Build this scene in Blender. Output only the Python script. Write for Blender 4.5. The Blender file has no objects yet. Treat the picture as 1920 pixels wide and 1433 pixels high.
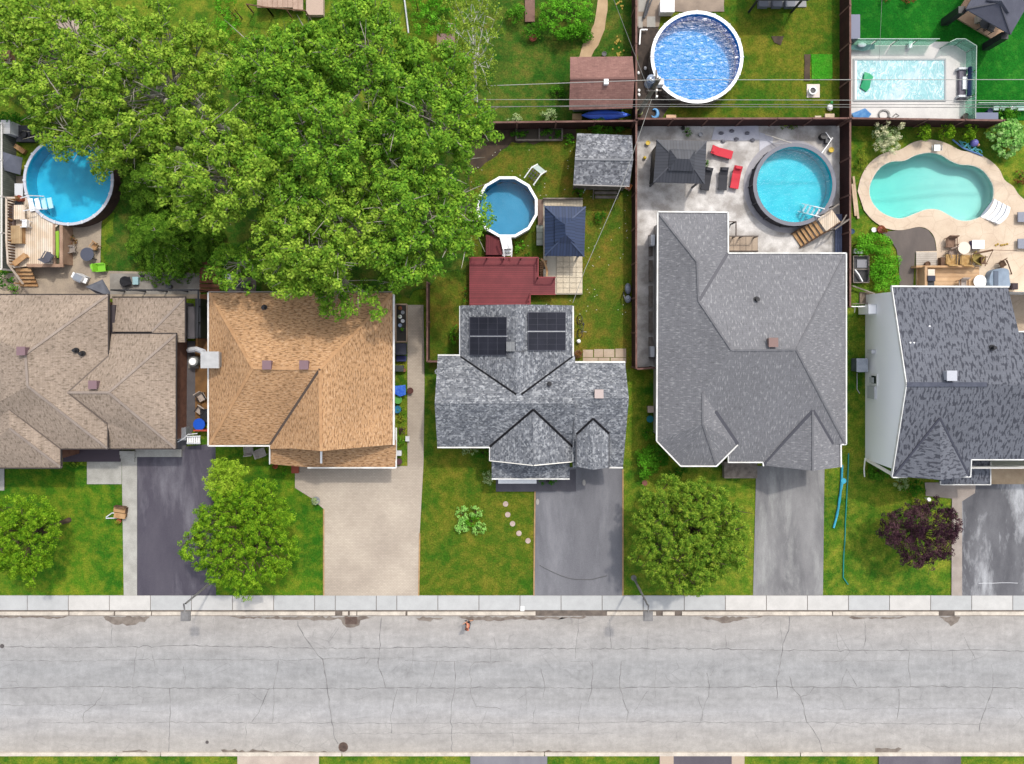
import bpy, math, random
import numpy as np
from mathutils import Vector, Matrix
from mathutils.geometry import tessellate_polygon
R = math.radians
random.seed(7); RNG = np.random.default_rng(7)
SC = bpy.context.scene
COL = SC.collection

# ---------------------------------------------------------------- camera, sky, sun
H = 52.0                      # height of the drone above the street, metres
S, CX, CY = 25.0, 955.0, 625.0   # survey scale of the photograph: 25 px per metre on the ground
cam_d = bpy.data.cameras.new('Camera'); cam = bpy.data.objects.new('Camera', cam_d); COL.objects.link(cam)
cam.location = (0, 0, H); cam.rotation_euler = (0, 0, 0)
cam_d.sensor_width = 36; cam_d.lens = 36 * H / (1920 / S)
cam_d.shift_x = (960 - CX) / 1920; cam_d.shift_y = -(716.5 - CY) / 1920
cam_d.clip_start = 1; cam_d.clip_end = 2000
SC.camera = cam
SUN_DIR = Vector((1.8, 3.3, 5.3)).normalized()
SUN_EL = math.asin(SUN_DIR.z)
w = bpy.data.worlds.new('World'); SC.world = w; w.use_nodes = True
bg = w.node_tree.nodes['Background']
sky = w.node_tree.nodes.new('ShaderNodeTexSky'); sky.sky_type = 'NISHITA'; sky.sun_disc = False
sky.sun_elevation = SUN_EL; sky.sun_rotation = math.atan2(SUN_DIR.x, SUN_DIR.y)
sky.dust_density = 3.0; sky.air_density = 1.0; sky.ozone_density = 1.0
hs = w.node_tree.nodes.new('ShaderNodeHueSaturation'); hs.inputs['Saturation'].default_value = 0.4; hs.inputs['Value'].default_value = 1.6   # thin high cloud whitens the sky
w.node_tree.links.new(sky.outputs[0], hs.inputs['Color']); w.node_tree.links.new(hs.outputs[0], bg.inputs[0]); bg.inputs[1].default_value = 0.15
sun_d = bpy.data.lights.new('Sun', 'SUN'); sun = bpy.data.objects.new('Sun', sun_d); COL.objects.link(sun)
sun_d.energy = 2.0; sun_d.angle = R(2.2); sun_d.color = (1.0, 0.94, 0.85)
sun.rotation_euler = SUN_DIR.to_track_quat('Z', 'Y').to_euler(); sun.location = SUN_DIR * 80
SC.view_settings.view_transform = 'Standard'; SC.view_settings.look = 'None'
SC.view_settings.exposure = 0.27; SC.view_settings.gamma = 1.0
SC.render.engine = 'CYCLES'
SC.cycles.max_bounces = 6; SC.cycles.diffuse_bounces = 3; SC.cycles.glossy_bounces = 2
SC.cycles.transmission_bounces = 4; SC.cycles.transparent_max_bounces = 10
SC.cycles.caustics_reflective = False; SC.cycles.caustics_refractive = False
SC.cycles.use_denoising = True
SC.cycles.sample_clamp_indirect = 4

# ---------------------------------------------------------------- geometry helpers
def P(px, py, z=0.0):
    k = (H - z) / H / S
    return Vector(((px - CX) * k, -(py - CY) * k, z))
def hit(px, py, pl):
    a, b, c = (Vector(q) for q in pl)
    n = (b - a).cross(c - a); o = Vector((0, 0, H)); d = P(px, py, 0) - o
    return o + d * ((a - o).dot(n) / d.dot(n))
def P2(pts, z=0.0): return [P(x, y, z) for x, y in pts]

def tag(o, label=None, cat=None, group=None, kind=None):
    if label: o['label'] = label
    if cat: o['category'] = cat
    if group: o['group'] = group
    if kind: o['kind'] = kind
    return o
def T(name, label, cat, loc=(0, 0, 0), group=None):
    o = bpy.data.objects.new(name, None); COL.objects.link(o); o.location = Vector(loc)
    o.empty_display_size = .2
    return tag(o, label, cat, group)
def wloc(o):
    v = Vector((0, 0, 0))
    while o is not None: v += o.location; o = o.parent
    return v
def link(name, me, mat, parent=None, smooth=False):
    if mat is not None: me.materials.append(mat)
    if smooth: me.polygons.foreach_set('use_smooth', [True] * len(me.polygons))
    o = bpy.data.objects.new(name, me); COL.objects.link(o)
    if parent is not None: o.parent = parent
    return o

class MB:
    """collects shapes given in local coordinates (origin o, turned r degrees)"""
    def __init__(s, o=(0, 0, 0), r=0):
        s.v = []; s.f = []; s.uv = {}; s.o = Vector(o); s.m = Matrix.Rotation(R(r), 3, 'Z')
    def add(s, pts, faces):
        b = len(s.v); s.v += [s.m @ Vector(p) + s.o for p in pts]
        s.f += [[i + b for i in f] for f in faces]; return s
    def poly(s, pts): return s.add(pts, [list(range(len(pts)))])
    def box(s, x0, y0, z0, x1, y1, z1):
        return s.add([(x0, y0, z0), (x1, y0, z0), (x1, y1, z0), (x0, y1, z0), (x0, y0, z1), (x1, y0, z1), (x1, y1, z1), (x0, y1, z1)],
              [(3, 2, 1, 0), (4, 5, 6, 7), (0, 1, 5, 4), (1, 2, 6, 5), (2, 3, 7, 6), (3, 0, 4, 7)])
    def pbox(s, px0, py0, px1, py1, z0, z1):
        a, b = P(px0, py1, z1), P(px1, py0, z1)
        return s.box(a.x, a.y, z0, b.x, b.y, z1)
    def bar(s, a, b, w, h):
        a, b = Vector(a), Vector(b); d = (b - a)
        if d.length < 1e-6: return s
        d.normalize(); side = d.cross(Vector((0, 0, 1)))
        if side.length < 1e-3: side = Vector((1, 0, 0))
        side.normalize(); up = side.cross(d); side *= w / 2; up *= h / 2
        q = [p + i * side + j * up for p in (a, b) for i, j in ((-1, -1), (1, -1), (1, 1), (-1, 1))]
        return s.add(q, [(0, 1, 2, 3), (7, 6, 5, 4), (0, 4, 5, 1), (1, 5, 6, 2), (2, 6, 7, 3), (3, 7, 4, 0)])
    def path(s, pts, w, h):
        for a, b in zip(pts, pts[1:]): s.bar(a, b, w, h)
        return s
    def prism(s, pts, z0, z1):
        n = len(pts); lo = [(p[0], p[1], z0) for p in pts]; hi = [(p[0], p[1], z1) for p in pts]
        tri = tessellate_polygon([[Vector((p[0], p[1], 0)) for p in pts]])
        b = len(s.v); s.add(lo + hi, [])
        for t in tri:
            a, c, d = (Vector(lo[i]) for i in t)
            t = list(t) if (c - a).cross(d - a).z > 0 else list(t)[::-1]
            s.f.append([i + n + b for i in t]); s.f.append([i + b for i in t[::-1]])
        ar = sum(pts[i][0] * pts[(i + 1) % n][1] - pts[(i + 1) % n][0] * pts[i][1] for i in range(n))
        for i in range(n):
            j = (i + 1) % n; q = [i + b, j + b, j + n + b, i + n + b]
            s.f.append(q if ar > 0 else q[::-1])
        return s
    def sheet(s, pts, z, holes=()):
        loops = [[Vector((p[0], p[1], 0)) for p in L] for L in (pts, *holes)]
        tri = tessellate_polygon(loops); allp = [p for L in loops for p in L]
        b = len(s.v); s.add([(p.x, p.y, z) for p in allp], [])
        for t in tri:
            a, c, d = (allp[i] for i in t)
            t = list(t) if (c - a).cross(d - a).z > 0 else list(t)[::-1]
            s.f.append([i + b for i in t])
        return s
    def cyl(s, c, r, z0, z1, n=16, r2=None, cap=True, sx=1, sy=1):
        r2 = r if r2 is None else r2; c = Vector((c[0], c[1], 0))
        lo = [c + Vector((r * sx * math.cos(2 * math.pi * i / n), r * sy * math.sin(2 * math.pi * i / n), z0)) for i in range(n)]
        hi = [c + Vector((r2 * sx * math.cos(2 * math.pi * i / n), r2 * sy * math.sin(2 * math.pi * i / n), z1)) for i in range(n)]
        f = [(i, (i + 1) % n, (i + 1) % n + n, i + n) for i in range(n)]
        if cap: f += [list(range(n))[::-1], list(range(n, 2 * n))]
        return s.add(lo + hi, f)
    def ring(s, c, ri, ro, z0, z1, n=48, ph=0, sx=1, sy=1):
        q = []
        for rr, z in ((ri, z0), (ro, z0), (ro, z1), (ri, z1)):
            q += [(c[0] + rr * sx * math.cos(ph + 2 * math.pi * i / n), c[1] + rr * sy * math.sin(ph + 2 * math.pi * i / n), z) for i in range(n)]
        f = []
        for i in range(n):
            j = (i + 1) % n
            for k in range(4):
                l = (k + 1) % 4; f.append((k * n + i, k * n + j, l * n + j, l * n + i))
        return s.add(q, f)
    def tube(s, pts, r, n=6):
        pts = [Vector(p) for p in pts]; rs = r if isinstance(r, (list, tuple)) else [r] * len(pts)
        q = []; f = []
        for i, p in enumerate(pts):
            d = (pts[min(i + 1, len(pts) - 1)] - pts[max(i - 1, 0)]).normalized()
            a = d.cross(Vector((0, 0, 1)))
            if a.length < .05: a = d.cross(Vector((0, 1, 0)))
            a.normalize(); b = a.cross(d)
            q += [p + (a * math.cos(2 * math.pi * k / n) + b * math.sin(2 * math.pi * k / n)) * rs[i] for k in range(n)]
        for i in range(len(pts) - 1):
            for k in range(n):
                l = (k + 1) % n; f.append((i * n + k, i * n + l, (i + 1) * n + l, (i + 1) * n + k))
        f += [list(range(n)), list(range((len(pts) - 1) * n, len(pts) * n))[::-1]]
        return s.add(q, f)
    def ball(s, c, rx, ry=None, rz=None, nu=12, nv=7, jit=0):
        ry = rx if ry is None else ry; rz = rx if rz is None else rz; c = Vector(c); q = []; f = []
        for j in range(nv + 1):
            t = math.pi * j / nv
            for i in range(nu):
                a = 2 * math.pi * i / nu; e = 1 + random.uniform(-jit, jit)
                q.append(c + Vector((rx * math.sin(t) * math.cos(a) * e, ry * math.sin(t) * math.sin(a) * e, rz * math.cos(t) * e)))
        for j in range(nv):
            for i in range(nu):
                k = (i + 1) % nu; f.append((j * nu + i, (j + 1) * nu + i, (j + 1) * nu + k, j * nu + k))
        return s.add(q, f)
    def build(s, name, mat, parent=None, smooth=False, kind=None):
        off = wloc(parent) if parent is not None else Vector((0, 0, 0))
        me = bpy.data.meshes.new(name); me.from_pydata([tuple(v - off) for v in s.v], [], s.f); me.update()
        o = link(name, me, mat, parent, smooth)
        if kind: o['kind'] = kind
        return o
    def thing(s, name, mat, label, cat, group=None, smooth=False):
        """a thing that is one mesh: its origin goes to its base centre"""
        n = len(s.v); c = Vector((sum(v.x for v in s.v) / n, sum(v.y for v in s.v) / n, min(v.z for v in s.v)))
        me = bpy.data.meshes.new(name); me.from_pydata([tuple(v - c) for v in s.v], [], s.f); me.update()
        o = link(name, me, mat, None, smooth); o.location = c
        return tag(o, label, cat, group)

def wob(pts, amp=.06, step=.5, closed=True):
    """roughens a ground outline a little"""
    out = []; n = len(pts)
    for i in range(n if closed else n - 1):
        a, b = Vector(pts[i]), Vector(pts[(i + 1) % n]); L = (b - a).length; k = max(1, int(L / step))
        d = (b - a).normalized(); nn = Vector((-d.y, d.x, 0))
        for j in range(k):
            p = a + (b - a) * j / k
            if j: p = p + nn * random.gauss(0, amp)
            out.append(p)
    return out
def inset(pts, d):
    n = len(pts); out = []
    ar = sum(pts[i].x * pts[(i + 1) % n].y - pts[(i + 1) % n].x * pts[i].y for i in range(n))
    sg = 1 if ar > 0 else -1
    for i in range(n):
        a, b, c = pts[i - 1], pts[i], pts[(i + 1) % n]
        d1 = Vector((b.x - a.x, b.y - a.y, 0)).normalized(); d2 = Vector((c.x - b.x, c.y - b.y, 0)).normalized()
        n1 = Vector((-d1.y, d1.x, 0)) * sg; n2 = Vector((-d2.y, d2.x, 0)) * sg
        m = n1 + n2; m = m / max(.3, m.length_squared / 2)
        out.append(Vector((b.x, b.y, 0)) + m * d)
    return out
def spline(pts, n=10, closed=True):
    """Catmull-Rom through 2-D points"""
    out = []; N = len(pts)
    for i in range(N if closed else N - 1):
        g = (lambda k: Vector((*pts[k % N][:2], 0))) if closed else (lambda k: Vector((*pts[min(max(k, 0), N - 1)][:2], 0)))
        p0, p1, p2, p3 = g(i - 1), g(i), g(i + 1), g(i + 2)
        for j in range(n):
            t = j / n
            out.append(.5 * ((2 * p1) + (p2 - p0) * t + (2 * p0 - 5 * p1 + 4 * p2 - p3) * t * t + (3 * p1 - p0 - 3 * p2 + p3) * t ** 3))
    if not closed: out.append(Vector((*pts[-1][:2], 0)))
    return out

# ---------------------------------------------------------------- materials
ALB = 0.62
def C(r, g, b, f=1.0):
    l = lambda c: ((c / 255 + .055) / 1.055) ** 2.4 if c > 10 else c / 255 / 12.92
    return tuple(min(.9, l(c) * ALB * f) for c in (r, g, b))
class NT:
    def __init__(s, name):
        s.mat = bpy.data.materials.new(name); s.mat.use_nodes = True; s.t = s.mat.node_tree
        s.b = s.t.nodes['Principled BSDF']; s.out = s.t.nodes['Material Output']
    def n(s, typ, ins=None, **kw):
        x = s.t.nodes.new('ShaderNode' + typ)
        for k, v in kw.items(): setattr(x, k, v)
        for k, v in (ins or {}).items(): s.set(x.inputs[k], v)
        return x
    def set(s, inp, v):
        if isinstance(v, bpy.types.NodeSocket): s.t.links.new(v, inp)
        elif isinstance(v, tuple) and len(v) == 3 and inp.type == 'RGBA': inp.default_value = (*v, 1)
        else: inp.default_value = v
    def pos(s): return s.n('NewGeometry').outputs['Position']
    def uv(s): return s.n('UVMap').outputs['UV']
    def scale(s, vec, v, off=(0, 0, 0)):
        return s.n('Mapping', {'Vector': vec, 'Scale': v, 'Location': off}).outputs[0]
    def noise(s, vec, sc, det=4, rough=.55, dist=0):
        return s.n('TexNoise', {'Vector': vec, 'Scale': sc, 'Detail': det, 'Roughness': rough, 'Distortion': dist}).outputs['Fac']
    def rng(s, v, a, b, c=0., d=1.):
        return s.n('MapRange', {0: v, 1: a, 2: b, 3: c, 4: d}).outputs[0]
    def math(s, op, a, b=0.): return s.n('Math', {0: a, 1: b}, operation=op).outputs[0]
    def mix(s, f, a, b, bt='MIX'):
        x = s.n('Mix', data_type='RGBA', blend_type=bt)
        s.set(x.inputs[0], f); s.set(x.inputs[6], a); s.set(x.inputs[7], b); return x.outputs[2]
    def bump(s, h, st=.3, d=.02):
        s.set(s.b.inputs['Normal'], s.n('Bump', {'Height': h, 'Strength': st, 'Distance': d}).outputs[0])
    def done(s, col, rough=.85, metal=0., spec=.3):
        s.set(s.b.inputs['Base Color'], col); s.set(s.b.inputs['Roughness'], rough)
        s.b.inputs['Metallic'].default_value = metal; s.b.inputs['Specular IOR Level'].default_value = spec
        return s.mat
def M(name, c, c2=None, sc=1.5, rough=.85, bump=.25, bsc=25., fine=.12, metal=0., ramp=(.38, .62), spec=.3, stripe=None, det=5):
    t = NT(name); p = t.pos(); col = c
    if c2: col = t.mix(t.rng(t.noise(p, sc, det), *ramp), c, c2)
    f = t.noise(p, bsc, 3)
    if fine: col = t.mix(1.0, col, t.n('CombineColor', {i: t.rng(f, .3, .7, 1 - fine, 1 + fine) for i in range(3)}).outputs[0], 'MULTIPLY')
    if stripe:
        ax, per, dk = stripe[:3]
        sep = t.n('SeparateXYZ', {0: t.uv() if ax in 'uv' else p}).outputs[{'x': 0, 'y': 1, 'z': 2, 'u': 0, 'v': 1}[ax]]
        fr = t.math('FRACT', t.math('DIVIDE', sep, per))
        g = t.rng(t.math('ABSOLUTE', t.math('SUBTRACT', fr, .5)), .36, .42, 0., 1.)
        pl = t.math('FLOOR', t.math('ADD', t.math('DIVIDE', sep, per), .0))
        wn = t.n('TexWhiteNoise', {'W': pl}, noise_dimensions='1D').outputs[0]
        v = t.rng(wn, 0, 1, .86, 1.1)
        col = t.mix(1.0, col, t.n('CombineColor', {i: v for i in range(3)}).outputs[0], 'MULTIPLY')
        col = t.mix(g, col, t.mix(1.0, col, (dk, dk, dk), 'MULTIPLY'))
    if bump: t.bump(f, bump)
    return t.done(col, rough, metal, spec)
def plain(name, c, rough=.6, metal=0., spec=.4): return M(name, c, None, rough=rough, bump=0, fine=.06, metal=metal, spec=spec)

def shingle(name, base, light, dark, su, sv, tl=(.56, .66), td=(.44, .34), ld=(1., 1.), grid=.12, big=.12, cells=0):
    """asphalt shingles; UV runs along (u) and up (v) the slope in metres"""
    t = NT(name); uv = t.uv(); p = t.pos()
    a = t.noise(t.scale(uv, (su, sv, 1)), 1.0, 3, .5)
    b = t.noise(t.scale(uv, (su, sv, 1), (31, 17, 5)), 1.0, 3, .5)
    if cells:
        vo = lambda off, sc: t.n('TexVoronoi', {'Vector': t.scale(t.mix(.12, uv, t.n('TexNoise', {'Vector': uv, 'Scale': 2.5}).outputs['Color'], 'ADD'), (su, sv, 1), off), 'Scale': sc}, distance='CHEBYCHEV').outputs['Color']
        ch = lambda c: t.n('SeparateColor', {0: c}).outputs[0]
        a = t.math('ADD', t.math('MULTIPLY', ch(vo((3, 1, 0), cells)), .62), t.math('MULTIPLY', a, .38)); b = t.math('ADD', t.math('MULTIPLY', ch(vo((11, 7, 0), cells * 1.3)), .62), t.math('MULTIPLY', b, .38))
    col = t.mix(t.math('MULTIPLY', t.rng(a, *tl), ld[0]), base, light)
    col = t.mix(t.math('MULTIPLY', t.rng(b, *td), ld[1]), col, dark)
    br = t.n('TexBrick', {'Vector': uv, 'Scale': 1.0, 'Brick Width': .34, 'Row Height': .15, 'Mortar Size': .012, 'Mortar Smooth': .5,
                          'Color1': (1 - grid,) * 3, 'Color2': (1 + grid,) * 3, 'Mortar': (1 - 2.2 * grid,) * 3})
    col = t.mix(1.0, col, br.outputs[0], 'MULTIPLY')
    g = t.rng(t.noise(p, .35, 4), .35, .65, 1 - big, 1 + big)
    col = t.mix(1.0, col, t.n('CombineColor', {i: g for i in range(3)}).outputs[0], 'MULTIPLY')
    gr = t.noise(p, 30, 2)
    col = t.mix(1.0, col, t.n('CombineColor', {i: t.rng(gr, .3, .7, .85, 1.15) for i in range(3)}).outputs[0], 'MULTIPLY')
    t.bump(br.outputs[1], .3, -.01)
    return t.done(col, .9, 0, .2)

def leafmat(name, cols, trans=.3, nsc=.5):
    t = NT(name); r = t.n('NewGeometry').outputs['Random Per Island']
    nz = t.noise(t.pos(), nsc, 3)
    f = t.math('ADD', t.math('MULTIPLY', r, .55), t.math('MULTIPLY', t.rng(nz, .36, .64), .45))
    ra = t.n('ValToRGB', {0: f}); e = ra.color_ramp.elements
    e[0].position = .0; e[0].color = (*cols[0], 1); e[1].position = 1.; e[1].color = (*cols[-1], 1)
    for i, c in enumerate(cols[1:-1]):
        x = e.new((i + 1) / (len(cols) - 1)); x.color = (*c, 1)
    d = t.n('BsdfDiffuse', {0: ra.outputs[0]}); tr = t.n('BsdfTranslucent', {0: ra.outputs[0]})
    mx = t.n('MixShader', {0: trans, 1: d.outputs[0], 2: tr.outputs[0]})
    t.t.links.new(mx.outputs[0], t.out.inputs[0]); return t.mat

GUT = None
def lawnmat(name, a, b, c, s1=.22, s2=1.6, r1=(.4, .62), r2=(.42, .66)):
    """mown grass: two greens and dry patches"""
    t = NT(name); p = t.pos()
    n1 = t.noise(p, s1, 5, .6, .4); n2 = t.noise(t.scale(p, (1, 1, 1), (9, 4, 2)), s2, 6, .65)
    n3 = t.noise(p, 9, 4, .7)
    col = t.mix(t.rng(n1, *r1), a, b)
    col = t.mix(t.math('MULTIPLY', t.rng(n2, *r2), t.rng(n1, r1[0] - .1, r1[1], .25, 1.)), col, c)
    col = t.mix(1.0, col, t.n('CombineColor', {i: t.rng(n3, .3, .7, .6, 1.4) for i in range(3)}).outputs[0], 'MULTIPLY')
    n4 = t.noise(p, 28, 3)
    col = t.mix(1.0, col, t.n('CombineColor', {i: t.rng(n4, .3, .7, .62, 1.36) for i in range(3)}).outputs[0], 'MULTIPLY')
    t.bump(t.math('ADD', n3, n4), .6, .05)
    return t.done(col, .95, 0, .1)

def watermat(name, tint, sc=2.5, st=.15, rough=.05, stretch=(1, 1, 1), gloss=1.0):
    t = NT(name); p = t.scale(t.pos(), stretch)
    n = t.noise(p, sc, 3, .55, .6)
    bp = t.n('Bump', {'Height': n, 'Strength': 1.0, 'Distance': st}).outputs[0]
    fr = t.n('Fresnel', {'IOR': 1.33, 'Normal': bp}).outputs[0]
    g = t.n('BsdfGlossy', {0: (1, 1, 1), 'Roughness': rough, 'Normal': bp})
    tr = t.n('BsdfTransparent', {0: tint})
    m = t.n('MixShader', {0: t.math('MULTIPLY', fr, gloss), 1: tr.outputs[0], 2: g.outputs[0]})
    t.t.links.new(m.outputs[0], t.out.inputs[0]); return t.mat

def glassmat(name, tint, fac=.25):
    t = NT(name); tr = t.n('BsdfTransparent', {0: tint}); g = t.n('BsdfGlossy', {0: (.9, 1, .95), 'Roughness': .05})
    d = t.n('BsdfDiffuse', {0: (.35, .6, .5)})
    a = t.n('MixShader', {0: fac, 1: tr.outputs[0], 2: d.outputs[0]})
    m = t.n('MixShader', {0: .06, 1: a.outputs[0], 2: g.outputs[0]})
    t.t.links.new(m.outputs[0], t.out.inputs[0]); return t.mat

white = plain('white_paint', (.8, .8, .79), .5)
trimw = M('weathered_white_trim', (.66, .66, .64), (.52, .51, .48), 1.2, rough=.6, bump=0, fine=.05)
cream = plain('cream_trim', (.72, .69, .62), .6)
black = plain('black_metal', (.015, .015, .017), .45)
dkgrey = plain('dark_grey_metal', (.05, .052, .058), .5)
grey = plain('grey_metal', (.25, .26, .28), .45, .3)
ltgrey = plain('light_grey_metal', (.5, .51, .53), .5)
steel = plain('brushed_steel', (.45, .46, .47), .3, .9)
mauve = plain('mauve_vent_plastic', C(140, 112, 118), .6)
glass_dark = plain('window_glass', (.02, .025, .03), .08, 0, .6)
wood_lt = M('weathered_deck_boards', C(236, 212, 184), C(248, 232, 212), 1.2, stripe=('x', .15, .55))
wood_tan = M('tan_wood', C(205, 165, 120), C(185, 140, 95), 2.0)
wood_br = M('brown_wood', C(125, 95, 72), C(100, 75, 58), 2.0)
wood_gr = M('grey_wood', C(150, 140, 130), C(120, 110, 102), 2.5)
bark = M('grey_bark', C(165, 155, 138, .55), C(130, 118, 100, .5), 4, bump=.6)
bark_pale = M('pale_bark', (.34,.32,.26), (.24,.22,.18), 3, bump=.4)
bark_dk = M('dark_bark', C(95, 78, 62), C(70, 58, 45), 4, bump=.6)
conc = M('pale_concrete', C(192, 188, 180), C(172, 168, 160), .8, bump=.15, fine=.08)
conc_d = M('grey_concrete', C(165, 160, 152), C(140, 134, 126), .9, bump=.2)
terracotta = plain('terracotta', C(175, 85, 60))
bluep = plain('bright_blue_plastic', C(30, 95, 215), .4)
redm = plain('red_fabric', C(225, 60, 75), .8)
yell = plain('yellow_plastic', C(235, 200, 50), .5)
# ---------------------------------------------------------------- the setting: ground, road, pavements, lawns
LAYER = [0.0]
def sheet(name, pts, mat, label, cat, amp=0.0, holes=(), z=None, smoothpts=False, kind='structure'):
    """a ground sheet; every sheet lies 4 mm above the one before"""
    if z is None: LAYER[0] += .004; z = LAYER[0]
    q = [P(x, y, z) for x, y in pts]
    if smoothpts: q = spline(q, 6)
    if amp: q = wob(q, amp)
    o = MB().sheet(q, z, [[P(x, y, z) for x, y in h] if not isinstance(h[0], Vector) else h for h in holes]).build(name, mat)
    return tag(o, label, cat, kind=kind)

POOL5 = [(1628,358),(1633,338),(1648,315),(1669,303),(1694,301),(1715,291),(1740,286),(1763,290),(1781,301),(1799,308),(1822,310),(1843,320),(1859,342),
         (1863,361),(1859,381),(1843,404),(1818,415),(1795,414),(1776,404),(1758,395),(1737,394),(1715,402),(1690,411),(1669,408),(1648,397),(1633,379)]
pool5 = spline([P(x, y) for x, y in POOL5], 5)

grass_mid = lawnmat('lawn_grass', C(58,108,24), C(104,136,34), C(150,152,52), r1=(.38,.6), s1=.3)
grass_lush = lawnmat('lush_grass', C(54,110,22), C(92,138,28), C(140,150,42), r1=(.4,.64), s1=.32)
grass_dry = lawnmat('dry_grass', C(62,106,22), C(104,118,30), C(140,132,46), r1=(.4,.68), s1=.26)
grass_brown = lawnmat('worn_grass', C(74,108,28), C(112,120,36), C(142,120,50), r1=(.4,.68), s1=.3)
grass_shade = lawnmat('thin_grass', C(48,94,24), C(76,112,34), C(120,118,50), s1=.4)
grass_turf = lawnmat('dense_turf', C(20,104,24), C(34,124,32), C(72,150,48), s1=.25, r1=(.4, .7), r2=(.5, .75))
dirt = M('bare_earth', C(92,76,60), C(70,58,48), 1.5)

EX = 4200
big = [P(-EX, -EX), P(1920 + EX, -EX), P(1920 + EX, 1433 + EX), P(-EX, 1433 + EX)]
g = MB().sheet(big, 0, [pool5]).build('ground', grass_mid)
tag(g, 'grassy ground under and around all the yards', 'ground', kind='structure')

sheet('lawn', [(-60,872),(232,872),(231,1117),(-60,1117)], grass_lush, 'lush front lawn left of the purple asphalt driveway', 'lawn', .05)
sheet('lawn', [(404,838),(556,838),(553,915),(607,955),(607,1117),(404,1117)], grass_lush, 'front lawn between asphalt driveway and paver driveway', 'lawn')
sheet('lawn', [(788,838),(1003,838),(1002,1117),(786,1117)], grass_dry, 'olive front lawn with round stepping stones', 'lawn', .04)
sheet('lawn', [(1167,690),(1235,690),(1420,890),(1414,1117),(1167,1117)], grass_mid, 'lawn around the round shade tree', 'lawn', .04)
sheet('lawn', [(1540,905),(1560,870),(1590,476),(1625,476),(1625,880),(1785,900),(1785,1119),(1541,1119)], grass_mid, 'front lawn with teal hose and purple leaved tree', 'lawn', .04)
sheet('back_lawn', [(804,236),(1190,236),(1190,692),(804,690)], grass_brown, 'worn yellowish back lawn beside red deck', 'lawn', .05)
sheet('back_lawn', [(895,-120),(1190,-120),(1190,229),(895,229)], grass_shade, 'shaded back lawn beside brown shed', 'lawn')
sheet('back_lawn', [(1193,-120),(1590,-120),(1590,226),(1193,226)], grass_dry, 'yellow green back lawn beside dark blue pool', 'lawn')
sheet('back_lawn', [(1594,-120),(2500,-120),(2500,226),(1594,226)], grass_turf, 'vivid green even lawn around covered pool', 'lawn')
sheet('garden_earth', [(806,238),(1080,236),(1080,262),(960,266),(940,282),(880,330),(830,500),(806,520)], dirt, 'brown bare earth below the big trees', 'earth', .12)
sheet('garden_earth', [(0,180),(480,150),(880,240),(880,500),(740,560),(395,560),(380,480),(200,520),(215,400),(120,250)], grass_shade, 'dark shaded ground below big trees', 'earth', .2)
sheet('garden_earth', [(1194,-60),(1238,-60),(1234,140),(1262,186),(1240,224),(1194,226)], M('dark_gravel', C(88,76,68), C(66,58,52), 2, bump=.5), 'dark gravel strip beside dark blue pool', 'gravel', .05)

# road
LAYER[0] = .044
def roadmat():
    t = NT('worn_asphalt'); p = t.pos(); y = t.n('SeparateXYZ', {0: p}).outputs[1]
    y = t.math('ADD', y, t.math('MULTIPLY', t.math('SUBTRACT', t.noise(t.scale(p, (.12, .8, 1)), 1, 3), .5), 1.6))
    ra = t.n('ValToRGB', {0: t.rng(y, -31.5, -21.2)}); e = ra.color_ramp.elements
    e[0].position = 0; e[0].color = (*C(183,177,169), 1); e[1].position = 1; e[1].color = (*C(179,174,168), 1)
    for q, c in ((.2, (181,178,175)), (.32, (181,180,180)), (.4, (171,170,169)), (.62, (169,169,169)), (.78, (177,175,173)), (.9, (181,177,173))):
        x = e.new(q); x.color = (*C(*c), 1)
    col = ra.outputs[0]
    n1 = t.noise(t.scale(p, (.35, 1.1, 1)), 1, 6, .65); n2 = t.noise(p, 2.2, 5, .7); n3 = t.noise(p, 26, 2)
    n5 = t.noise(t.scale(p, (2.5, .25, 1)), 1, 4)
    for n, a in ((n1, .13), (n2, .1), (n3, .13), (n5, .04)):
        col = t.mix(1.0, col, t.n('CombineColor', {i: t.rng(n, .32, .68, 1 - a, 1 + a) for i in range(3)}).outputs[0], 'MULTIPLY')
    pd = t.mix(.18, p, t.n('TexNoise', {'Vector': p, 'Scale': 1.1, 'Detail': 4}).outputs['Color'], 'ADD')
    v = t.n('TexVoronoi', {'Vector': t.scale(pd, (.55, .75, 1)), 'Scale': .9}, feature='DISTANCE_TO_EDGE').outputs['Distance']
    m = t.math('MULTIPLY', t.rng(v, .0, .02, 1., 0.), t.rng(t.noise(p, .5, 3), .48, .66, 0., .42))
    col = t.mix(m, col, C(115,113,113))
    t.bump(n3, .3)
    return t.done(col, .9, 0, .2)
sheet('road', [(-EX,1153),(1920+EX,1153),(1920+EX,1415),(-EX,1415)], roadmat(), 'pale grey cracked asphalt street across the foreground', 'road')

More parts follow.
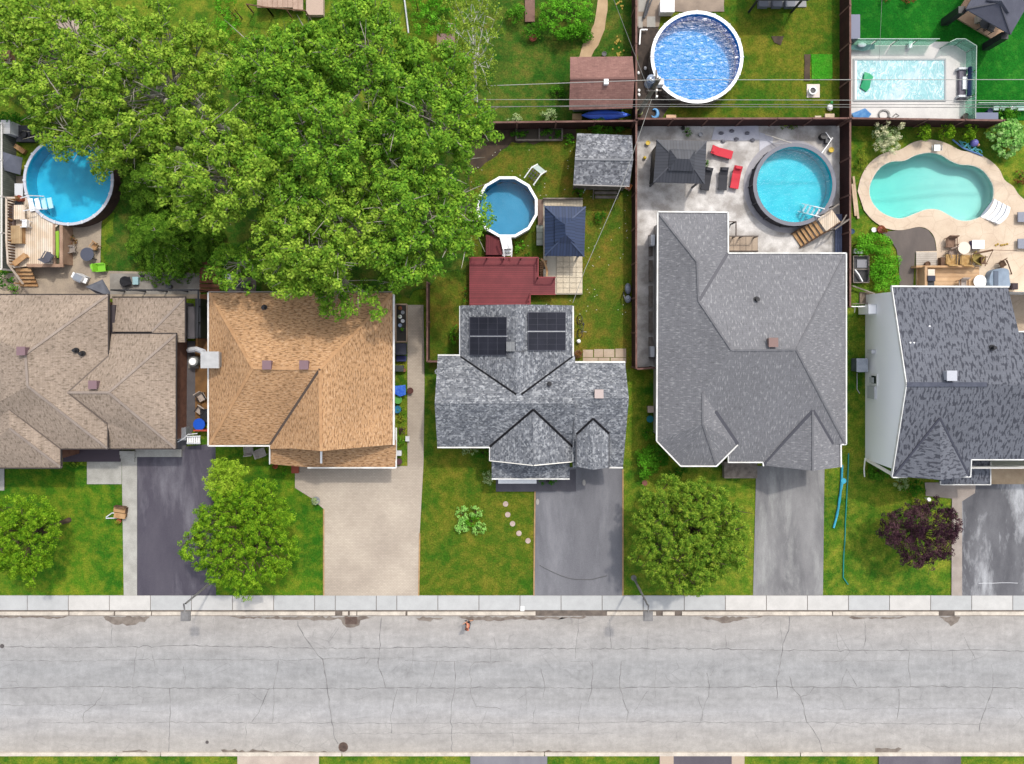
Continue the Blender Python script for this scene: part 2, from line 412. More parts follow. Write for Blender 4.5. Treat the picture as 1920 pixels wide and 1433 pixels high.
# cracks sealed and open, in survey pixels
CR = [
 ([(0,1213),(80,1214),(170,1214),(215,1214),(300,1212),(350,1210),(420,1212),(500,1214),(560,1215),(640,1216),(712,1216),(770,1214),(860,1214),(925,1217),(1000,1216),(1080,1217),(1150,1217),(1235,1216),(1300,1216),(1380,1218),(1440,1219),(1560,1220),(1650,1219),(1760,1220),(1850,1219),(1925,1221)], .05),
 ([(0,1291),(120,1288),(190,1287),(290,1290),(320,1291),(400,1290),(510,1291),(640,1292),(720,1290),(850,1290),(1000,1289),(1120,1291),(1200,1288),(1330,1289),(1460,1287),(1600,1290),(1740,1287),(1920,1291)], .05),
 ([(80,1355),(250,1356),(315,1354),(460,1356),(610,1356),(740,1357),(900,1356),(1050,1357),(1200,1354),(1330,1355),(1500,1354),(1680,1357),(1850,1358)], .03),
 ([(0,1238),(140,1240),(300,1236),(420,1237),(560,1238),(640,1235),(700,1234)], .028), ([(760,1239),(900,1241),(960,1240)], .025), ([(1540,1240),(1700,1239)], .022),
 ([(600,1235),(760,1234)], .025), ([(0,1322),(220,1322),(260,1320)], .025), ([(640,1376),(900,1375),(1150,1376)], .02), ([(1540,1330),(1760,1328),(1900,1329)], .02),
 ([(558,1165),(563,1180),(575,1200),(590,1220),(605,1236),(608,1255),(613,1285),(617,1320),(622,1355),(628,1385),(634,1395)], .065),
 ([(208,1170),(209,1195),(213,1213)], .04), ([(258,1213),(252,1240),(249,1280),(249,1300)], .03), ([(196,1290),(188,1310),(178,1322),(158,1336),(157,1355)], .045),
 ([(318,1290),(319,1320),(318,1360),(316,1410)], .045), ([(505,1290),(493,1318),(486,1335),(472,1354)], .045), ([(522,1238),(518,1265),(513,1290),(514,1320),(510,1355)], .035),
 ([(462,1356),(461,1400)], .025), ([(344,1250),(348,1270),(344,1290)], .03), ([(715,1158),(712,1200),(711,1230),(710,1252),(718,1270),(723,1290)], .055),
 ([(775,1214),(774,1240),(768,1258)], .03), ([(820,1240),(812,1270),(806,1288)], .045), ([(852,1240),(854,1270),(853,1290),(846,1330),(847,1370),(848,1410)], .045),
 ([(884,1290),(882,1250),(890,1242),(930,1241)], .035), ([(882,1290),(886,1310),(893,1325),(920,1327),(940,1330)], .035), ([(745,1292),(738,1318),(733,1340),(734,1375)], .045),
 ([(784,1292),(781,1318)], .03), ([(926,1195),(931,1215)], .03), ([(920,1218),(920,1240)], .028), ([(1085,1160),(1083,1190),(1079,1216),(1079,1235)], .04),
 ([(1110,1238),(1112,1265),(1108,1300),(1103,1316)], .05), ([(1165,1240),(1164,1262),(1162,1290),(1168,1312),(1178,1335),(1175,1355)], .05), ([(1014,1253),(1018,1270),(1022,1290),(1018,1310)], .035),
 ([(986,1292),(988,1330)], .03), ([(1090,1318),(1086,1340),(1084,1370)], .03), ([(1004,1322),(999,1355)], .025), ([(1143,1162),(1144,1195),(1146,1216)], .035), ([(1185,1192),(1182,1216)], .03),
 ([(1215,1180),(1214,1215)], .025), ([(1480,1156),(1479,1182),(1468,1208),(1467,1222),(1463,1246),(1457,1270),(1456,1288),(1457,1310)], .06), ([(1464,1164),(1466,1200),(1467,1220)], .03),
 ([(1480,1268),(1486,1290),(1500,1305),(1505,1320),(1512,1353),(1524,1368),(1536,1388),(1543,1412)], .06), ([(1502,1306),(1518,1301),(1527,1288)], .03), ([(1325,1262),(1330,1285),(1329,1305),(1322,1318),(1317,1335),(1316,1352)], .045),
 ([(1338,1256),(1332,1268)], .025), ([(1310,1305),(1312,1320),(1318,1332)], .03), ([(1621,1165),(1623,1200),(1618,1218),(1626,1226)], .045), ([(1568,1190),(1570,1212),(1576,1222)], .03),
 ([(1588,1255),(1580,1272),(1577,1290)], .035), ([(1588,1255),(1600,1275),(1607,1287)], .03), ([(1706,1222),(1703,1250),(1707,1288)], .045), ([(1685,1292),(1686,1320),(1682,1348)], .045),
 ([(1665,1322),(1683,1330)], .025), ([(1808,1195),(1815,1212),(1828,1234)], .035), ([(1862,1290),(1855,1310),(1848,1330),(1838,1355),(1836,1372)], .05), ([(1858,1245),(1862,1262),(1861,1288)], .03),
 ([(1746,1190),(1746,1218)], .025), ([(1360,1190),(1361,1215)], .025), ([(1786,1222),(1787,1260)], .02), ([(960,1375),(962,1400)], .025), ([(1230,1240),(1228,1310)], .022),
 ([(1190,1332),(1205,1310),(1214,1296)], .025), ([(400,1160),(402,1190)], .02), ([(290,1250),(283,1215)], .02), ([(1070,1241),(1105,1240),(1111,1250)], .025), ([(1010,1253),(990,1252)], .022), ([(1246,1262),(1250,1272),(1262,1282)], .02),
]
def crack_mesh(mb, pts, wd, z):
    q = wob([P(x, y, z) for x, y in pts], .035, .3, False) + [P(*pts[-1], z)]
    ws = [wd * random.uniform(.35, 1.25) for _ in q]; L = []
    for i, p in enumerate(q):
        d = (q[min(i + 1, len(q) - 1)] - q[max(i - 1, 0)]); n = Vector((-d.y, d.x, 0)).normalized() * ws[i] / 2
        L += [(p.x - n.x, p.y - n.y, z), (p.x + n.x, p.y + n.y, z)]
    mb.add(L, [(2 * i, 2 * i + 2, 2 * i + 3, 2 * i + 1) for i in range(len(q) - 1)])
LAYER[0] += .004
mb = MB()
for p, wd in CR: crack_mesh(mb, p, wd * 1.1, LAYER[0])
tag(mb.build('road_cracks', M('crack_tar', C(118,116,116), C(150,148,146), 1.5, bump=0)), 'thin dark cracks running along and across the street', 'cracks', kind='structure')

# dirt washed along the kerb
mudm = M('damp_gutter_dirt', C(118,106,98), C(150,140,130), 1.6)
mb = MB(); LAYER[0] += .004
for q in ([(195,1156),(282,1156),(272,1166),(255,1171),(238,1173),(216,1171),(205,1165)], [(425,1156),(545,1156),(600,1157),(596,1163),(560,1162),(520,1161),(470,1159)],
          [(548,1156),(700,1156),(690,1160),(676,1163),(674,1172),(664,1176),(650,1176),(643,1170),(640,1162),(590,1161)], [(780,1158),(832,1158),(820,1162),(800,1164),(785,1163)],
          [(860,1156),(1100,1156),(1085,1160),(1060,1159),(1005,1162),(960,1161),(940,1164),(880,1163)], [(1310,1156),(1430,1156),(1395,1160),(1375,1164),(1362,1168),(1345,1164),(1320,1160)],
          [(1590,1157),(1700,1157),(1670,1161),(1640,1159),(1600,1161)], [(1760,1156),(1800,1156),(1795,1166),(1782,1174),(1770,1164)], [(415,1405),(520,1408),(640,1409),(640,1413),(420,1412)],
          [(230,1407),(275,1406),(280,1411),(232,1411)], [(1640,1402),(1690,1403),(1680,1411),(1640,1410)], [(970,1408),(1100,1408),(1090,1412),(970,1412)], [(0,1154),(130,1154),(120,1158),(0,1158)]):
    mb.sheet(wob([P(x, y) for x, y in q], .05, .25), LAYER[0]); LAYER[0] += .0004
tag(mb.build('gutter_dirt', mudm), 'dark dirt and dried puddles along the kerbs', 'dirt', kind='structure')

# pavement slabs and kerbs
def slabmat():
    t = NT('pavement_slabs'); p = t.pos(); r = t.n('NewGeometry').outputs['Random Per Island']
    ra = t.n('ValToRGB', {0: r}); e = ra.color_ramp.elements
    e[0].color = (*C(196,197,196), 1); e[1].color = (*C(222,218,212), 1); x = e.new(.6); x.color = (*C(204,205,204), 1)
    col = ra.outputs[0]
    for sc, a in ((1.3, .07), (24, .07)):
        col = t.mix(1.0, col, t.n('CombineColor', {i: t.rng(t.noise(p, sc, 5, .65), .32, .68, 1 - a, 1 + a) for i in range(3)}).outputs[0], 'MULTIPLY')
    return t.done(col, .9, 0, .2)
sm = slabmat(); mb = MB(); mb2 = MB(); xj = -26.0
random.seed(3)
while xj < 2000:
    wdt = random.choice([38.5, 77, 77, 77, 77])
    mb.pbox(xj + .6, 1117.2, xj + wdt - .6, 1144.2, -.02, .10); xj += wdt
mb.pbox(-EX, 1117, -27, 1144, -.02, .10); mb.pbox(xj + 1, 1117, 1920 + EX, 1144, -.02, .10)
tag(mb.build('pavement', sm), 'pale concrete slab pavement along the street', 'pavement', kind='structure')
sheet('pavement_bed', [(-EX,1117.1),(1920+EX,1117.1),(1920+EX,1155),(-EX,1155)], M('dirty_joint', C(128,116,106), C(104,94,86), 2), 'dark joints below the pavement slabs', 'joint')
kerbm = M('kerb_concrete', C(232,221,205), C(205,194,180), 1.2, bsc=12, bump=.15)
mb = MB(); segs = [(-EX,128),(130,213),(216,283),(285,628),(642,652),(656,668),(670,760),(764,1004),(1138,1230),(1243,1265),(1279,1560),(1562,1760),(1790,1920 + EX)]
for a, b in segs: mb.pbox(a, 1147.3, b, 1154.2, -.02, .125)
for a, b in ((1010,1060),(1064,1132)): mb.pbox(a, 1147.3, b, 1152, -.02, .05)
for i, (a, b) in enumerate(((-EX,300),(302,640),(642,1020),(1022,1500),(1502,1920 + EX))): mb.pbox(a, 1411.5, b, 1418.2, -.02, .125)
tag(mb.build('kerb', kerbm), 'cream concrete kerb lining both sides of the street', 'kerb', kind='structure')

# driveways and paths
LAYER[0] = .044
def asph(name, a, b, sc, lightc=None, la=0):
    t = NT(name); p = t.pos()
    col = t.mix(t.rng(t.noise(t.scale(p, (1, .35, 1)), sc, 6, .65), .35, .68), a, b)
    if lightc: col = t.mix(t.math('MULTIPLY', t.rng(t.noise(t.scale(p, (1.2, .3, 1), (5, 2, 0)), sc * .9, 6, .7, .3), .5, .72), la), col, lightc)
    n3 = t.noise(p, 28, 2)
    col = t.mix(1.0, col, t.n('CombineColor', {i: t.rng(n3, .3, .7, .87, 1.13) for i in range(3)}).outputs[0], 'MULTIPLY')
    t.bump(n3, .3); return t.done(col, .88, 0, .25)
sheet('driveway', [(257,846),(404,832),(405,1117),(257,1117)], asph('purple_grey_asphalt', C(82,78,90), C(98,94,104), .5, C(150,148,156), .55), 'dark purple grey asphalt driveway left of the round yellow green tree', 'driveway')
sheet('driveway', [(1000,880),(1070,876),(1168,872),(1168,1117),(1000,1117),(1003,920)], asph('blue_grey_asphalt', C(112,112,118), C(136,136,141), .35, C(160,160,165), .6), 'blue grey asphalt driveway in front of the solar panel house', 'driveway')
sheet('driveway', [(930,890),(1080,880),(1080,922),(930,922)], asph('dark_asphalt_strip', C(92,90,98), C(110,108,114), .6), 'dark asphalt path below the front porch', 'path')
sheet('driveway', [(1418,874),(1546,874),(1543,1117),(1412,1117)], asph('streaked_asphalt', C(122,121,123), C(158,157,157), .5, C(196,197,193), .7), 'streaked light grey asphalt driveway', 'driveway')
sheet('driveway', [(1803,905),(2300,905),(2300,1119),(1802,1119)], asph('stained_asphalt', C(92,92,97), C(130,130,134), .45, C(214,216,219), 1.), 'stained dark asphalt driveway at the right edge', 'driveway')
paver = M('interlocking_pavers', C(206,192,174), C(190,176,160), .35, bsc=9, bump=.3, fine=.09)
def pavermat():
    t = NT('paver_blocks'); p = t.pos()
    col = t.mix(t.rng(t.noise(p, .35, 5), .35, .65), C(214,200,182), C(194,180,164))
    b = t.n('TexBrick', {'Vector': p, 'Scale': 1.0, 'Brick Width': .22, 'Row Height': .11, 'Mortar Size': .012, 'Color1': (.93,)*3, 'Color2': (1.06,)*3, 'Mortar': (.76,)*3})
    col = t.mix(1.0, col, b.outputs[0], 'MULTIPLY'); t.bump(b.outputs[1], .3, -.01); return t.done(col, .9, 0, .2)
sheet('driveway', [(553,874),(764,874),(764,572),(794,572),(796,720),(794,870),(787,1000),(785,1117),(607,1117),(607,955),(585,935),(553,915)], pavermat(), 'beige paver driveway with side path along the tan roofed house', 'driveway')
edge = M('tan_edging', C(196,160,110), C(170,140,100), 3)
mb = MB(); LAYER[0] += .004
for a, b in (((607,955),(607,1117)), ((787,1000),(785,1117)), ((1003,922),(1001,1117)), ((1168,880),(1168,1117))):
    mb.path([P(x, y, LAYER[0]) for x, y in (a, b)], .1, .04)
tag(mb.build('lawn_edging', edge), 'thin tan edging strips between lawns and driveways', 'edging', kind='structure')
slab_path = M('grey_flagstones', C(196,194,186), C(176,174,166), 1.0, bsc=14)
sheet('path', [(228,846),(257,846),(257,1117),(232,1117)], slab_path, 'straight pale concrete path beside the purple driveway', 'path')
sheet('path', [(163,866),(228,866),(228,908),(163,908)], slab_path, 'concrete landing slab in front of the left porch', 'path')
sheet('path', [(-40,878),(8,878),(8,920),(-40,920)], slab_path, 'pale slab at the left edge below the brown roof', 'path')
sheet('path', [(1734,905),(1830,905),(1828,925),(1804,940),(1804,1119),(1784,1119),(1785,935),(1736,930)], M('tan_concrete', C(184,172,162), C(166,154,144), 1), 'tan concrete path beside the purple leaved tree', 'path')
sheet('driveway', [(1857,862),(2300,862),(2300,908),(1857,908)], M('tan_garage_apron', C(206,182,150), C(176,150,120), .8), 'tan stained garage apron at the right edge', 'apron')
sheet('side_yard', [(330,640),(368,640),(368,792),(345,846),(330,846)], M('grey_side_slab', C(112,108,110), C(98,95,98), .8), 'dark grey concrete side passage below chimney', 'path')
sheet('side_yard', [(366,560),(394,560),(394,792),(366,792)], M('brown_side_earth', C(150,110,66), C(118,86,54), 1.2), 'brown gravel side passage beside tan house', 'path')
sheet('driveway', [(445,1418),(598,1418),(598,1700),(445,1700)], M('pink_beige_pavers', C(206,190,176), C(186,170,158), .8), 'beige driveway mouth at the bottom edge', 'driveway')
sheet('driveway', [(882,1418),(1026,1418),(1026,1700),(882,1700)], asph('asphalt_bottom_middle', C(128,126,134), C(150,148,154), .5), 'grey driveway mouth at the bottom edge', 'driveway')
sheet('driveway', [(1237,1418),(1396,1418),(1396,1700),(1237,1700)], M('tan_borders', C(200,180,160)), 'tan border of dark driveway at the bottom edge', 'border')
sheet('driveway', [(1263,1418),(1372,1418),(1372,1700),(1263,1700)], asph('asphalt_bottom_right', C(96,90,98), C(110,104,112), .5), 'dark driveway mouth with tan borders at the bottom', 'driveway')
sheet('driveway', [(1648,1418),(1802,1418),(1802,1700),(1648,1700)], asph('asphalt_bottom_far_right', C(104,98,108), C(122,116,124), .5), 'purple grey driveway mouth at the bottom right', 'driveway')

# patios and pool decks
LAYER[0] = .044
patm = M('worn_patio_concrete', C(246,242,238), C(182,176,170), .8, bsc=16, fine=.12, ramp=(.34,.6))
sheet('patio', [(1194,236),(1579,236),(1579,480),(1362,480),(1234,480),(1226,692),(1194,692)], patm, 'pale stained concrete patio behind the grey hip roofed house', 'patio')
sheet('patio', [(22,330),(214,330),(190,420),(188,500),(196,508),(375,512),(376,560),(-60,560),(-60,512),(30,512)], M('mottled_patio', C(196,180,158), C(166,152,136), .7, bsc=14), 'mottled tan patio behind the brown roofed house', 'patio')
sheet('patio', [(206,513),(374,513),(374,552),(206,552)], conc_d, 'grey concrete patio slab behind the brown roofed house', 'patio')
sheet('patio', [(1593,76),(1794,79),(1821,93),(1823,223),(1593,223)], M('white_pool_concrete', C(242,238,232), C(224,220,216), .6, fine=.08), 'white concrete surround of the covered pool', 'patio')
DECK5 = [(1607,359),(1614,331),(1630,306),(1656,288),(1687,281),(1708,269),(1731,263),(1756,264),(1779,272),(1801,283),(1829,288),(1854,301),(1872,318),(1882,338),(1898,350),(1909,366),(1925,379)]
DECK5b = [(1755,471),(1751,447),(1740,432),(1722,426),(1690,432),(1662,429),(1637,415),(1619,395)]
dq = spline([P(x, y) for x, y in DECK5], 4, False) + [P(2300, 400), P(2300, 640), P(1716, 640), P(1716, 472)] + spline([P(x, y) for x, y in DECK5b], 4, False)
LAYER[0] += .004
t = NT('stamped_beige_concrete'); p = t.pos()
col = t.mix(t.rng(t.noise(p, .7, 5), .35, .65), C(236,216,191), C(220,197,172))
v = t.n('TexVoronoi', {'Vector': p, 'Scale': .9}, feature='DISTANCE_TO_EDGE').outputs['Distance']
col = t.mix(t.math('MULTIPLY', t.rng(v, 0, .03, 1., 0.), .3), col, C(170,146,124))
col = t.mix(1.0, col, t.n('CombineColor', {i: t.rng(t.noise(p, 18, 3), .3, .7, .93, 1.07) for i in range(3)}).outputs[0], 'MULTIPLY')
beige_deck = t.done(col, .8, 0, .3)
tag(MB().sheet(dq, LAYER[0] + .03, [pool5]).build('pool_deck', beige_deck), 'beige stamped concrete deck around the kidney shaped pool', 'pool deck', kind='structure')
sheet('path', [(1651,436),(1690,431),(1722,425),(1740,431),(1752,447),(1756,473),(1716,473),(1712,540),(1687,540),(1685,491),(1681,468),(1669,448)], asph('grey_brown_asphalt', C(122,112,106), C(104,96,92), .8), 'grey brown asphalt path curling below kidney shaped pool', 'path')
mb = MB(); fm = M('grey_flag', C(206,186,164), C(190,168,146), 1)
for i, (a, b, c, d) in enumerate(((1093,656,1112,670),(1114,655,1131,670),(1132,655,1152,670),(1154,654,1174,670),(1093,671,1121,681),(1122,671,1143,681),(1145,671,1174,681))):
    mb.pbox(a, b, c, d, 0, .06)
tag(mb.build('patio_flags', fm), 'beige paving flags behind the solar panel house', 'paving', kind='structure')
pathm = M('sandy_path', C(206,176,138), C(188,158,122), 1)
sheet('path', [(1120,-60),(1138,-60),(1139,20),(1134,55),(1122,85),(1108,108),(1086,108),(1092,85),(1104,65),(1114,45),(1119,15)], pathm, 'curving sandy path leading to the brown shed', 'path', .03)
sheet('turf_patch', [(1521,102),(1561,102),(1561,148),(1522,148)], lawnmat('new_turf', C(60,150,30), C(70,160,36), C(100,160,50)), 'bright green turf patch on the yellow lawn', 'turf', .03)
sheet('gravel_strip', [(1508,102),(1520,102),(1519,152),(1508,152)], dirt, 'narrow grey strip left of bright turf patch', 'strip', .04)
sheet('bare_patch', [(1446,68),(1470,68),(1464,85),(1452,80)], dirt, 'bare brown patch on the yellow lawn', 'bare patch', .05)
sheet('patio', [(1190,-60),(1358,-60),(1358,22),(1240,22),(1236,50),(1195,50)], M('brown_patio', C(176,158,140), C(150,134,120), .8), 'tan patio above the dark blue pool', 'patio', .03)
sheet('patio', [(90,10),(120,30),(165,38),(210,58),(190,70),(140,68),(115,60),(95,35)], M('pinkish_paving', C(200,182,168), C(180,162,150), .8), 'pinkish paving glimpsed between tree branches', 'patio', .1)
# ---------------------------------------------------------------- houses
def roof(name, V, F, mat, parent, thick=.16, kind=None):
    """V: {key: (px, py, z) or Vector}; F: lists of keys, each one plane of the roof; UVs follow each slope"""
    vs = {k: (v if isinstance(v, Vector) else P(*v)) for k, v in V.items()}
    off = wloc(parent); me = bpy.data.meshes.new(name)
    keys = list(vs); idx = {k: i for i, k in enumerate(keys)}; n = len(keys)
    co = [vs[k] - off for k in keys] + [vs[k] - off - Vector((0, 0, thick)) for k in keys]
    faces, uvs, ec = [], [], {}
    for f in F:
        pts = [vs[k] for k in f]; nn = Vector((0, 0, 0))
        for i in range(len(pts)):
            a, b = pts[i], pts[(i + 1) % len(pts)]
            nn += Vector(((a.y - b.y) * (a.z + b.z), (a.z - b.z) * (a.x + b.x), (a.x - b.x) * (a.y + b.y)))
        if nn.z < 0: f = f[::-1]; nn = -nn
        nn.normalize(); u = Vector((0, 0, 1)).cross(nn)
        u = Vector((1, 0, 0)) if u.length < .02 else u.normalized()
        v = nn.cross(u); ii = [idx[k] for k in f]
        faces.append(ii); uvs += [((vs[k].dot(u)), (vs[k].dot(v))) for k in f]
        faces.append([i + n for i in ii[::-1]]); uvs += [(0, 0)] * len(ii)
        for i in range(len(ii)):
            a, b = ii[i], ii[(i + 1) % len(ii)]
            if (b, a) in ec: ec[(b, a)] = 0
            else: ec[(a, b)] = 1
    for (a, b), c in ec.items():
        if c: faces.append([a, a + n, b + n, b]); uvs += [(0, 0)] * 4
    me.from_pydata([tuple(c) for c in co], [], faces); me.update()
    ul = me.uv_layers.new(name='UVMap'); ul.data.foreach_set('uv', [c for q in uvs for c in q])
    return link(name, me, mat, parent), vs
def trim(name, pts, mat, parent, w=.14, h=.16, dz=.0, z=None):
    q = [p if isinstance(p, Vector) else P(*p) for p in pts]
    q = [p + Vector((0, 0, dz)) for p in q]
    if name in ('gutter', 'fascia'): w *= .55; mat = trimw if mat is white else mat
    return MB().path(q, w, h).build(name, mat, parent)
def walls(parent, outline, d, ztop, mat, name='wall', z0=0):
    q = inset([P(*p) for p in outline], d)
    return MB().prism(q, z0, ztop).build(name, mat, parent), q
def vent(parent, px, py, pl, mat, s=.42, h=.3, name='roof_vent'):
    c = hit(px, py, pl) if pl else None
    o = MB().box(c.x - s / 2, c.y - s / 2, c.z - .15, c.x + s / 2, c.y + s / 2, c.z + h).box(c.x - s / 2 - .05, c.y - s / 2 - .05, c.z + h, c.x + s / 2 + .05, c.y + s / 2 + .05, c.z + h + .06)
    return o.build(name, mat, parent)
def pipe(parent, px, py, pl, mat, r=.09, h=.4, name='vent_pipe'):
    c = hit(px, py, pl)
    return MB().cyl(c, r, c.z - .1, c.z + h, 12).ring(c, r * .9, r * 1.7, c.z - .05, c.z + .08, 12).build(name, mat, parent)
def window(parent, x, y, z, wd, ht, face, name='window'):
    """face: unit normal (x,y) of the wall"""
    nx, ny = face; tx, ty = -ny, nx
    def bx(mb, a, b, z0, z1, d0, d1):
        q = [(x + tx * i + nx * j, y + ty * i + ny * j, k) for k in (z0, z1) for i, j in ((a, d0), (b, d0), (b, d1), (a, d1))]
        mb.add(q, [(3, 2, 1, 0), (4, 5, 6, 7), (0, 1, 5, 4), (1, 2, 6, 5), (2, 3, 7, 6), (3, 0, 4, 7)])
    f = MB(); h = wd / 2
    bx(f, -h, h, z, z + .07, 0, .06); bx(f, -h, h, z + ht - .07, z + ht, 0, .06)
    bx(f, -h, -h + .07, z + .07, z + ht - .07, 0, .06); bx(f, h - .07, h, z + .07, z + ht - .07, 0, .06); bx(f, -.025, .025, z + .07, z + ht - .07, 0, .05)
    o = f.build(name, white, parent)
    g = MB(); bx(g, -h + .07, h - .07, z + .07, z + ht - .07, -.01, .02); g.build('pane', glass_dark, o)
    return o
def door(parent, x, y, z, wd, ht, face, mat, name='door'):
    nx, ny = face; tx, ty = -ny, nx; m = MB()
    q = [(x + tx * i + nx * j, y + ty * i + ny * j, k) for k in (z, z + ht) for i, j in ((-wd / 2, -.02), (wd / 2, -.02), (wd / 2, .05), (-wd / 2, .05))]
    m.add(q, [(3, 2, 1, 0), (4, 5, 6, 7), (0, 1, 5, 4), (1, 2, 6, 5), (2, 3, 7, 6), (3, 0, 4, 7)])
    if name == 'garage_door':
        for i in range(1, 4):
            zz = z + ht * i / 4
            m.bar((x - tx * wd / 2 + nx * .055, y - ty * wd / 2 + ny * .055, zz), (x + tx * wd / 2 + nx * .055, y + ty * wd / 2 + ny * .055, zz), .02, .03)
    return m.build(name, mat, parent)

sh1 = shingle('taupe_shingles', C(168,151,135), C(182,165,149), C(128,114,100), 8, 3.2, tl=(.52, .62), td=(.47, .37), ld=(.8, .85), grid=.07)
sh2 = shingle('tan_shingles', C(200,158,116), C(220,183,146), C(140,103,71), 3.4, 11, tl=(.52, .62), td=(.49, .4), ld=(.7, .85), grid=.06, big=.1)
sh3 = shingle('mottled_grey_shingles', C(130,133,139), C(176,179,183), C(96,100,108), 1.0, 1.15, tl=(.55, .66), td=(.42, .32), ld=(.85, .85), grid=.16, big=.06, cells=6.0)
sh4 = shingle('grey_shingles', C(132,132,136), C(170,170,172), C(114,114,118), 10, 2.6, tl=(.56, .64), td=(.45, .36), ld=(.8, .7), grid=.05, big=.05)
sh5 = shingle('slate_blue_shingles', C(116,119,128), C(126,129,138), C(60,62,72), 6.5, 2.2, tl=(.56, .62), td=(.475, .445), ld=(.5, .78), grid=.05, big=.05)
brickm = M('brown_brick', C(140,100,82), C(120,84,70), 3, bump=.4)
siding = M('pale_siding', C(205,202,196), C(196,193,188), .6, stripe=('z', .2, .8), bump=0, fine=.03)
siding_w = M('white_siding', (.9,.9,.9), (.88,.88,.89), .5, bump=0, fine=.01)
siding_g = M('grey_siding', C(120,118,120), C(110,108,110), .6, stripe=('z', .2, .75), bump=0, fine=.04)

# --- brown hip roofed house at the left edge
h1 = T('brown_roof_house', 'brown hip roofed house cut off by the left edge, mauve roof vents', 'house', P(60, 700))
V = dict(nw=(-160,552,3.2), ne=(204,552,3.2), se=(203,842,3.2), sw=(-160,842,3.2), A=(48,664,5.6), B=(52,724,5.6),
         D=(17,767,4.72), C1=(18,803,4.72), we=(114,841.5,3.2), wse=(115,877,3.2), wsw=(-79,877,3.2), wnw=(-79,841.5,3.2),
         J=(127,736,4.4), K=(204,736,4.4), a=(204,667,3.3), b=(209,625,2.72), ewn=(331,626,2.72), ews=(329,841,2.72), c=(203,841,2.72), e=(202,794,3.4),
         x1=(211,558,2.15), x2=(347,558,2.15), x3=(285,622,2.62), x4=(211,622,2.62), x5=(348,642,2.15), x6=(285,642,2.62))
F1 = [['nw','ne','A'], ['ne','se','B','A'], ['se','sw','B'], ['nw','A','B','sw'], ['D','we','wse','C1'], ['C1','wse','wsw'], ['D','C1','wsw','wnw'],
      ['J','a','b','ewn','K'], ['K','ewn','ews'], ['J','K','ews','c','e'], ['x1','x2','x3','x4'], ['x2','x5','x6','x3']]
r1, v1 = roof('roof', V, F1, sh1, h1)
planeE = [v1['ne'], v1['se'], v1['B']]; planeN = [v1['J'], v1['ewn'], v1['K']]; planeS = [v1['nw'], v1['ne'], v1['A']]
walls(h1, [(-150,552,3.2),(204,552,3.2),(203,842,3.2),(115,842,3.2),(115,877,3.2),(-150,877,3.2)], .5, 3.1, brickm)
walls(h1, [(195,626,2.72),(331,626,2.72),(329,841,2.72),(195,841,2.72)], .45, 2.62, brickm, 'garage_wall')
walls(h1, [(205,558,2.15),(347,558,2.15),(347,640,2.15),(205,640,2.15)], .35, 2.1, siding_g, 'extension_wall')
dkt = plain('dark_brown_gutter', (.035, .028, .026), .5)
for pts in ([(-150,552,3.2),(204,552,3.2),(204,664,3.2)], [(209,625,2.72),(331,625,2.72),(331,841,2.72)], [(203,798,3.22),(203,842,3.2),(115,842,3.2),(115,878,3.2),(-79,878,3.2)], [(211,557,2.15),(348,557,2.15),(348,642,2.15)], [(205,842,2.72),(329,842,2.72)]):
    trim('gutter', pts, dkt, h1, .11, .14, .0)
for px, py, pl in ((47,658,planeS), (180,721,planeN)): vent(h1, px, py, pl, mauve, .48, .36)
for px, py in ((143,657), (155,663)): pipe(h1, px, py, planeE, black, .11, .35)
rid = M('ridge_caps_taupe', C(168,154,143), C(156,142,131), 2)
for a, b in (('ne','A'), ('A','B'), ('B','se'), ('C1','wse'), ('K','ewn'), ('K','ews'), ('J','K'), ('x2','x3')):
    trim('ridge_cap', [v1[a], v1[b]], rid, h1, .16, .05, .01)
val = plain('valley_flashing_dark', C(112,98,88))
for a, b in (('D','we'), ('J','a'), ('J','e')): trim('valley', [v1[a], v1[b]], val, h1, .09, .03, .02)
pr = MB().pbox(118, 842, 224, 866, 0.05, .35); pr.build('porch_floor', plain('dark_porch', C(78,66,76)), h1)
m = MB()
for i in range(3): m.pbox(224, 846 + i * 7, 252, 853 + i * 7, .04, .4 - i * .11)
m.build('porch_steps', slab_path, h1)
MB().pbox(253, 843, 340, 857, .04, .2).build('garage_sill', slab_path, h1)
wx = P(0, 870).x
for px in (20, 80): window(h1, P(px, 0, 0).x, -(877 - CY) / S / (H / (H - 3.2)) + .5 - .0, .9, 1.6, 1.3, (0, -1))
q = P(280, 841, 2.72); door(h1, q.x, q.y + .45, .25, 2.6, 2.0, (0, -1), white, 'garage_door')
# dark wedge of wall and black railed deck strip at the back
MB().pbox(206, 572, 215, 660, 0, 2.5).build('wall_return', plain('dark_cladding', C(84,76,80)), h1)
m = MB()
m.pbox(350, 575, 365, 635, .9, 1.0); o = m.build('side_deck', M('dark_grey_deck', C(108,104,108), C(92,90,94), 1), h1)
m = MB()
for a, b in (((208,544),(372,544)), ((372,544),(370,634))): m.path([P(*a, 1.9), P(*b, 1.9)], .1, .07)
for px, py in ((208,544),(248,544),(290,544),(330,544),(371,544),(371,575),(370,605),(369,634)):
    c = P(px, py, 1.9); m.box(c.x - .04, c.y - .04, .05, c.x + .04, c.y + .04, 1.9)
for i in range(28):
    a, b = P(208 + 163 * i / 28, 544, 1.9), None; m.box(a.x - .012, a.y - .012, .9, a.x + .012, a.y + .012, 1.87)
m.build('railing', black, h1)
MB().pbox(366, 560, 376, 634, .05, 1.5).build('dark_screen', black, h1)

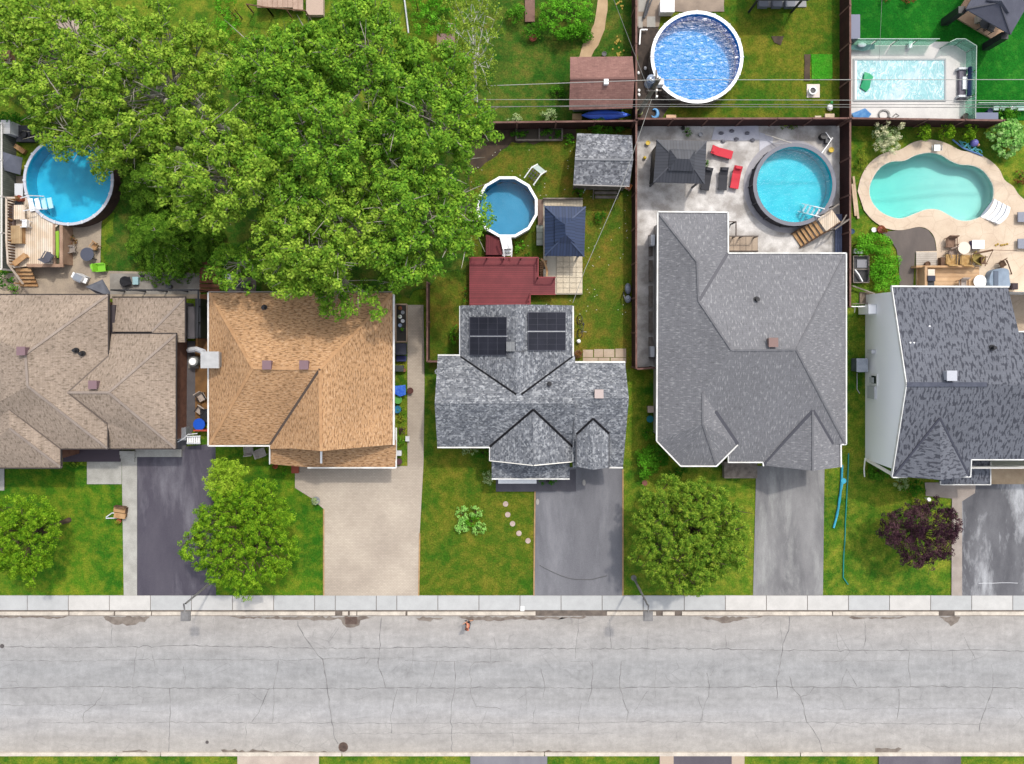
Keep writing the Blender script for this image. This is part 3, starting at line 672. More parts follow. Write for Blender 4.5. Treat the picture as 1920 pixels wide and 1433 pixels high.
# --- tan roofed house
h2 = T('tan_roof_house', 'house with orange tan hip roof and front gable, two mauve roof vents', 'house', P(565, 700))
V = dict(nw=(392,549,3.2), ne=(737,549,3.2), se=(737,834,3.2), sw=(392,835,3.2), r1=(474,690,5.7), r2=(600,692,5.7), g=(602,846,5.7),
         v=(507,833,3.24), w2=(506,842,3.22), w3=(547,841,4.25))
F2 = [['nw','ne','r2','r1'], ['ne','se','g','r2'], ['nw','r1','sw'], ['sw','r1','r2','v'], ['r2','g','w3','w2','v']]
r2o, v2 = roof('roof', V, F2, sh2, h2)
sk = dict(a=(506,826,3.05), b=(742,826,3.05), c=(742,876,2.45), d=(575,876,2.45), e=(547,874,2.47), f=(506,870,2.5))
roof('lower_roof', sk, [['a','b','c','d','e','f']], sh2, h2)
walls(h2, [(392,549,3.2),(737,549,3.2),(737,834,3.2),(392,835,3.2)], .5, 3.1, brickm)
walls(h2, [(510,820,2.9),(737,820,2.9),(737,850,2.9),(510,850,2.9)], .3, 2.6, brickm, 'porch_wall')
a, b = P(520, 838, 3.2), P(725, 838, 3.2); top = v2['g']
MB().add([(a.x, a.y + .1, 2.6), (b.x, b.y + .1, 2.6), (b.x, b.y + .1, 3.3), (top.x, a.y + .1, 5.45), (a.x, a.y + .1, 3.5)], [(0, 1, 2, 3, 4)]).build('gable_wall', siding, h2)
trim('gutter', [(391,549,3.2),(391,836,3.2),(506,836,3.2)], white, h2, .17, .16)
trim('gutter', [(738.5,552,3.2),(738.5,834,3.2)], white, h2, .22, .16)
trim('gutter', [(391,547.5,3.2),(738,547.5,3.2)], plain('grey_gutter', C(160,150,142)), h2, .12, .14)
trim('gutter', [(743,802,2.5),(743,877,2.5),(577,877,2.47)], white, h2, .16, .14, .02)
trim('downspout', [(603,846,2.95),(603,868,2.62)], white, h2, .13, .1, .08)
trim('gutter', [(506,836,3.2),(506,870,2.55)], white, h2, .12, .14)
trim('valley', [v2['r2'], v2['v']], plain('valley_flashing', C(92,76,66)), h2, .17, .05, .02)
rc = M('ridge_caps_tan', C(206,162,118), C(190,146,104), 2)
for x, y in (('nw','r1'), ('ne','r2'), ('sw','r1'), ('r1','r2'), ('r2','g')): trim('ridge_cap', [v2[x], v2[y]], rc, h2, .2, .03, .0)
pN = [v2['nw'], v2['ne'], v2['r2']]
for px in (504, 573): vent(h2, px, 684, pN, mauve, .5, .36)
pipe(h2, 496, 577, pN, black, .12, .35)
c = P(393, 675, 4.6); m = MB().box(c.x - .55, c.y - .5, 0, c.x + .55, c.y + .5, 4.4)
ch = m.build('chimney', M('grey_chimney_block', C(176,172,168), C(158,154,150), 2), h2)
MB().box(c.x - .62, c.y - .57, 4.4, c.x + .62, c.y + .57, 4.6).build('chimney_cap', M('pale_metal_cap', C(206,206,206), C(190,190,190), 2, rough=.5), ch)
for px, wd in ((440, 2.2), (700, 1.2)): 
    q = P(px, 835, 3.2); window(h2, q.x, q.y + .5, .9, wd, 1.4, (0, -1))
q = P(650, 850, 2.9); door(h2, q.x, q.y + .3, .05, 4.4, 2.2, (0, -1), white, 'garage_door')

# --- house with solar panels
h3 = T('solar_panel_house', 'mottled grey gabled house with four dark solar panels on its rear roof', 'house', P(990, 740))
V = dict(nw=(821,667,3.2), wr=(815,757,5.0), sw=(820,838,3.2), nx=(1078,667,3.2), rx=(1078,757,5.0), sx=(1078,838,3.2))
roof('roof', V, [['nw','wr','rx','nx'], ['wr','sw','sx','rx']], sh3, h3); v3 = {k: P(*v) for k, v in V.items()}
W = dict(a=(1074,680,3.2), b=(1074,747,4.9), c=(1074,877,2.9), d=(1172,680,3.2), e=(1179,747,4.9), f=(1168,876,2.9))
roof('roof', W, [['a','b','e','d'], ['b','c','f','e']], sh3, h3); w3 = {k: P(*v) for k, v in W.items()}
X = dict(a=(863,573,3.2), b=(968,571,4.64), c=(968,740,4.64), d=(863,669,3.2), e=(1074,573,3.2), f=(1074,669,3.2))
roof('rear_roof', X, [['a','b','c','d'], ['e','f','c','b']], sh3, h3); x3 = {k: P(*v) for k, v in X.items()}
Y = dict(a=(1000,768,4.76), b=(918,838,3.22), c=(918,864,3.22), d=(1000,873,4.76), e=(1074,838,3.22), f=(1074,866,3.22))
roof('front_gable_roof', Y, [['a','b','c','d'], ['e','a','d','f']], sh3, h3); y3 = {k: P(*v) for k, v in Y.items()}
Z = dict(a=(1112,785,4.31), b=(1081,814,3.86), c=(1080,875,3.86), d=(1112,881,4.31), e=(1142,813,3.86), f=(1142,877,3.86))
roof('dormer_roof', Z, [['a','b','c','d'], ['e','a','d','f']], sh3, h3, .1); z3 = {k: P(*v) for k, v in Z.items()}
roof('porch_roof', dict(a=(922,858,2.95), b=(1068,858,2.95), c=(1068,897,2.4), d=(922,897,2.4)), [['a','b','c','d']], sh3, h3)
walls(h3, [(821,667,3.2),(1172,680,3.2),(1170,868,2.9),(1074,868,2.9),(1074,838,3.2),(820,838,3.2)], .4, 2.8, siding)
walls(h3, [(863,573,3.2),(1074,573,3.2),(1074,690,3.2),(863,690,3.2)], .35, 3.1, siding, 'rear_wall')
walls(h3, [(920,820,3.2),(1072,820,3.2),(1072,862,3.2),(920,862,3.2)], .35, 3.1, siding, 'front_wall')
for P0, P1, top in ((v3['nw'], v3['sw'], v3['wr']), (w3['d'], w3['f'], w3['e'])):
    s_ = 1 if P0.x < 0 else -1
    MB().add([(P0.x + .42 * s_, P0.y - .4, 2.7), (P1.x + .42 * s_, P1.y + .4, 2.7), (top.x + .5 * s_, top.y, top.z - .25)], [(0, 1, 2)]).build('gable_wall', siding, h3)
MB().prism([(z3['b'].x + .15, z3['b'].y), (z3['c'].x + .15, z3['c'].y + .25), (z3['f'].x - .15, z3['f'].y + .25), (z3['e'].x - .15, z3['e'].y)], 2.9, 3.74).build('dormer_wall', plain('dark_dormer_cheek', C(92,92,100)), h3)
trim('gutter', [(821,666,3.2),(862,666,3.2)], white, h3, .16, .15); trim('gutter', [(1075,679,3.2),(1172,679,3.2)], white, h3, .2, .15)
trim('gutter', [(820,839,3.2),(918,839,3.2)], white, h3, .16, .15); trim('gutter', [(922,898,2.4),(1068,898,2.4)], white, h3, .15, .15)
trim('gutter', [(1074.5,574,3.2),(1074.5,668,3.2)], white, h3, .18, .14); trim('gutter', [(862,574,3.2),(862,668,3.2)], ltgrey, h3, .1, .12)
trim('gutter', [(1142,877,2.9),(1168,877,2.9)], white, h3, .14, .12)
trim('fascia', [y3['c'], y3['d'], y3['f'], y3['e']], cream, h3, .1, .16, -.08); trim('fascia', [y3['b'], y3['c']], white, h3, .1, .14)
trim('fascia', [y3['e'], y3['f']], white, h3, .14, .14)
for a_, b_ in ((x3['d'], x3['c']), (x3['f'], x3['c'] + Vector((.35, 0, 0))), (y3['a'], y3['b']), (y3['a'], y3['e']), (z3['a'], z3['b']), (z3['a'], z3['e'])):
    trim('valley', [a_, b_], plain('black_flashing', (.012, .012, .014), .8, 0, .05), h3, .15, .05, .035)
for a_, b_ in ((z3['b'], z3['c']), (z3['e'], z3['f'])): trim('valley', [a_, b_], dkgrey, h3, .08, .05, .01)
trim('seam', [w3['b'] + Vector((0, 0, .02)), P(1077, 838, 3.5)], dkgrey, h3, .05, .03, .02)
pW = [x3['a'], x3['b'], x3['c']]; pE = [x3['e'], x3['f'], x3['c']]
panel_m = M('solar_glass', (.013, .014, .02), (.018, .019, .027), 1, rough=.4, bump=0, fine=.05, spec=.12)
for pl, x0, x1, rows in ((pW, 882, 951, ((595,629),(632,666))), (pE, 989, 1059, ((586,620),(623,657)))):
    nrm = (pl[1] - pl[0]).cross(pl[2] - pl[0]); nrm.normalize(); nrm = nrm if nrm.z > 0 else -nrm
    for y0, y1 in rows:
        q = [hit(x, y, pl) + nrm * .12 for x, y in ((x0, y1), (x1, y1), (x1, y0), (x0, y0))]
        lo = [p - nrm * .06 for p in q]
        o = MB().add(lo + q, [(0, 1, 2, 3)[::-1], (4, 5, 6, 7), (0, 1, 5, 4), (1, 2, 6, 5), (2, 3, 7, 6), (3, 0, 4, 7)]).build('solar_panel', panel_m, h3)
        m = MB(); L = lambda s_, t_: (q[0] * (1 - s_) + q[1] * s_) * (1 - t_) + (q[3] * (1 - s_) + q[2] * s_) * t_ + nrm * .004
        for s_ in (.25, .5, .75): m.bar(L(s_, 0), L(s_, 1), .018, .012)
        m.bar(L(0, .33), L(1, .33), .012, .012); m.bar(L(0, .67), L(1, .67), .012, .012)
        for a_, b_ in (((0,0),(1,0)), ((1,0),(1,1)), ((1,1),(0,1)), ((0,1),(0,0))): m.bar(L(*a_), L(*b_), .04, .04)
        m.build('panel_frame', plain('panel_lines', C(72,74,86)), o)
for y in (630.5, 621.5):
    pl, a_, b_ = (pW, 882, 951) if y > 625 else (pE, 989, 1059)
    trim('panel_rail', [hit(a_, y, pl), hit(b_, y, pl)], ltgrey, h3, .06, .06, .06)
c = hit(957, 650, pW); MB().box(c.x - .28, c.y - .32, c.z - .1, c.x + .28, c.y + .32, c.z + .25).build('junction_box', M('grey_box_lid', C(150,152,154), C(138,140,142), 3, stripe=('x', .14, .8)), h3)
c = hit(956, 666, pW); MB().ring(c, .25, .32, c.z, c.z + .06, 4, math.pi / 4).build('vent_frame', dkgrey, h3)
trim('conduit', [hit(966, 658, pW), hit(978, 660, pE), hit(988, 656, pE)], dkgrey, h3, .04, .04, .05)
pw_ = [w3['a'], w3['b'], w3['e']]; vent(h3, 1122, 738, pw_, M('pinkish_vent', C(205,188,182)), .5, .3)
pipe(h3, 1030, 720, [v3['nw'], v3['wr'], v3['rx']], black, .1, .35)
MB().pbox(934, 898, 1006, 907, .05, .7).build('porch_base', white, h3)
for px in (938, 1000):
    c = P(px, 893, 2.3); MB().cyl(c, .09, .05, 2.3, 10).build('porch_post', white, h3)
for px, wd in ((855, 1.8), (960, 2.0)):
    q = P(px, 838 if px < 900 else 862, 3.2); window(h3, q.x, q.y + (.4 if px < 900 else .36), .9, wd, 1.4, (0, -1))
q = P(1120, 868, 2.9); door(h3, q.x, q.y + .4, .05, 2.7, 2.1, (0, -1), white, 'garage_door')

# --- large grey hip roofed house
h4 = T('grey_hip_house', 'large house with plain grey hip roof, white gutters and an octagonal front bay', 'house', P(1410, 650))
V = dict(nw=(1234,399,3.3), n1=(1307,491,4.7), n2=(1310,564,4.72), ne=(1364,400,3.3), v=(1364,475,3.3), m1=(1372,657,5.9), m2=(1493,656,5.9),
         e1=(1585,476,3.3), e2=(1585,833,3.36), b0=(1318,737,4.86), b1=(1318,796,4.86), w=(1231,827,3.3), s1=(1276,873,3.3), s2=(1343,873,3.3), s3=(1383,833,3.42),
         p1=(1365,854,3.1), p2=(1365,866,2.95), p3=(1430,866,2.95), g0=(1524,770,4.33), g1=(1524,883,4.33), gw=(1432,873,2.95), ge=(1575,876,3.3), gn=(1561,833,3.42), ge2=(1575,833,3.3))
F4 = [['nw','n1','n2','m1','b0','b1','w'], ['nw','ne','n1'], ['ne','v','n2','n1'], ['m1','n2','v','e1','m2'], ['m2','e1','e2'], ['m1','m2','e2','gn','g0','p3','p2','p1','s3','b0'],
      ['w','b1','s1'], ['s1','b1','s2'], ['s2','b1','s3'], ['b0','s3','b1'], ['g0','g1','gw','p3'], ['g0','gn','ge2','ge','g1']]
r4, v4 = roof('roof', V, F4, sh4, h4)
walls(h4, [(1233,399,3.3),(1364,400,3.3),(1364,476,3.3),(1585,476,3.3),(1585,833,3.3),(1575,833,3.3),(1575,868,3.3),(1434,868,3.0),(1430,866,3.0),(1380,866,3.0),(1380,836,3.3),(1343,873,3.3),(1276,873,3.3),(1231,827,3.3)], .45, 3.0, siding)
a, b = v4['gw'], v4['ge']; MB().add([(a.x + .4, a.y + .45, 2.7), (b.x - .4, b.y + .45, 2.7), (v4['g1'].x, a.y + .45, 4.05)], [(0, 1, 2)]).build('gable_wall', siding, h4)
trim('gutter', [(1231,827,3.3),(1233,397.5,3.3),(1364.5,398.5,3.3),(1365,475,3.3),(1586,475,3.3),(1586,833,3.3),(1576,833.5,3.3),(1576.5,876,3.3)], white, h4, .17, .16)
trim('gutter', [(1231,827,3.3),(1276,874,3.3),(1343,874,3.3),(1383,834,3.4)], white, h4, .16, .16)
trim('gutter', [(1365,855,3.1),(1365,867,2.95),(1430,867,2.95),(1431,874,2.95)], white, h4, .14, .14)
fl = plain('dark_grey_flashing', C(84,84,92))
for a_, b_ in (('v','n2'), ('g0','gw'), ('g0','gn'), ('b0','s3')):
    d = (v4[b_] - v4[a_]); st = v4[a_] + d * (.0 if a_ != 'b0' else .35)
    trim('valley', [st, v4[b_]], fl, h4, .24, .04, .02)
rc4 = M('ridge_caps_grey', C(112,112,116), C(124,124,128), 2)
for a_, b_ in (('nw','n1'), ('n1','n2'), ('n2','m1'), ('m1','m2'), ('m2','e2'), ('m2','e1'), ('g0','g1'), ('b0','b1'), ('b1','s2')):
    trim('ridge_cap', [v4[a_], v4[b_]], rc4, h4, .13, .05, .005)
p4n = [v4['m1'], v4['m2'], v4['e1']]
vent(h4, 1446, 642, p4n, M('brown_vent', C(150,124,118)), .52, .36); pipe(h4, 1418, 562, p4n, black, .13, .35)
MB().pbox(1358, 866, 1420, 876, .05, .7).pbox(1358, 876, 1420, 897, .05, .5).build('front_step', wood_gr, h4)
for px in (1310, ): q = P(px, 873, 3.3); window(h4, q.x, q.y + .45, .9, 2.2, 1.4, (0, -1))
q = P(1500, 868, 3.3); door(h4, q.x, q.y + .45, .05, 4.3, 2.2, (0, -1), white, 'garage_door')
q = P(1400, 866, 3.0); door(h4, q.x, q.y + .45, .6, 1.0, 2.05, (0, -1), M('dark_door', C(90,60,50)))
for px, py, h_ in ((1222, 450, .8), (1222, 660, .7)):
    c = P(px, py, 1.0); MB().box(c.x - .05, c.y - .4, .1, c.x + .25, c.y + .4, .1 + h_).build('wall_unit', ltgrey, h4)

# --- slate roofed house with the white gable wall
h5 = T('white_gable_house', 'slate blue gabled house showing its tall white side wall', 'house', P(1750, 720))
V = dict(a=(1672,538,3.75), b=(1890,539,3.75), r0=(1699.5,721,5.6), r1=(1934,721,5.6), s0=(1672.5,894,3.75), s1=(1818,894,3.75), s2=(1820,862,4.05), s3=(1938,862,4.05))
roof('roof', V, [['a','b','r1','r0'], ['r0','r1','s3','s2','s1','s0']], sh5, h5); v5 = {k: P(*v) for k, v in V.items()}
roof('extension_roof', dict(a=(1904,623,3.2), b=(2200,623,3.2), c=(2200,706,4.8), d=(1880,706,4.8), e=(2200,862,3.9), f=(1936,862,3.9)), [['a','b','c','d'], ['d','c','e','f']], sh5, h5)
Gq = dict(a=(1762,784,4.95), b=(1675,893,3.79), c=(1764,900,4.95), d=(1817,893,3.79))
roof('front_gable_roof', Gq, [['a','b','c'], ['a','c','d']], sh5, h5); g5 = {k: P(*v) for k, v in Gq.items()}
for k in ('b', 'd'): trim('valley', [g5['a'], g5[k]], plain('slate_flashing', C(66,68,82)), h5, .13, .04, .03)
roof('entry_roof', dict(a=(1820,864,2.7), b=(1856,864,2.7), c=(1856,908,2.45), d=(1763,908,2.45), e=(1763,886,2.7), f=(1820,886,2.7)), [['a','b','c','d','e','f']], sh5, h5)
wx = P(1622, 700, 0).x; yn, ys = P(0, 553, 0).y, P(0, 861, 0).y; yr = v5['r0'].y; x1_ = wx + 18
MB().add([(wx, yn, 0), (wx, ys, 0), (wx, ys, 3.82), (wx, yr, 5.5), (wx, yn, 3.76)], [(0, 1, 2, 3, 4)]).build('side_wall', siding_w, h5)
MB().add([(wx, yn, 0), (x1_, yn, 0), (x1_, yn, 3.6), (wx, yn, 3.6)], [(0, 1, 2, 3)]).build('wall', siding_w, h5)
MB().add([(wx, ys, 0), (x1_, ys, 0), (x1_, ys, 3.7), (wx, ys, 3.7)], [(3, 2, 1, 0)]).build('wall', siding_w, h5)
trim('fascia', [v5['a'], v5['r0'], v5['s0']], white, h5, .1, .2, -.06)
trim('gutter', [(1671,537,3.75),(1891,538,3.75)], white, h5, .2, .16); trim('gutter', [(1673,895,3.75),(1700,895,3.75)], white, h5, .14, .14)
trim('gutter', [(1790,894,3.75),(1819,894,3.75),(1820.5,862,4.0),(1940,862,4.0)], white, h5, .13, .14)
trim('gutter', [(1763,886,2.5),(1763,909,2.45),(1857,909,2.45),(1857,866,2.7)], white, h5, .09, .1)
trim('gutter', [(1905,622,3.2),(2200,622,3.2)], white, h5, .18, .16)
trim('soffit', [P(1625, 862, .4), P(1672, 889, 3.5)], cream, h5, .25, .08)
trim('ridge_cap', [v5['r0'], P(1850, 721, 5.6)], M('ridge_caps_slate', C(92,96,110), C(80,84,98), 3), h5, .3, .05, .01)
p5 = [v5['a'], v5['b'], v5['r0']]
vent(h5, 1777, 704, p5, M('pale_vent', C(205,208,216)), .58, .4); pipe(h5, 1860, 652, p5, black, .12, .35)
for px, py in ((1743,612),(1707,643),(1714,643)): MB().ball(hit(px, py, p5), .07, .07, .05, 6, 4).build('roof_fixing', white, h5)
# window and boxes on the white wall (set on the wall plane where the photograph shows them)
def onwall(px, py):
    z = H - H * wx / ((px - CX) / S); k = (H - z) / H
    return Vector((wx, -(py - CY) / S * k, z))
c = onwall(1640, 712); m = MB().box(wx - .06, c.y - .42, c.z - .45, wx - .002, c.y + .42, c.z + .45); o = m.build('window', white, h5)
MB().box(wx - .08, c.y - .28, c.z - .32, wx - .062, c.y + .28, c.z + .32).build('pane', glass_dark, o)
m = MB().box(wx - .6, P(0,590).y, .2, wx - .003, P(0,573).y, 1.6); m.build('bulkhead', siding_w, h5)
m = MB(); z_ = 1.62
q = [(wx - .6, P(0,590).y, z_), (wx - .003, P(0,590).y, z_), (wx - .003, P(0,573).y, z_), (wx - .6, P(0,573).y, z_)]
m.path(q + [q[0]], .05, .05); m.build('bulkhead_rail', ltgrey, h5)
for d_, y0, y1, z0, z1 in ((.3, 662, 655, .9, 1.5), (.14, 745, 722, .6, 1.6), (.1, 716, 706, .8, 1.4)):
    MB().box(wx - d_, P(0,y0).y, z0, wx - .01, P(0,y1).y, z1).build('meter_box', ltgrey, h5)
for dx in (2.2, 5.4): window(h5, wx + dx, ys, 1.1, 1.7, 1.3, (0, -1))
q = P(990, 862, 3.2); MB().add([(P(925,862,3.2).x, q.y + .34, 3.0), (P(1068,862,3.2).x, q.y + .34, 3.0), (P(1000,862,4.6).x, q.y + .34, 4.55)], [(0, 1, 2)]).build('gable_wall', siding, h3)
# ---------------------------------------------------------------- pools
upm = plain('pool_upright', C(90, 92, 98))
def liner(name, a, b): return M(name, a, b, .8, rough=.6, bump=0, fine=.05)
def round_pool(label, cx, cy, rpx, z, rim_w, wallm, rimm, linm, watm, n=48, ph=0, drop=.18, sides=None, ext=None):
    c = P(cx, cy, z); k = (H - z) / H; r = rpx / S * k
    root = T('round_pool', label, 'swimming pool', (c.x, c.y, 0))
    m = MB((c.x, c.y, 0)); ri = r - rim_w
    m.ring((0, 0), ri + .02, r - .05, .0, z - .06, n, ph); m.build('pool_wall', wallm, root)
    m = MB((c.x, c.y, 0)); m.ring((0, 0), ri, r, z - .06, z, n, ph); rm = m.build('rim', rimm, root)
    if sides:
        for i in range(sides):
            a = ph + 2 * math.pi * i / sides; m = MB((c.x, c.y, 0))
            m.bar((math.cos(a) * (ri - .02), math.sin(a) * (ri - .02), z + .01), (math.cos(a) * (r + .03), math.sin(a) * (r + .03), z + .01), .1, .05); m.build('rim_clip', ltgrey, rm)
    m = MB((c.x, c.y, 0)); m.cyl((0, 0), ri - .001, .09, .1, n)
    q = len(m.v)
    for i in range(n):
        a, b = ph + 2 * math.pi * i / n, ph + 2 * math.pi * (i + 1) / n; rr = ri + .005
        m.add([(rr * math.cos(a), rr * math.sin(a), .1), (rr * math.cos(b), rr * math.sin(b), .1), (rr * math.cos(b), rr * math.sin(b), z - .03), (rr * math.cos(a), rr * math.sin(a), z - .03)], [(3, 2, 1, 0)])
    m.build('liner', linm, root)
    m = MB((c.x, c.y, 0)); m.poly([(ri * 1.0 * math.cos(ph + 2 * math.pi * i / n), ri * math.sin(ph + 2 * math.pi * i / n), z - drop) for i in range(n)]); m.build('water', watm, root)
    if ext:
        for i in range(ext):
            m = MB((c.x, c.y, 0)); a = ph + 2 * math.pi * i / ext; d = Vector((math.cos(a), math.sin(a), 0))
            m.bar(d * (r - .03) + Vector((0, 0, .02)), d * (r - .03) + Vector((0, 0, z - .05)), .1, .07); m.build('upright', upm, root)
    return root, c, r
w_calm = watermat('calm_water', (.75, .95, 1.0), 5, .03, .08)
p1, c1, rr1 = round_pool('large bright blue round pool partly under tree branches at left', 128, 338, 85, 1.3, .2, M('brown_pool_wall', C(96,74,68), C(76,58,54), 2), plain('pale_rim', C(214,216,226)),
    liner('sky_blue_liner', C(34,176,208,1.55), C(56,190,216,1.55)), w_calm, 56, sides=20)
p2_, c2, rr2 = round_pool('dark blue round pool with glittering rippled water and white rim', 1307, 107, 87, 1.3, .24, M('stone_print_wall', C(176,168,158), C(120,112,104), 3, ramp=(.45,.55)), white,
    liner('deep_blue_liner', C(14,138,204,1.55), C(26,146,210,1.55)), watermat('rippled_water', (.8, .93, 1.0), 2.1, .1, .22, (1, 1.9, 1), 1.15), 56, sides=16)
p3_, c3, rr3 = round_pool('small twelve sided steel blue pool with white rim beside red deck', 951, 388, 59, 1.3, .2, plain('white_pool_wall', (.7, .7, .7)), white,
    liner('steel_blue_liner', C(58,146,182,1.35), C(68,154,190,1.35)), watermat('still_water', (.8, .95, 1.0), 3, .02, .1), 12, ph=math.pi / 12)
p4_, c4, rr4 = round_pool('turquoise round frame pool with charcoal wall beside sun loungers', 1490, 346, 78, 1.15, .28, M('charcoal_pool_fabric', C(62,62,70), C(76,76,84), 2), plain('grey_pool_rim', C(126,128,138)),
    liner('turquoise_liner', C(34,188,204,1.5), C(62,204,214,1.5)), w_calm, 40, ext=14)
m = MB(); m.cyl(P(1481, 350), 3.5, .05, .075, 48); tag(m.build('ground_cloth', M('grey_ground_cloth', C(196,194,200), C(180,178,184), 1)), 'pale round ground cloth under the turquoise frame pool', 'ground cloth')

# kidney pool let into the ground
k5 = T('kidney_pool', 'kidney shaped turquoise inground pool in beige deck', 'swimming pool', P(1745, 352))
cen = Vector((0, 0, 0))
for q in pool5: cen += q
cen /= len(pool5)
def depth5(p): 
    t = min(1, max(0, (p.x - P(1650, 0).x) / (P(1800, 0).x - P(1650, 0).x))); return -1.55 + .65 * t * t * (3 - 2 * t)
m = MB(); NR = 7; n5 = len(pool5); V_ = []; Fx = []
for j in range(NR + 1):
    s_ = 1 - .97 * j / NR
    for q in pool5:
        pt = cen + (q - cen) * s_
        e = min(1, j / 2.0)
        V_.append((pt.x, pt.y, (depth5(pt) * (.93 + .07 * e)) if j else -.0))
top = [(q.x, q.y, .035) for q in pool5]
low = [(cen.x + (q.x - cen.x) * .985, cen.y + (q.y - cen.y) * .985, depth5(q) * .93) for q in pool5]
V_[0:n5] = low
m.add(top + V_, [(i, (i + 1) % n5, (i + 1) % n5 + n5, i + n5)[::-1] for i in range(n5)] + [(n5 + j * n5 + i, n5 + j * n5 + (i + 1) % n5, n5 + (j + 1) * n5 + (i + 1) % n5, n5 + (j + 1) * n5 + i)[::-1] for j in range(NR) for i in range(n5)] + [[n5 + NR * n5 + i for i in range(n5)][::-1]])
m.build('liner', M('aqua_liner', (.60, .68, .65), (.55, .65, .63), .7, rough=.6, bump=0, fine=.03), k5, True)
t = NT('deep_pool_water'); bp = t.n('Bump', {'Height': t.noise(t.pos(), 3, 3), 'Strength': 1.0, 'Distance': .02}).outputs[0]
mx = t.n('MixShader', {0: t.n('Fresnel', {'IOR': 1.33, 'Normal': bp}).outputs[0], 1: t.n('BsdfTransparent').outputs[0], 2: t.n('BsdfGlossy', {'Roughness': .06, 'Normal': bp}).outputs[0]})
t.t.links.new(mx.outputs[0], t.out.inputs[0]); va = t.n('VolumeAbsorption', {'Color': (.24, .93, .89), 'Density': .62}); t.t.links.new(va.outputs[0], t.out.inputs[1])
m = MB(); m.prism([cen + (q - cen) * 1.004 for q in pool5], -2.6, -.1); m.build('water', t.mat, k5)
cop = spline([P(x, y) for x, y in POOL5], 3); m = MB()
m.path([Vector((q.x, q.y, .05)) for q in cop + cop[:1]], .1, .05); m.build('coping', plain('pale_coping', C(236,224,206)), k5)
sw_ = plain('white_step_plastic', (.64, .65, .67), .5)
e0, e1, f0, f1 = Vector((1836,407,0)), Vector((1862,373,0)), Vector((1868,422,0)), Vector((1889,391,0))
for i in range(4):
    t0, t1 = i / 4 + .012, (i + 1) / 4 - .012; q = []
    for t_, rev in ((t0, 0), (t1, 1)):
        a_, b_ = e0.lerp(f0, t_), e1.lerp(f1, t_); n_ = Vector((f0.x - e0.x, f0.y - e0.y, 0)).normalized() * 5
        row = [a_.lerp(b_, j / 8) + n_ * (1 - (2 * j / 8 - 1) ** 2) for j in range(9)]; q += row[::-1] if rev else row
    MB().prism([P(v.x, v.y) for v in q], .07, .12 + .07 * i).build('pool_step', sw_, k5)
MB().prism([P(v.x, v.y) for v in (e0, f0, f1, e1)], .03, .085).build('step_base', plain('step_shade', C(150,160,172)), k5)
# skimmer lid
MB().pbox(1754, 272, 1763, 282, .06, .12).thing('skimmer_lid', white, 'small white lid on beige deck above kidney pool', 'lid')

# covered rectangular pool
c6 = T('covered_pool', 'rectangular inground pool under pale teal bubble cover', 'swimming pool', P(1687, 150))
t = NT('bubble_cover'); p = t.pos()
pd = t.mix(.5, p, t.n('TexNoise', {'Vector': p, 'Scale': .8, 'Detail': 3}).outputs['Color'], 'ADD')
wv = t.n('TexNoise', {'Vector': t.scale(pd, (1.2, .45, 1)), 'Scale': 2.1, 'Detail': 4, 'Distortion': 1.4}).outputs['Fac']
rdg = t.math('ABSOLUTE', t.math('SUBTRACT', wv, .5))
col = t.mix(t.rng(rdg, .0, .035, 1., 0.), C(146,206,212), C(222,238,242))
col = t.mix(t.rng(t.noise(p, .5, 3), .55, .62, 0, .6), col, C(206,226,238))
t.bump(wv, .8, .08); cov = t.done(col, .35, 0, .5)
MB().pbox(1603, 113, 1771, 187, .06, .09).build('bubble_cover', cov, c6)
m = MB()
for a, b, c_, d in ((1600,110,1774,113), (1600,187,1774,190), (1600,113,1603,187), (1771,113,1774,187)): m.pbox(a, b, c_, d, .05, .12)
m.build('coping', plain('grey_coping', C(176,182,184)), c6); MB().pbox(1603.4, 114, 1606.5, 186.5, .09, .14).build('cover_edge', white, c6)

# ---------------------------------------------------------------- fences
fbrown = M('dark_brown_fence', C(74,40,36), C(60,32,30), 1.5, stripe=('x', .15, .5), bump=0)
fbrown_y = M('dark_brown_fence_side', C(74,40,36), C(60,32,30), 1.5, stripe=('y', .15, .5), bump=0)
frail = M('brown_fence_rail', C(138,104,94), C(116,84,76), 2)
def fence(label, a, b, h, panelm, railm, th=.05, post=2.4, gap=.0):
    A, B = P(*a, h), P(*b, h); A.z = B.z = 0; L = (B - A).length; d = (B - A).normalized()
    root = T('board_fence', label, 'fence', (A + B) / 2)
    z = Vector((0, 0, 1))
    MB().bar(A + z * (h / 2), B + z * (h / 2), th, h - .06).build('panel', panelm, root)
    MB().bar(A + z * (h + .0), B + z * (h + .0), .13, .06).build('rail', railm, root)
    n = max(1, int(L / post))
    for i in range(n + 1):
        p = A + d * (L * i / n)
        MB().box(p.x - .06, p.y - .06, 0, p.x + .06, p.y + .06, h + .08).build('post', railm, root)
    return root
G = 'brown board fences between yards'
fence('dark brown fence between brown shed and dark blue pool', (1193,-60), (1193,222), 1.8, fbrown_y, frail)
fence('dark brown fence between solar house yard and lounger patio', (1193,229), (1193,690), 1.8, fbrown_y, frail)
fence('dark brown fence between yellow lawn and covered pool', (1594,-60), (1594,221), 1.6, fbrown_y, frail)
fence('dark brown fence between frame pool and kidney pool', (1594,226), (1594,575), 1.6, fbrown_y, frail)
fence('dark brown fence with pale rail below brown shed', (896,230), (1190,227), 1.8, fbrown, frail)
fence('dark brown fence above lounger patio', (1197,223), (1590,222), 1.8, fbrown, frail)
fence('dark brown fence behind the kidney pool shrubs', (1598,222), (1882,226), 1.8, fbrown, frail)
fence('low brown fence beside paver side path', (801,530), (801,677), 1.5, fbrown_y, frail)
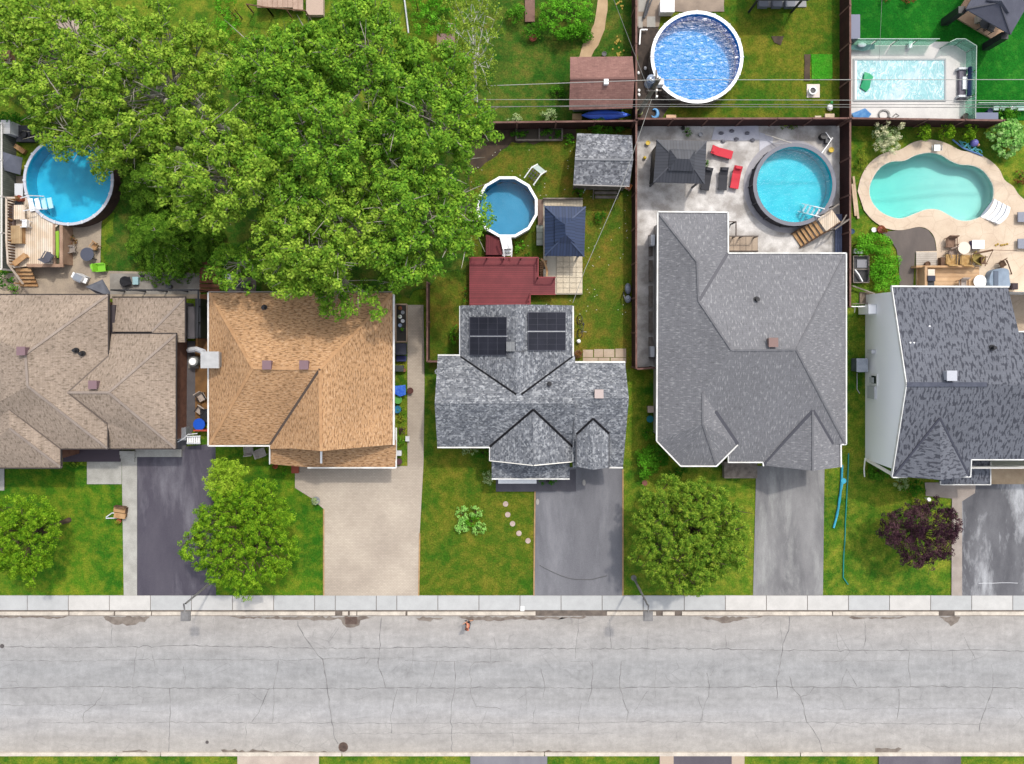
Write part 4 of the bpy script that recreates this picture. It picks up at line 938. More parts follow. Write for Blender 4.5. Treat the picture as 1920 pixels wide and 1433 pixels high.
fence('short brown fence joining solar house wall', (803,678), (822,678), 1.5, fbrown, frail, post=3)
fence('short brown fence at the end of patio strip', (1196,692), (1227,690), 1.6, fbrown, frail, post=3)
gf = M('weathered_green_grey_fence', C(128,134,124), C(106,112,104), 1.2, stripe=('y', .15, .7), bump=.2)
fence('weathered grey green fence along the left edge', (3,232), (3,505), 1.5, gf, plain('white_cap', C(230,226,220)))
glz = glassmat('green_glass', (.62, .85, .74), .32); 
def glass_fence(label, pts, h=1.25):
    q = [P(x, y, h) for x, y in pts]
    for v in q: v.z = 0
    root = T('glass_fence', label, 'glass fence', q[0]); z = Vector((0, 0, 1))
    for a, b in zip(q, q[1:]):
        n = max(1, round((b - a).length / 1.6))
        for i in range(n):
            s0, s1 = a + (b - a) * (i / n + .01), a + (b - a) * ((i + 1) / n - .01)
            MB().bar(s0 + z * (h / 2 + .04), s1 + z * (h / 2 + .04), .012, h - .1).build('glass_pane', glz, root)
            MB().box(s0.x - .025, s0.y - .025, 0, s0.x + .025, s0.y + .025, h).build('post', plain('pale_green_post', C(150,176,160)), root)
    m = MB(); m.path([v + z * h for v in q], .045, .045); m.build('rail', plain('pale_green_rail', C(186,206,192)), root)
glass_fence('green glass fence along top of covered pool deck', [(1608,73),(1762,73)])
glass_fence('angled green glass fence right of covered pool', [(1781,79),(1793,73),(1810,73),(1831,86),(1829,222)])
glass_fence('green glass fence below vivid lawn at right edge', [(1834,193),(1990,193)], 1.0)

# ---------------------------------------------------------------- sheds and gazebos
t = NT('ribbed_roof')
def ribbed(name, c, per=.22):
    return M(name, c, None, rough=.45, bump=0, fine=.05, stripe=('u', per, .55), spec=.4)
def shed(label, pts, ze, zr, roofm, wallm, ov=.15, trimm=None):
    """pts: px of NW, NE, E ridge, SE, SW, W ridge"""
    root = T('garden_shed', label, 'shed', P(sum(p[0] for p in pts) / 6, sum(p[1] for p in pts) / 6))
    V = dict(nw=(*pts[0], ze), ne=(*pts[1], ze), er=(*pts[2], zr), se=(*pts[3], ze), sw=(*pts[4], ze), wr=(*pts[5], zr))
    o, v = roof('roof', V, [['nw','ne','er','wr'], ['wr','er','se','sw']], roofm, root, .1)
    q = inset([v[k] for k in ('sw', 'se', 'ne', 'nw')], ov)
    MB().prism(q, 0, ze - .06).build('wall', wallm, root)
    for a, b, r_ in ((0, 3, 'wr'), (1, 2, 'er')):
        t_ = v[r_]; MB().add([(q[a].x, q[a].y, ze - .08), (q[b].x, q[b].y, ze - .08), (q[a].x, t_.y, zr - .16)], [(0, 1, 2)]).build('gable_wall', wallm, root)
    if trimm: trim('fascia', [v['sw'], v['se']], trimm, root, .1, .14)
    trim('ridge_cap', [v['wr'], v['er']], roofm, root, .14, .04, .02)
    door(root, (q[0].x + q[1].x) / 2, q[0].y, .05, 1.4, 1.8, (0, -1), wallm)
    return root, v
sbr = shingle('brown_shed_shingles', C(150,112,104), C(166,128,118), C(126,92,88), 3, 6, grid=.1, ld=(.6,.6))
s1, vs1 = shed('brown shingled garden shed beside yellow kayak-free fence corner', [(1069,107),(1186,106),(1190,147),(1186,203),(1067,206),(1069,148)], 1.9, 2.8, sbr, plain('shed_grey_wall', C(170,176,180)), ov=.45)
s1['label'] = 'brown shingled garden shed with small white roof vent'
c = hit(1136, 155, [vs1['wr'], vs1['er'], vs1['se']]); MB().box(c.x - .16, c.y - .18, c.z - .05, c.x + .16, c.y + .18, c.z + .22).build('roof_vent', white, s1)
s2, vs2 = shed('mottled grey shingled shed in the solar house yard', [(1082,250),(1185,254),(1187,300),(1180,350),(1075,347),(1078,299)], 2.2, 2.9,
   shingle('weathered_shingles', C(132,134,140), C(182,184,188), C(92,94,100), 1.0, 1.1, tl=(.55,.66), td=(.42,.32), ld=(.8,.8), grid=.1, cells=6.0), wood_gr, trimm=plain('pale_grey_fascia', C(188,182,178)))
def gazebo(label, pts, ridge, ze, zr, roofm, postm, tier=None, name='gazebo'):
    cx = sum(p[0] for p in pts) / 4; cy = sum(p[1] for p in pts) / 4
    root = T(name, label, 'gazebo', P(cx, cy, 0))
    V = dict(nw=(*pts[0], ze), ne=(*pts[1], ze), se=(*pts[2], ze), sw=(*pts[3], ze), a=(*ridge[0], zr), b=(*ridge[1], zr))
    vert = abs(ridge[0][1] - ridge[1][1]) > abs(ridge[0][0] - ridge[1][0])
    F = [['nw','ne','a'], ['ne','se','b','a'], ['se','sw','b'], ['sw','nw','a','b']] if vert else [['nw','ne','b','a'], ['ne','se','b'], ['se','sw','a','b'], ['sw','nw','a']]
    o, v = roof('roof', V, F, roofm, root, .08)
    for k, e in (('nw','a'), ('ne','a' if vert else 'b'), ('se','b'), ('sw','b' if vert else 'a')):
        trim('hip_cap', [v[k], v[e]], postm, root, .09, .04, .02)
    trim('ridge_cap', [v['a'], v['b']], postm, root, .1, .05, .02)
    if tier:
        cc = (v['a'] + v['b']) / 2; T_ = {k: cc + (v[k] - cc) * tier + Vector((0, 0, .16)) for k in v if len(k) == 2}
        T_['a'] = v['a'] + Vector((0, 0, .22)); T_['b'] = v['b'] + Vector((0, 0, .22))
        roof('upper_roof', T_, F, roofm, root, .05)
    q = inset([v[k] for k in ('sw', 'se', 'ne', 'nw')], .25)
    for p in q: MB().box(p.x - .06, p.y - .06, .03, p.x + .06, p.y + .06, ze - .08).build('post', postm, root)
    m = MB(); L = [Vector((p.x, p.y, ze - .14)) for p in q]; m.path(L + L[:1], .1, .1); m.build('beam', postm, root)
    return root, v, q
g1, vg1, qg1 = gazebo('charcoal ribbed gazebo beside the sun loungers', [(1231,262),(1325,265),(1321,345),(1225,342)], [(1268,299),(1291,300)], 2.5, 3.05, ribbed('charcoal_ribs', C(70,72,80)), plain('charcoal_frame', C(80,82,90)), .5)
m = MB()
for i in range(14):
    t_ = i / 14; a = qg1[3].lerp(qg1[0], t_); m.box(a.x - .09, a.y - .05, .1, a.x + .06, a.y + .08, 2.3)
m.build('curtain', black, g1)
g2, vg2, qg2 = gazebo('navy ribbed gazebo on the beige tiled platform', [(1020.7,386),(1098,388),(1095.5,481),(1021,480)], [(1059,422),(1060,441)], 2.5, 3.5, ribbed('navy_ribs', C(58,72,104)), plain('navy_frame', C(72,86,116)), .5)
g3, vg3, qg3 = gazebo('slate tiled gazebo turned at an angle in the top right corner', [(1871,-87),(1955,-39),(1895,65),(1811,17)], [(1893,-29),(1874,5)], 2.6, 3.3, M('slate_grey_sheet', C(96,98,112), C(88,90,104), 1.5), plain('slate_frame', C(70,72,84)), .5)
m = MB(); m.prism([P(1787,33), P(1870,82), P(1985,-100), P(1902,-149)], .02, .16); m.build('deck_base', M('tan_deck_base', C(206,172,140), C(186,152,122), 1.5), g3)
q = [P(x, y, 1.9) for x, y in ((1800,22),(1880,70))]
for i in (0, 1): MB().box(q[i].x - .3, q[i].y - .25, .16, q[i].x + .2, q[i].y + .25, 2.2).build('curtain', black, g3)
gazebo('black framed gazebo at the top edge above yellow lawn', [(1424,-75),(1510,-75),(1516,1),(1418,1)], [(1450,-38),(1485,-38)], 2.4, 3.0, ribbed('black_ribs', C(54,56,62)), plain('black_frame', C(40,41,45)))
m = MB(); m.prism([P(1421,14.5), P(1511,14.5), P(1506,-70), P(1426,-70)], .03, .12); tag(m.build('gazebo_floor', plain('grey_floor_edge', C(150,150,152))), 'grey floor under the black gazebo at the top edge', 'floor slab')
m = MB()
for px in (1432, 1458, 1482):
    c = P(px, 6, .5); m.box(c.x - .35, c.y - .25, .12, c.x + .35, c.y + .3, .5)
tag(m.build('outdoor_sofa', plain('grey_cushion', C(120,124,136))), 'grey cushioned seats under the black gazebo', 'sofa')

# ---------------------------------------------------------------- decks and platforms
d1 = T('wood_deck', 'pale wooden deck with stairs beside the bright blue round pool', 'deck', P(66, 440))
arc = [(128 + 85.5 * math.cos(a), 338 + 85.5 * math.sin(a)) for a in [math.radians(d) for d in (103, 115, 125, 135, 145, 155)]]
top = [(14,371), (52,371)] + arc[::-1] + [(108,423), (100,430), (100,497), (52,499), (26,503), (14,495)]
qd = [P(x, y, 1.2) for x, y in top]; MB().prism(qd, 1.08, 1.2).build('deck_boards', wood_lt, d1)
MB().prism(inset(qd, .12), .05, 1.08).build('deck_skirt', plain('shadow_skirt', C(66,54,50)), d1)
m = MB(); m.prism([P(x, y, 1.25) for x, y in ((50,495),(118,495),(118,501),(50,501))], 1.1, 1.25); m.prism([P(x, y, 1.25) for x, y in ((111.5,418),(117.5,418),(117.5,495),(111.5,495))], .05, 1.25)
m.prism([P(x, y, 1.25) for x, y in ((99,418),(103,418),(103,495),(99,495))], 1.1, 1.25); m.build('planter_frame', M('pinkish_timber', C(190,158,134), C(168,136,114), 1.5), d1)
MB().prism([P(x, y, 1.1) for x, y in ((103.5,420),(111,420),(111,494),(103.5,494))], .1, 1.05).build('planter_soil', plain('soil', C(84,80,62)), d1)
MB().prism([P(x, y, 1.2) for x, y in ((104,434),(110,433),(110.5,470),(109,484),(105,482),(104.5,455))], 1.05, 1.2).build('planter_mat', plain('lime_mat', C(150,196,50)), d1)
m = MB()
for i in range(5):
    y0 = 503 + i * 7; x0 = 28 + i * 2.2; x1 = 57 + i * 3; z = 1.0 - i * .2
    m.prism([P(x, y, z) for x, y in ((x0, y0), (x1, y0), (x1 + 1.4, y0 + 6.2), (x0 + 1, y0 + 6.2))], z - .08, z)
m.build('stair', wood_tan, d1)
m = MB(); pl_ = [P(x, y, 2.1) for x, y in ((28,371),(12,371),(12,450),(14,480),(15,495),(27,531))]; pl_[-1].z = 1.2; m.path(pl_, .13, .06)
m.build('handrail', M('pale_handrail', C(222,206,188), C(210,190,168), 1.5), d1)
m = MB()
for px, py, z0, z1 in ((28,371,1.2,2.1),(12,371,.05,2.1),(12,410,.05,2.1),(12,450,.05,2.1),(15,495,.05,2.1),(27,531,.05,1.2)):
    c = P(px, py, z1); MB().box(c.x - .05, c.y - .05, z0, c.x + .05, c.y + .05, z1).build('handrail_post', wood_tan, d1)
m = MB()
for i in range(22):
    c = P(15 + i * .0, 376 + i * 5.4, 1.9); m.box(c.x - .02, c.y - .06, 1.2, c.x + .02, c.y + .06, 2.05)
m.build('baluster', wood_br, d1, kind='stuff')
rd = T('red_deck', 'dark red board deck behind the solar panel house', 'deck', P(945, 526))
redb = M('red_deck_boards', C(142,62,68), C(130,56,62), 1.0, stripe=('y', .14, .6), rough=.6, bump=0); redv = M('red_deck_boards_upright', C(128,60,64), C(116,52,58), 1.0, stripe=('x', .14, .6), bump=0)
qr = [P(x, y, .9) for x, y in ((880,483),(1009,483),(1009,521),(1041,521),(1041,552),(994,552),(994,575),(880,575))]
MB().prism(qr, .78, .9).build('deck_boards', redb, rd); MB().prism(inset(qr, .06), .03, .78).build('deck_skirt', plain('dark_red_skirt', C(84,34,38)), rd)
MB().prism([P(x, y, 1.0) for x, y in ((911,440),(942,446),(942,478),(911,478))], .1, 1.0).build('pool_platform', redv, rd)
m = MB(); rr_ = plain('red_rail', C(150,58,62))
def rl(mb, pts, z0, z1, sp=1.1):
    q = [P(x, y, z1) for x, y in pts]; mb.path(q, .08, .06)
    for a, b in zip(q, q[1:]):
        n = max(1, int((b - a).length / sp))
        for i in range(n + 1):
            c = a.lerp(b, i / n); mb.box(c.x - .04, c.y - .04, z0, c.x + .04, c.y + .04, z1)
rl(m, [(880,483),(1009,483),(1009,520),(1041,520)], .9, 1.7); m.build('railing', rr_, rd); m = MB(); rl(m, [(994,571),(994,552),(1041,552)], .9, 1.7); m.build('railing', rr_, rd)
m = MB()
for i in range(7): m.prism([P(x, y, .8 - i * .1) for x, y in ((1012 + 0, 490 + i * 4.2), (1026 - i * .4, 488 + i * 4.2), (1026 - i * .4, 491.2 + i * 4.2), (1012, 493.2 + i * 4.2))], .7 - i * .1, .8 - i * .1)
m.build('stair', M('orange_brown_tread', C(172,130,96), C(150,110,80), 2), rd)
m = MB(); m.path([P(x, y, 1.0) for x, y in ((1014,485),(1020,490),(1024,500),(1026,510),(1025,518))], .14, .05); m.build('stair_rail', wood_tan, rd)
ws = T('pool_stairs', 'white plastic pool stairs standing between red deck and small pool', 'pool stairs', P(949, 463)); m = MB()
m.prism([P(x, y, 1.25) for x, y in ((938,445),(956,444),(959,466),(942,467))], 1.15, 1.25)
for i in range(3): m.prism([P(x, y, 1.1 - i * .25) for x, y in ((942,463 + i * 6),(959,462 + i * 6),(959,467 + i * 6),(942,468 + i * 6))], 1.0 - i * .25, 1.1 - i * .25)
m.build('tread', white, ws); m = MB(); m.path([P(938,445,1.9), P(944,468,1.7), P(946,484,1.3)], .09, .09); m.path([P(957,444,1.9), P(960,466,1.7), P(959,483,1.3)], .09, .09)
m.build('handrail', white, ws)
tp = T('tile_platform', 'beige gridded tile platform under the navy gazebo', 'platform', P(1060, 460))
tm = M('beige_tiles', C(232,218,192), C(220,204,178), 1, bsc=10)
MB().pbox(1019, 373, 1092, 552, .03, .5).build('platform_base', plain('beige_edge', C(206,196,176)), tp)
m = MB()
for i in range(4):
    for j in range(7): m.pbox(1044 + i * 12.2, 482 + j * 9.8, 1055.4 + i * 12.2, 491 + j * 9.8, .5, .56)
m.build('tiles', tm, tp); m = MB()
for j in range(12): m.pbox(1021 + j * 6, 374.5, 1026.4 + j * 6, 386, .5, .56)
m.build('tiles', tm, tp)
MB().pbox(1009, 374, 1018, 422, .03, .45).build('wood_border', M('taupe_boards', C(150,126,112), C(126,104,94), 1.5, stripe=('x', .14, .6)), tp)
MB().pbox(1006, 422, 1018, 460, .03, .42).build('grey_slabs', M('grey_green_slab', C(164,170,160), C(148,154,146), 1.2, stripe=('y', .5, .7)), tp)
MB().pbox(1018, 371, 1093, 373.5, .03, .9).build('back_rail', wood_gr, tp)
bd = T('back_steps', 'tan landing with black railings behind the grey hip roofed house', 'landing', P(1393, 458))
MB().pbox(1366, 444, 1421, 472, .04, .55).build('landing_boards', M('tan_landing_boards', C(202,182,160), C(186,166,146), 1, stripe=('x', .45, .75)), bd)
m = MB(); rl(m, [(1366,443),(1421,443)], .55, 1.45, .8); rl(m, [(1366,471),(1421,471)], .55, 1.45, .8); rl(m, [(1367,416),(1380,416),(1380,443)], .05, 1.3, .8)
m.build('railing', plain('bronze_rail', C(96,84,76)), bd)
fs = T('wood_steps', 'wooden staircase with platform climbing to the turquoise frame pool', 'stairs', P(1535, 425))
o = P(1535, 424, .6); ang = math.degrees(math.atan2(47, 57)) ; ang = 39.5 - 5
m = MB((o.x, o.y, 0), ang)
for i in range(6): m.box(-1.75 + i * .28, -.55, .15 + .15 * i - .05, -1.75 + i * .28 + .24, .55, .15 + .15 * i + .02)
m.build('treads', M('tan_tread', C(204,164,118), C(186,146,104), 2), fs)
m = MB((o.x, o.y, 0), ang); 
for y in (-.6, .6): m.bar((-1.85, y, .1), (.05, y, 1.08), .08, .2)
m.bar((.05, -.6, 1.08), (1.3, -.6, 1.08), .08, .2); m.build('stringers', wood_br, fs)
m = MB((o.x, o.y, 0), ang); m.box(.0, -.6, 1.04, 1.25, .6, 1.12); m.build('landing', wood_lt, fs)
m = MB((o.x, o.y, 0), ang); 
for y in (-.68, .66):
    m.bar((.2, y, 1.95), (1.5, y, 1.95), .1, .06); m.box(.2, y - .04, .05, .28, y + .04, 1.95); m.box(1.42, y - .04, .05, 1.5, y + .04, 1.95)
m.bar((.7, -.68, 1.9), (1.5, -.3, 1.95), .08, .06); m.build('handrail', wood_gr, fs)
sw = T('shed_steps', 'weathered wooden step frame below the mottled grey shed', 'steps', P(1136, 362)); m = MB()
for i in range(3): m.pbox(1114 + i, 351 + i * 8, 1158 - i * .5, 356 + i * 8, .05, .36 - i * .1)
m.build('tread', wood_gr, sw); m = MB(); m.bar(P(1113,350,.4), P(1112,374,.12), .06, .1); m.bar(P(1160,350,.4), P(1158,374,.12), .06, .1); m.build('side_rail', wood_gr, sw)
# ---------------------------------------------------------------- trees, shrubs, hedges
def leaf_mesh(name, cl, per, size, mat, parent, up=.28, asp=.62, rng=None):
    """cl: array of (x, y, z, r, squash); many small leaves through each cluster"""
    rng = rng or RNG; cl = np.array(cl, float); n = np.maximum(6, (per * cl[:, 3] ** 2).astype(int)); idx = np.repeat(np.arange(len(cl)), n); N = len(idx)
    d = rng.normal(size=(N, 3)); d /= np.linalg.norm(d, axis=1)[:, None]
    d[:, 2] = np.where(d[:, 2] < -.3, -d[:, 2], d[:, 2])
    rr = cl[idx, 3] * (.35 + .65 * rng.random(N) ** .6)
    pos = cl[idx, :3] + d * rr[:, None] * np.stack([np.ones(N), np.ones(N), cl[idx, 4]], 1)
    nn = d * .95 + np.array([0, 0, up]) + rng.normal(size=(N, 3)) * .33; nn /= np.linalg.norm(nn, axis=1)[:, None]
    t = np.cross(nn, rng.normal(size=(N, 3))); t /= np.linalg.norm(t, axis=1)[:, None]; b = np.cross(nn, t)
    L = size * (.6 + .8 * rng.random(N)); w_ = L * asp
    v = np.stack([pos - t * L[:, None] / 2, pos + b * w_[:, None] / 2 + nn * (L * .1)[:, None], pos + t * L[:, None] / 2, pos - b * w_[:, None] / 2 + nn * (L * .1)[:, None]], 1).reshape(-1, 3)
    off = wloc(parent) if parent is not None else Vector((0, 0, 0)); v -= np.array(off)
    me = bpy.data.meshes.new(name); me.vertices.add(4 * N); me.vertices.foreach_set('co', v.astype(np.float32).ravel())
    me.loops.add(4 * N); me.loops.foreach_set('vertex_index', np.arange(4 * N, dtype=np.int32)); me.polygons.add(N)
    me.polygons.foreach_set('loop_start', np.arange(0, 4 * N, 4, dtype=np.int32)); me.update(); me.validate()
    return link(name, me, mat, parent)
def subclusters(bx, by, bz, br, k, r0, rng, sq=.7):
    out = []
    for _ in range(k):
        d = rng.normal(size=3); d /= np.linalg.norm(d)
        if d[2] < -.25: d[2] = -d[2]
        q = .35 + .8 * rng.random()
        out.append((bx + d[0] * br * q, by + d[1] * br * q, bz + d[2] * br * q * sq, r0 * rng.uniform(.65, 1.3), .75))
    return out
def tree(name, label, cpx, cpy, zc, rx, ry, rz, base, leafm, barkm, nb, br=(.9, 1.3), k=12, r0=.36, per=330, size=.2, tr=.22, group=None, seed=0, cat='tree', mind=.75, limbs=True, hole=0., fill=0, twig=2):
    rng = np.random.default_rng(seed + 11); c = P(cpx, cpy, zc); kk = (H - zc) / H / S; ax, ay = rx * kk, ry * kk
    B = P(*base, 0); root = T(name, label, cat, B, group); bo = []
    ph = rng.uniform(0, 6.28, 4); tries = 0
    while len(bo) < nb and tries < nb * 80:
        tries += 1; a = rng.uniform(0, 6.283); q = math.sqrt(rng.random())
        lob = 1 + .10 * math.sin(3 * a + ph[0]) + .07 * math.sin(5 * a + ph[1]) + .05 * math.sin(9 * a + ph[2])
        dome = math.sqrt(max(0, 1 - q * q)); rb = rng.uniform(*br); e_ = max(.2, 1 - .55 * rb / max(ax, ay))
        p = np.array([c.x + math.cos(a) * q * ax * lob * e_, c.y + math.sin(a) * q * ay * lob * e_, zc + rz * (dome * rng.uniform(.3, 1.05) - .35 * rng.random())])
        if all(np.linalg.norm((p - o_[:3]) * (1, 1, .6)) > mind * (rb + o_[3]) / 2 for o_ in bo): bo.append(np.array([*p, rb]))
    cl = []
    for x, y, z, r_ in bo:
        if rng.random() < hole: continue
        cl += subclusters(x, y, z, r_, k, r0, rng)
    if fill:
        for _ in range(int(fill * len(bo))):
            a = rng.uniform(0, 6.283); q = .9 * math.sqrt(rng.random())
            cl.append((c.x + math.cos(a) * q * ax, c.y + math.sin(a) * q * ay, zc + rz * (.42 * math.sqrt(1 - q * q) - .4 + .25 * rng.random()), r0 * 1.7, .7))
    leaf_mesh('crown', cl, per, size, leafm, root, rng=rng)
    mt = MB(); fork = Vector((B.x + (c.x - B.x) * .45, B.y + (c.y - B.y) * .45, max(.8, (zc - rz) * .75)))
    mid = Vector((B.x + (fork.x - B.x) * .35, B.y + (fork.y - B.y) * .35, fork.z * .5)); top = Vector((c.x, c.y, zc + rz * .3))
    mt.tube([B - Vector((0, 0, .1)), mid, fork, fork.lerp(top, .5), top], [tr * 1.25, tr, tr * .85, tr * .5, tr * .15], 9); mt.build('trunk', barkm, root, True)
    if limbs:
        ml = MB()
        for x, y, z, r_ in bo:
            e = Vector((x, y, z)); t_ = rng.uniform(.1, .8); s_ = fork.lerp(top, t_); s_.z = min(s_.z, z + .2)
            m_ = s_.lerp(e, .55) + Vector((rng.normal() * .25, rng.normal() * .25, -.05 * (e - s_).length + rng.normal() * .15))
            out = e + (e - s_).normalized() * r_ * .9 + Vector((0, 0, r_ * (.5 if twig > 2 else .3))); q0 = tr * (rng.uniform(.2, .32) if twig > 2 else rng.uniform(.22, .34))
            ml.tube([s_, m_, e, out], [q0, q0 * .7, q0 * .4, q0 * .12], 5)
            for _ in range(twig):
                f_ = m_.lerp(e, rng.uniform(.2, 1)); g_ = f_ + Vector((rng.normal() * .7, rng.normal() * .7, rng.uniform(.2, .9))) * r_
                ml.tube([f_, f_.lerp(g_, .5) + Vector((0, 0, .12)), g_], [q0 * .6, q0 * .45, q0 * .2], 4)
        ml.build('branches', barkm, root, True)
    return root

lf_pop = leafmat('poplar_leaves', [(0.0523,0.128,0.0123), (0.135,0.269,0.0246), (0.284,0.43,0.0462), (0.448,0.605,0.0847)], 0.32, 1.1)
lf_pop2 = leafmat('poplar_leaves_deep', [(0.0367,0.11,0.0115), (0.104,0.244,0.0226), (0.218,0.393,0.0356), (0.39,0.572,0.064)], 0.31, 1.1)
lf_birch = leafmat('birch_leaves', [(0.0821,0.146,0.0149), (0.187,0.274,0.0339), (0.315,0.414,0.0571)], 0.25, .6)
lf_dark = leafmat('conifer_needles', [(.025,.07,.008), (.07,.155,.015), (.15,.26,.025)], .2, 1.5)
lf_front = leafmat('maple_leaves', [(0.0235,0.0798,0.00569), (0.0821,0.198,0.0111), (0.187,0.333,0.017), (0.328,0.48,0.0381)], 0.22, 2.6)
lf_lime = leafmat('lime_leaves', [(0.103,0.209,0.0149), (0.234,0.38,0.0255), (0.42,0.56,0.0571)], 0.22, .8)
lf_olive = leafmat('olive_leaves', [(0.0265,0.078,0.0082), (0.0832,0.183,0.0161), (0.197,0.302,0.0306), (0.354,0.416,0.0514)], 0.19, 2.6)
lf_purple = leafmat('purple_leaves', [(.016,.008,.014), (.035,.016,.026), (.075,.036,.045), (.13,.075,.075)], .15, .9)
lf_green = leafmat('shrub_leaves', [(0.0205,0.0835,0.00745), (0.0585,0.19,0.0127), (0.131,0.32,0.0286)], 0.2, 1.0)
lf_bright = leafmat('bright_shrub_leaves', [(0.0411,0.156,0.00894), (0.0935,0.309,0.017), (0.196,0.48,0.0381)], 0.22, .8)
lf_pale = leafmat('variegated_leaves', [(.12,.22,.07), (.28,.38,.16), (.5,.55,.3)], .25, 1.5)
lf_hyd = leafmat('hydrangea_leaves', [(.06,.24,.04), (.22,.46,.10), (.52,.72,.28)], .25, 2)
lf_cream = leafmat('cream_blossom', [(.5,.5,.28), (.66,.64,.42)], .2, 2)
lf_hedge = leafmat('hedge_leaves', [(0.0123,0.0626,0.00596), (0.0351,0.143,0.0102), (0.0787,0.24,0.019)], 0.14, 1.0)
lf_yel = leafmat('yellow_green_leaves', [(.12,.16,.02), (.25,.28,.03)], .25, 1)
lf_red = leafmat('rust_leaves', [(.12,.04,.015), (.2,.08,.03), (.08,.12,.03)], .2, 1)

GT = 'tall poplar trees behind the left houses'
big = [
 ('pale green poplar reaching over the top left corner', 95, 102, 4.6, 165, 118, 1.5, (330,200), lf_pop, 52),
 ('pale green poplar with long leaning trunk above the bright blue pool', 290, 146, 6.0, 152, 140, 2.0, (436,252), lf_pop, 58),
 ('low poplar boughs overhanging the bright blue round pool', 205, 252, 3.6, 140, 66, .9, (345,285), lf_pop, 30),
 ('deep green poplar at the top between hedge and lawn', 540, 152, 9.2, 110, 98, 2.6, (600,270), lf_pop2, 34),
 ('deep green poplar touching the top edge of the picture', 685, 112, 9.2, 115, 112, 2.6, (720,250), lf_pop2, 34),
 ('deep green poplar left of the brown shed wires', 800, 215, 8.8, 122, 135, 2.8, (800,290), lf_pop2, 42),
 ('middle poplar with bare branches showing in dark gaps', 585, 285, 9.4, 130, 120, 2.8, (640,360), lf_pop2, 40),
 ('yellow green poplar above the dark conifers', 430, 322, 9.0, 132, 112, 2.8, (500,385), lf_pop, 46),
 ('yellow green poplar hanging over the tan roof', 625, 430, 8.4, 155, 130, 2.8, (660,470), lf_pop, 52),
 ('poplar shading the small twelve sided pool', 780, 395, 8.2, 125, 135, 2.8, (790,430), lf_pop2, 46),
]
for i, (lb, x, y, zc, rx, ry, rz, bs, lm, nb) in enumerate(big):
    tree('poplar_tree', lb, x, y, zc, rx, ry, rz, bs, lm, bark_pale, int(nb * 1.15), br=(.75, 1.2), k=12, r0=.36, per=330, size=.19, tr=.26, group=GT, seed=i, mind=.62, hole=.1, twig=4)
tree('poplar_tree', 'drooping poplar boughs lying over the tan roof corner', 655, 545, 6.2, 105, 52, 1.0, (650,500), lf_pop2, bark_pale, 15, br=(.5, .85), k=11, r0=.26, per=330, size=.17, tr=.14, group=GT, seed=20)
tree('poplar_tree', 'thin overhanging twigs over the small twelve sided pool', 893, 385, 4.2, 50, 56, .8, (850,395), lf_pop2, bark_pale, 11, br=(.35, .6), k=8, r0=.2, per=300, size=.15, tr=.1, seed=21)
tree('poplar_tree', 'narrow leafy boughs beside tan roof and brown steps', 445, 500, 5.2, 58, 45, 1.2, (470,490), lf_pop2, bark_pale, 14, br=(.5, .8), k=10, r0=.26, per=320, size=.17, tr=.12, seed=22)
tree('birch_tree', 'thin pale birch with white trunk near the power lines', 890, 72, 8.0, 62, 112, 2.2, (893,190), lf_birch, plain('birch_bark', (.55,.53,.48)), 30, br=(.5, .85), k=8, r0=.26, per=210, size=.15, tr=.11, seed=30, mind=.8)

def conifer(label, apx, base, h, r, n, seed, lm=lf_dark):
    rng = np.random.default_rng(seed); B = P(*base, 0); A = P(*apx, h); root = T('conifer_tree', label, 'tree', B); ml = MB(); cl = []
    mt = MB(); mt.tube([B, B.lerp(A, .5), A], [.22, .14, .02], 8); mt.build('trunk', bark_dk, root, True)
    for i in range(n):
        t_ = rng.uniform(.1, .97); s_ = B.lerp(A, t_); L = r * (1 - t_ * .85) * rng.uniform(.75, 1.15); a = i * 2.4 + rng.normal() * .3
        d = Vector((math.cos(a), math.sin(a), 0)); e = s_ + d * L + Vector((0, 0, -.35 * L + .15)); m_ = s_ + d * L * .5 + Vector((0, 0, .04 * L))
        ml.tube([s_, m_, e], [.045, .03, .008], 4)
        side = Vector((-d.y, d.x, 0))
        for j in range(9):
            f_ = .2 + .8 * j / 8; p = s_.lerp(m_, f_ * 2) if f_ < .5 else m_.lerp(e, f_ * 2 - 1); wd = .5 * (1 - f_ * .6) * L * .55
            for s2 in (-1, 1):
                for q in range(3):
                    u = (q + 1) / 3 * wd; pp = p + side * s2 * u + d * u * .55 + Vector((0, 0, -.12 * u)); cl.append((pp.x, pp.y, pp.z, .16, .35))
            cl.append((p.x, p.y, p.z + .05, .14, .4))
    ml.build('branches', bark_pale, root, True); leaf_mesh('crown', cl, 400, .21, lm, root, up=.7, asp=.26, rng=rng)
conifer('dark spreading conifer behind the bright blue pool', (262,335), (322,365), 6.2, 4.4, 54, 1)
conifer('drooping conifer with bare pale branches above grey patio', (288,432), (318,445), 5.0, 4.6, 64, 2, leafmat('cedar_fronds', [(.035,.1,.01), (.09,.2,.018), (.2,.34,.035)], .22, 1.5))
conifer('small dark conifer between the drooping conifer and tan roof', (372,455), (392,470), 4.2, 2.0, 26, 3)

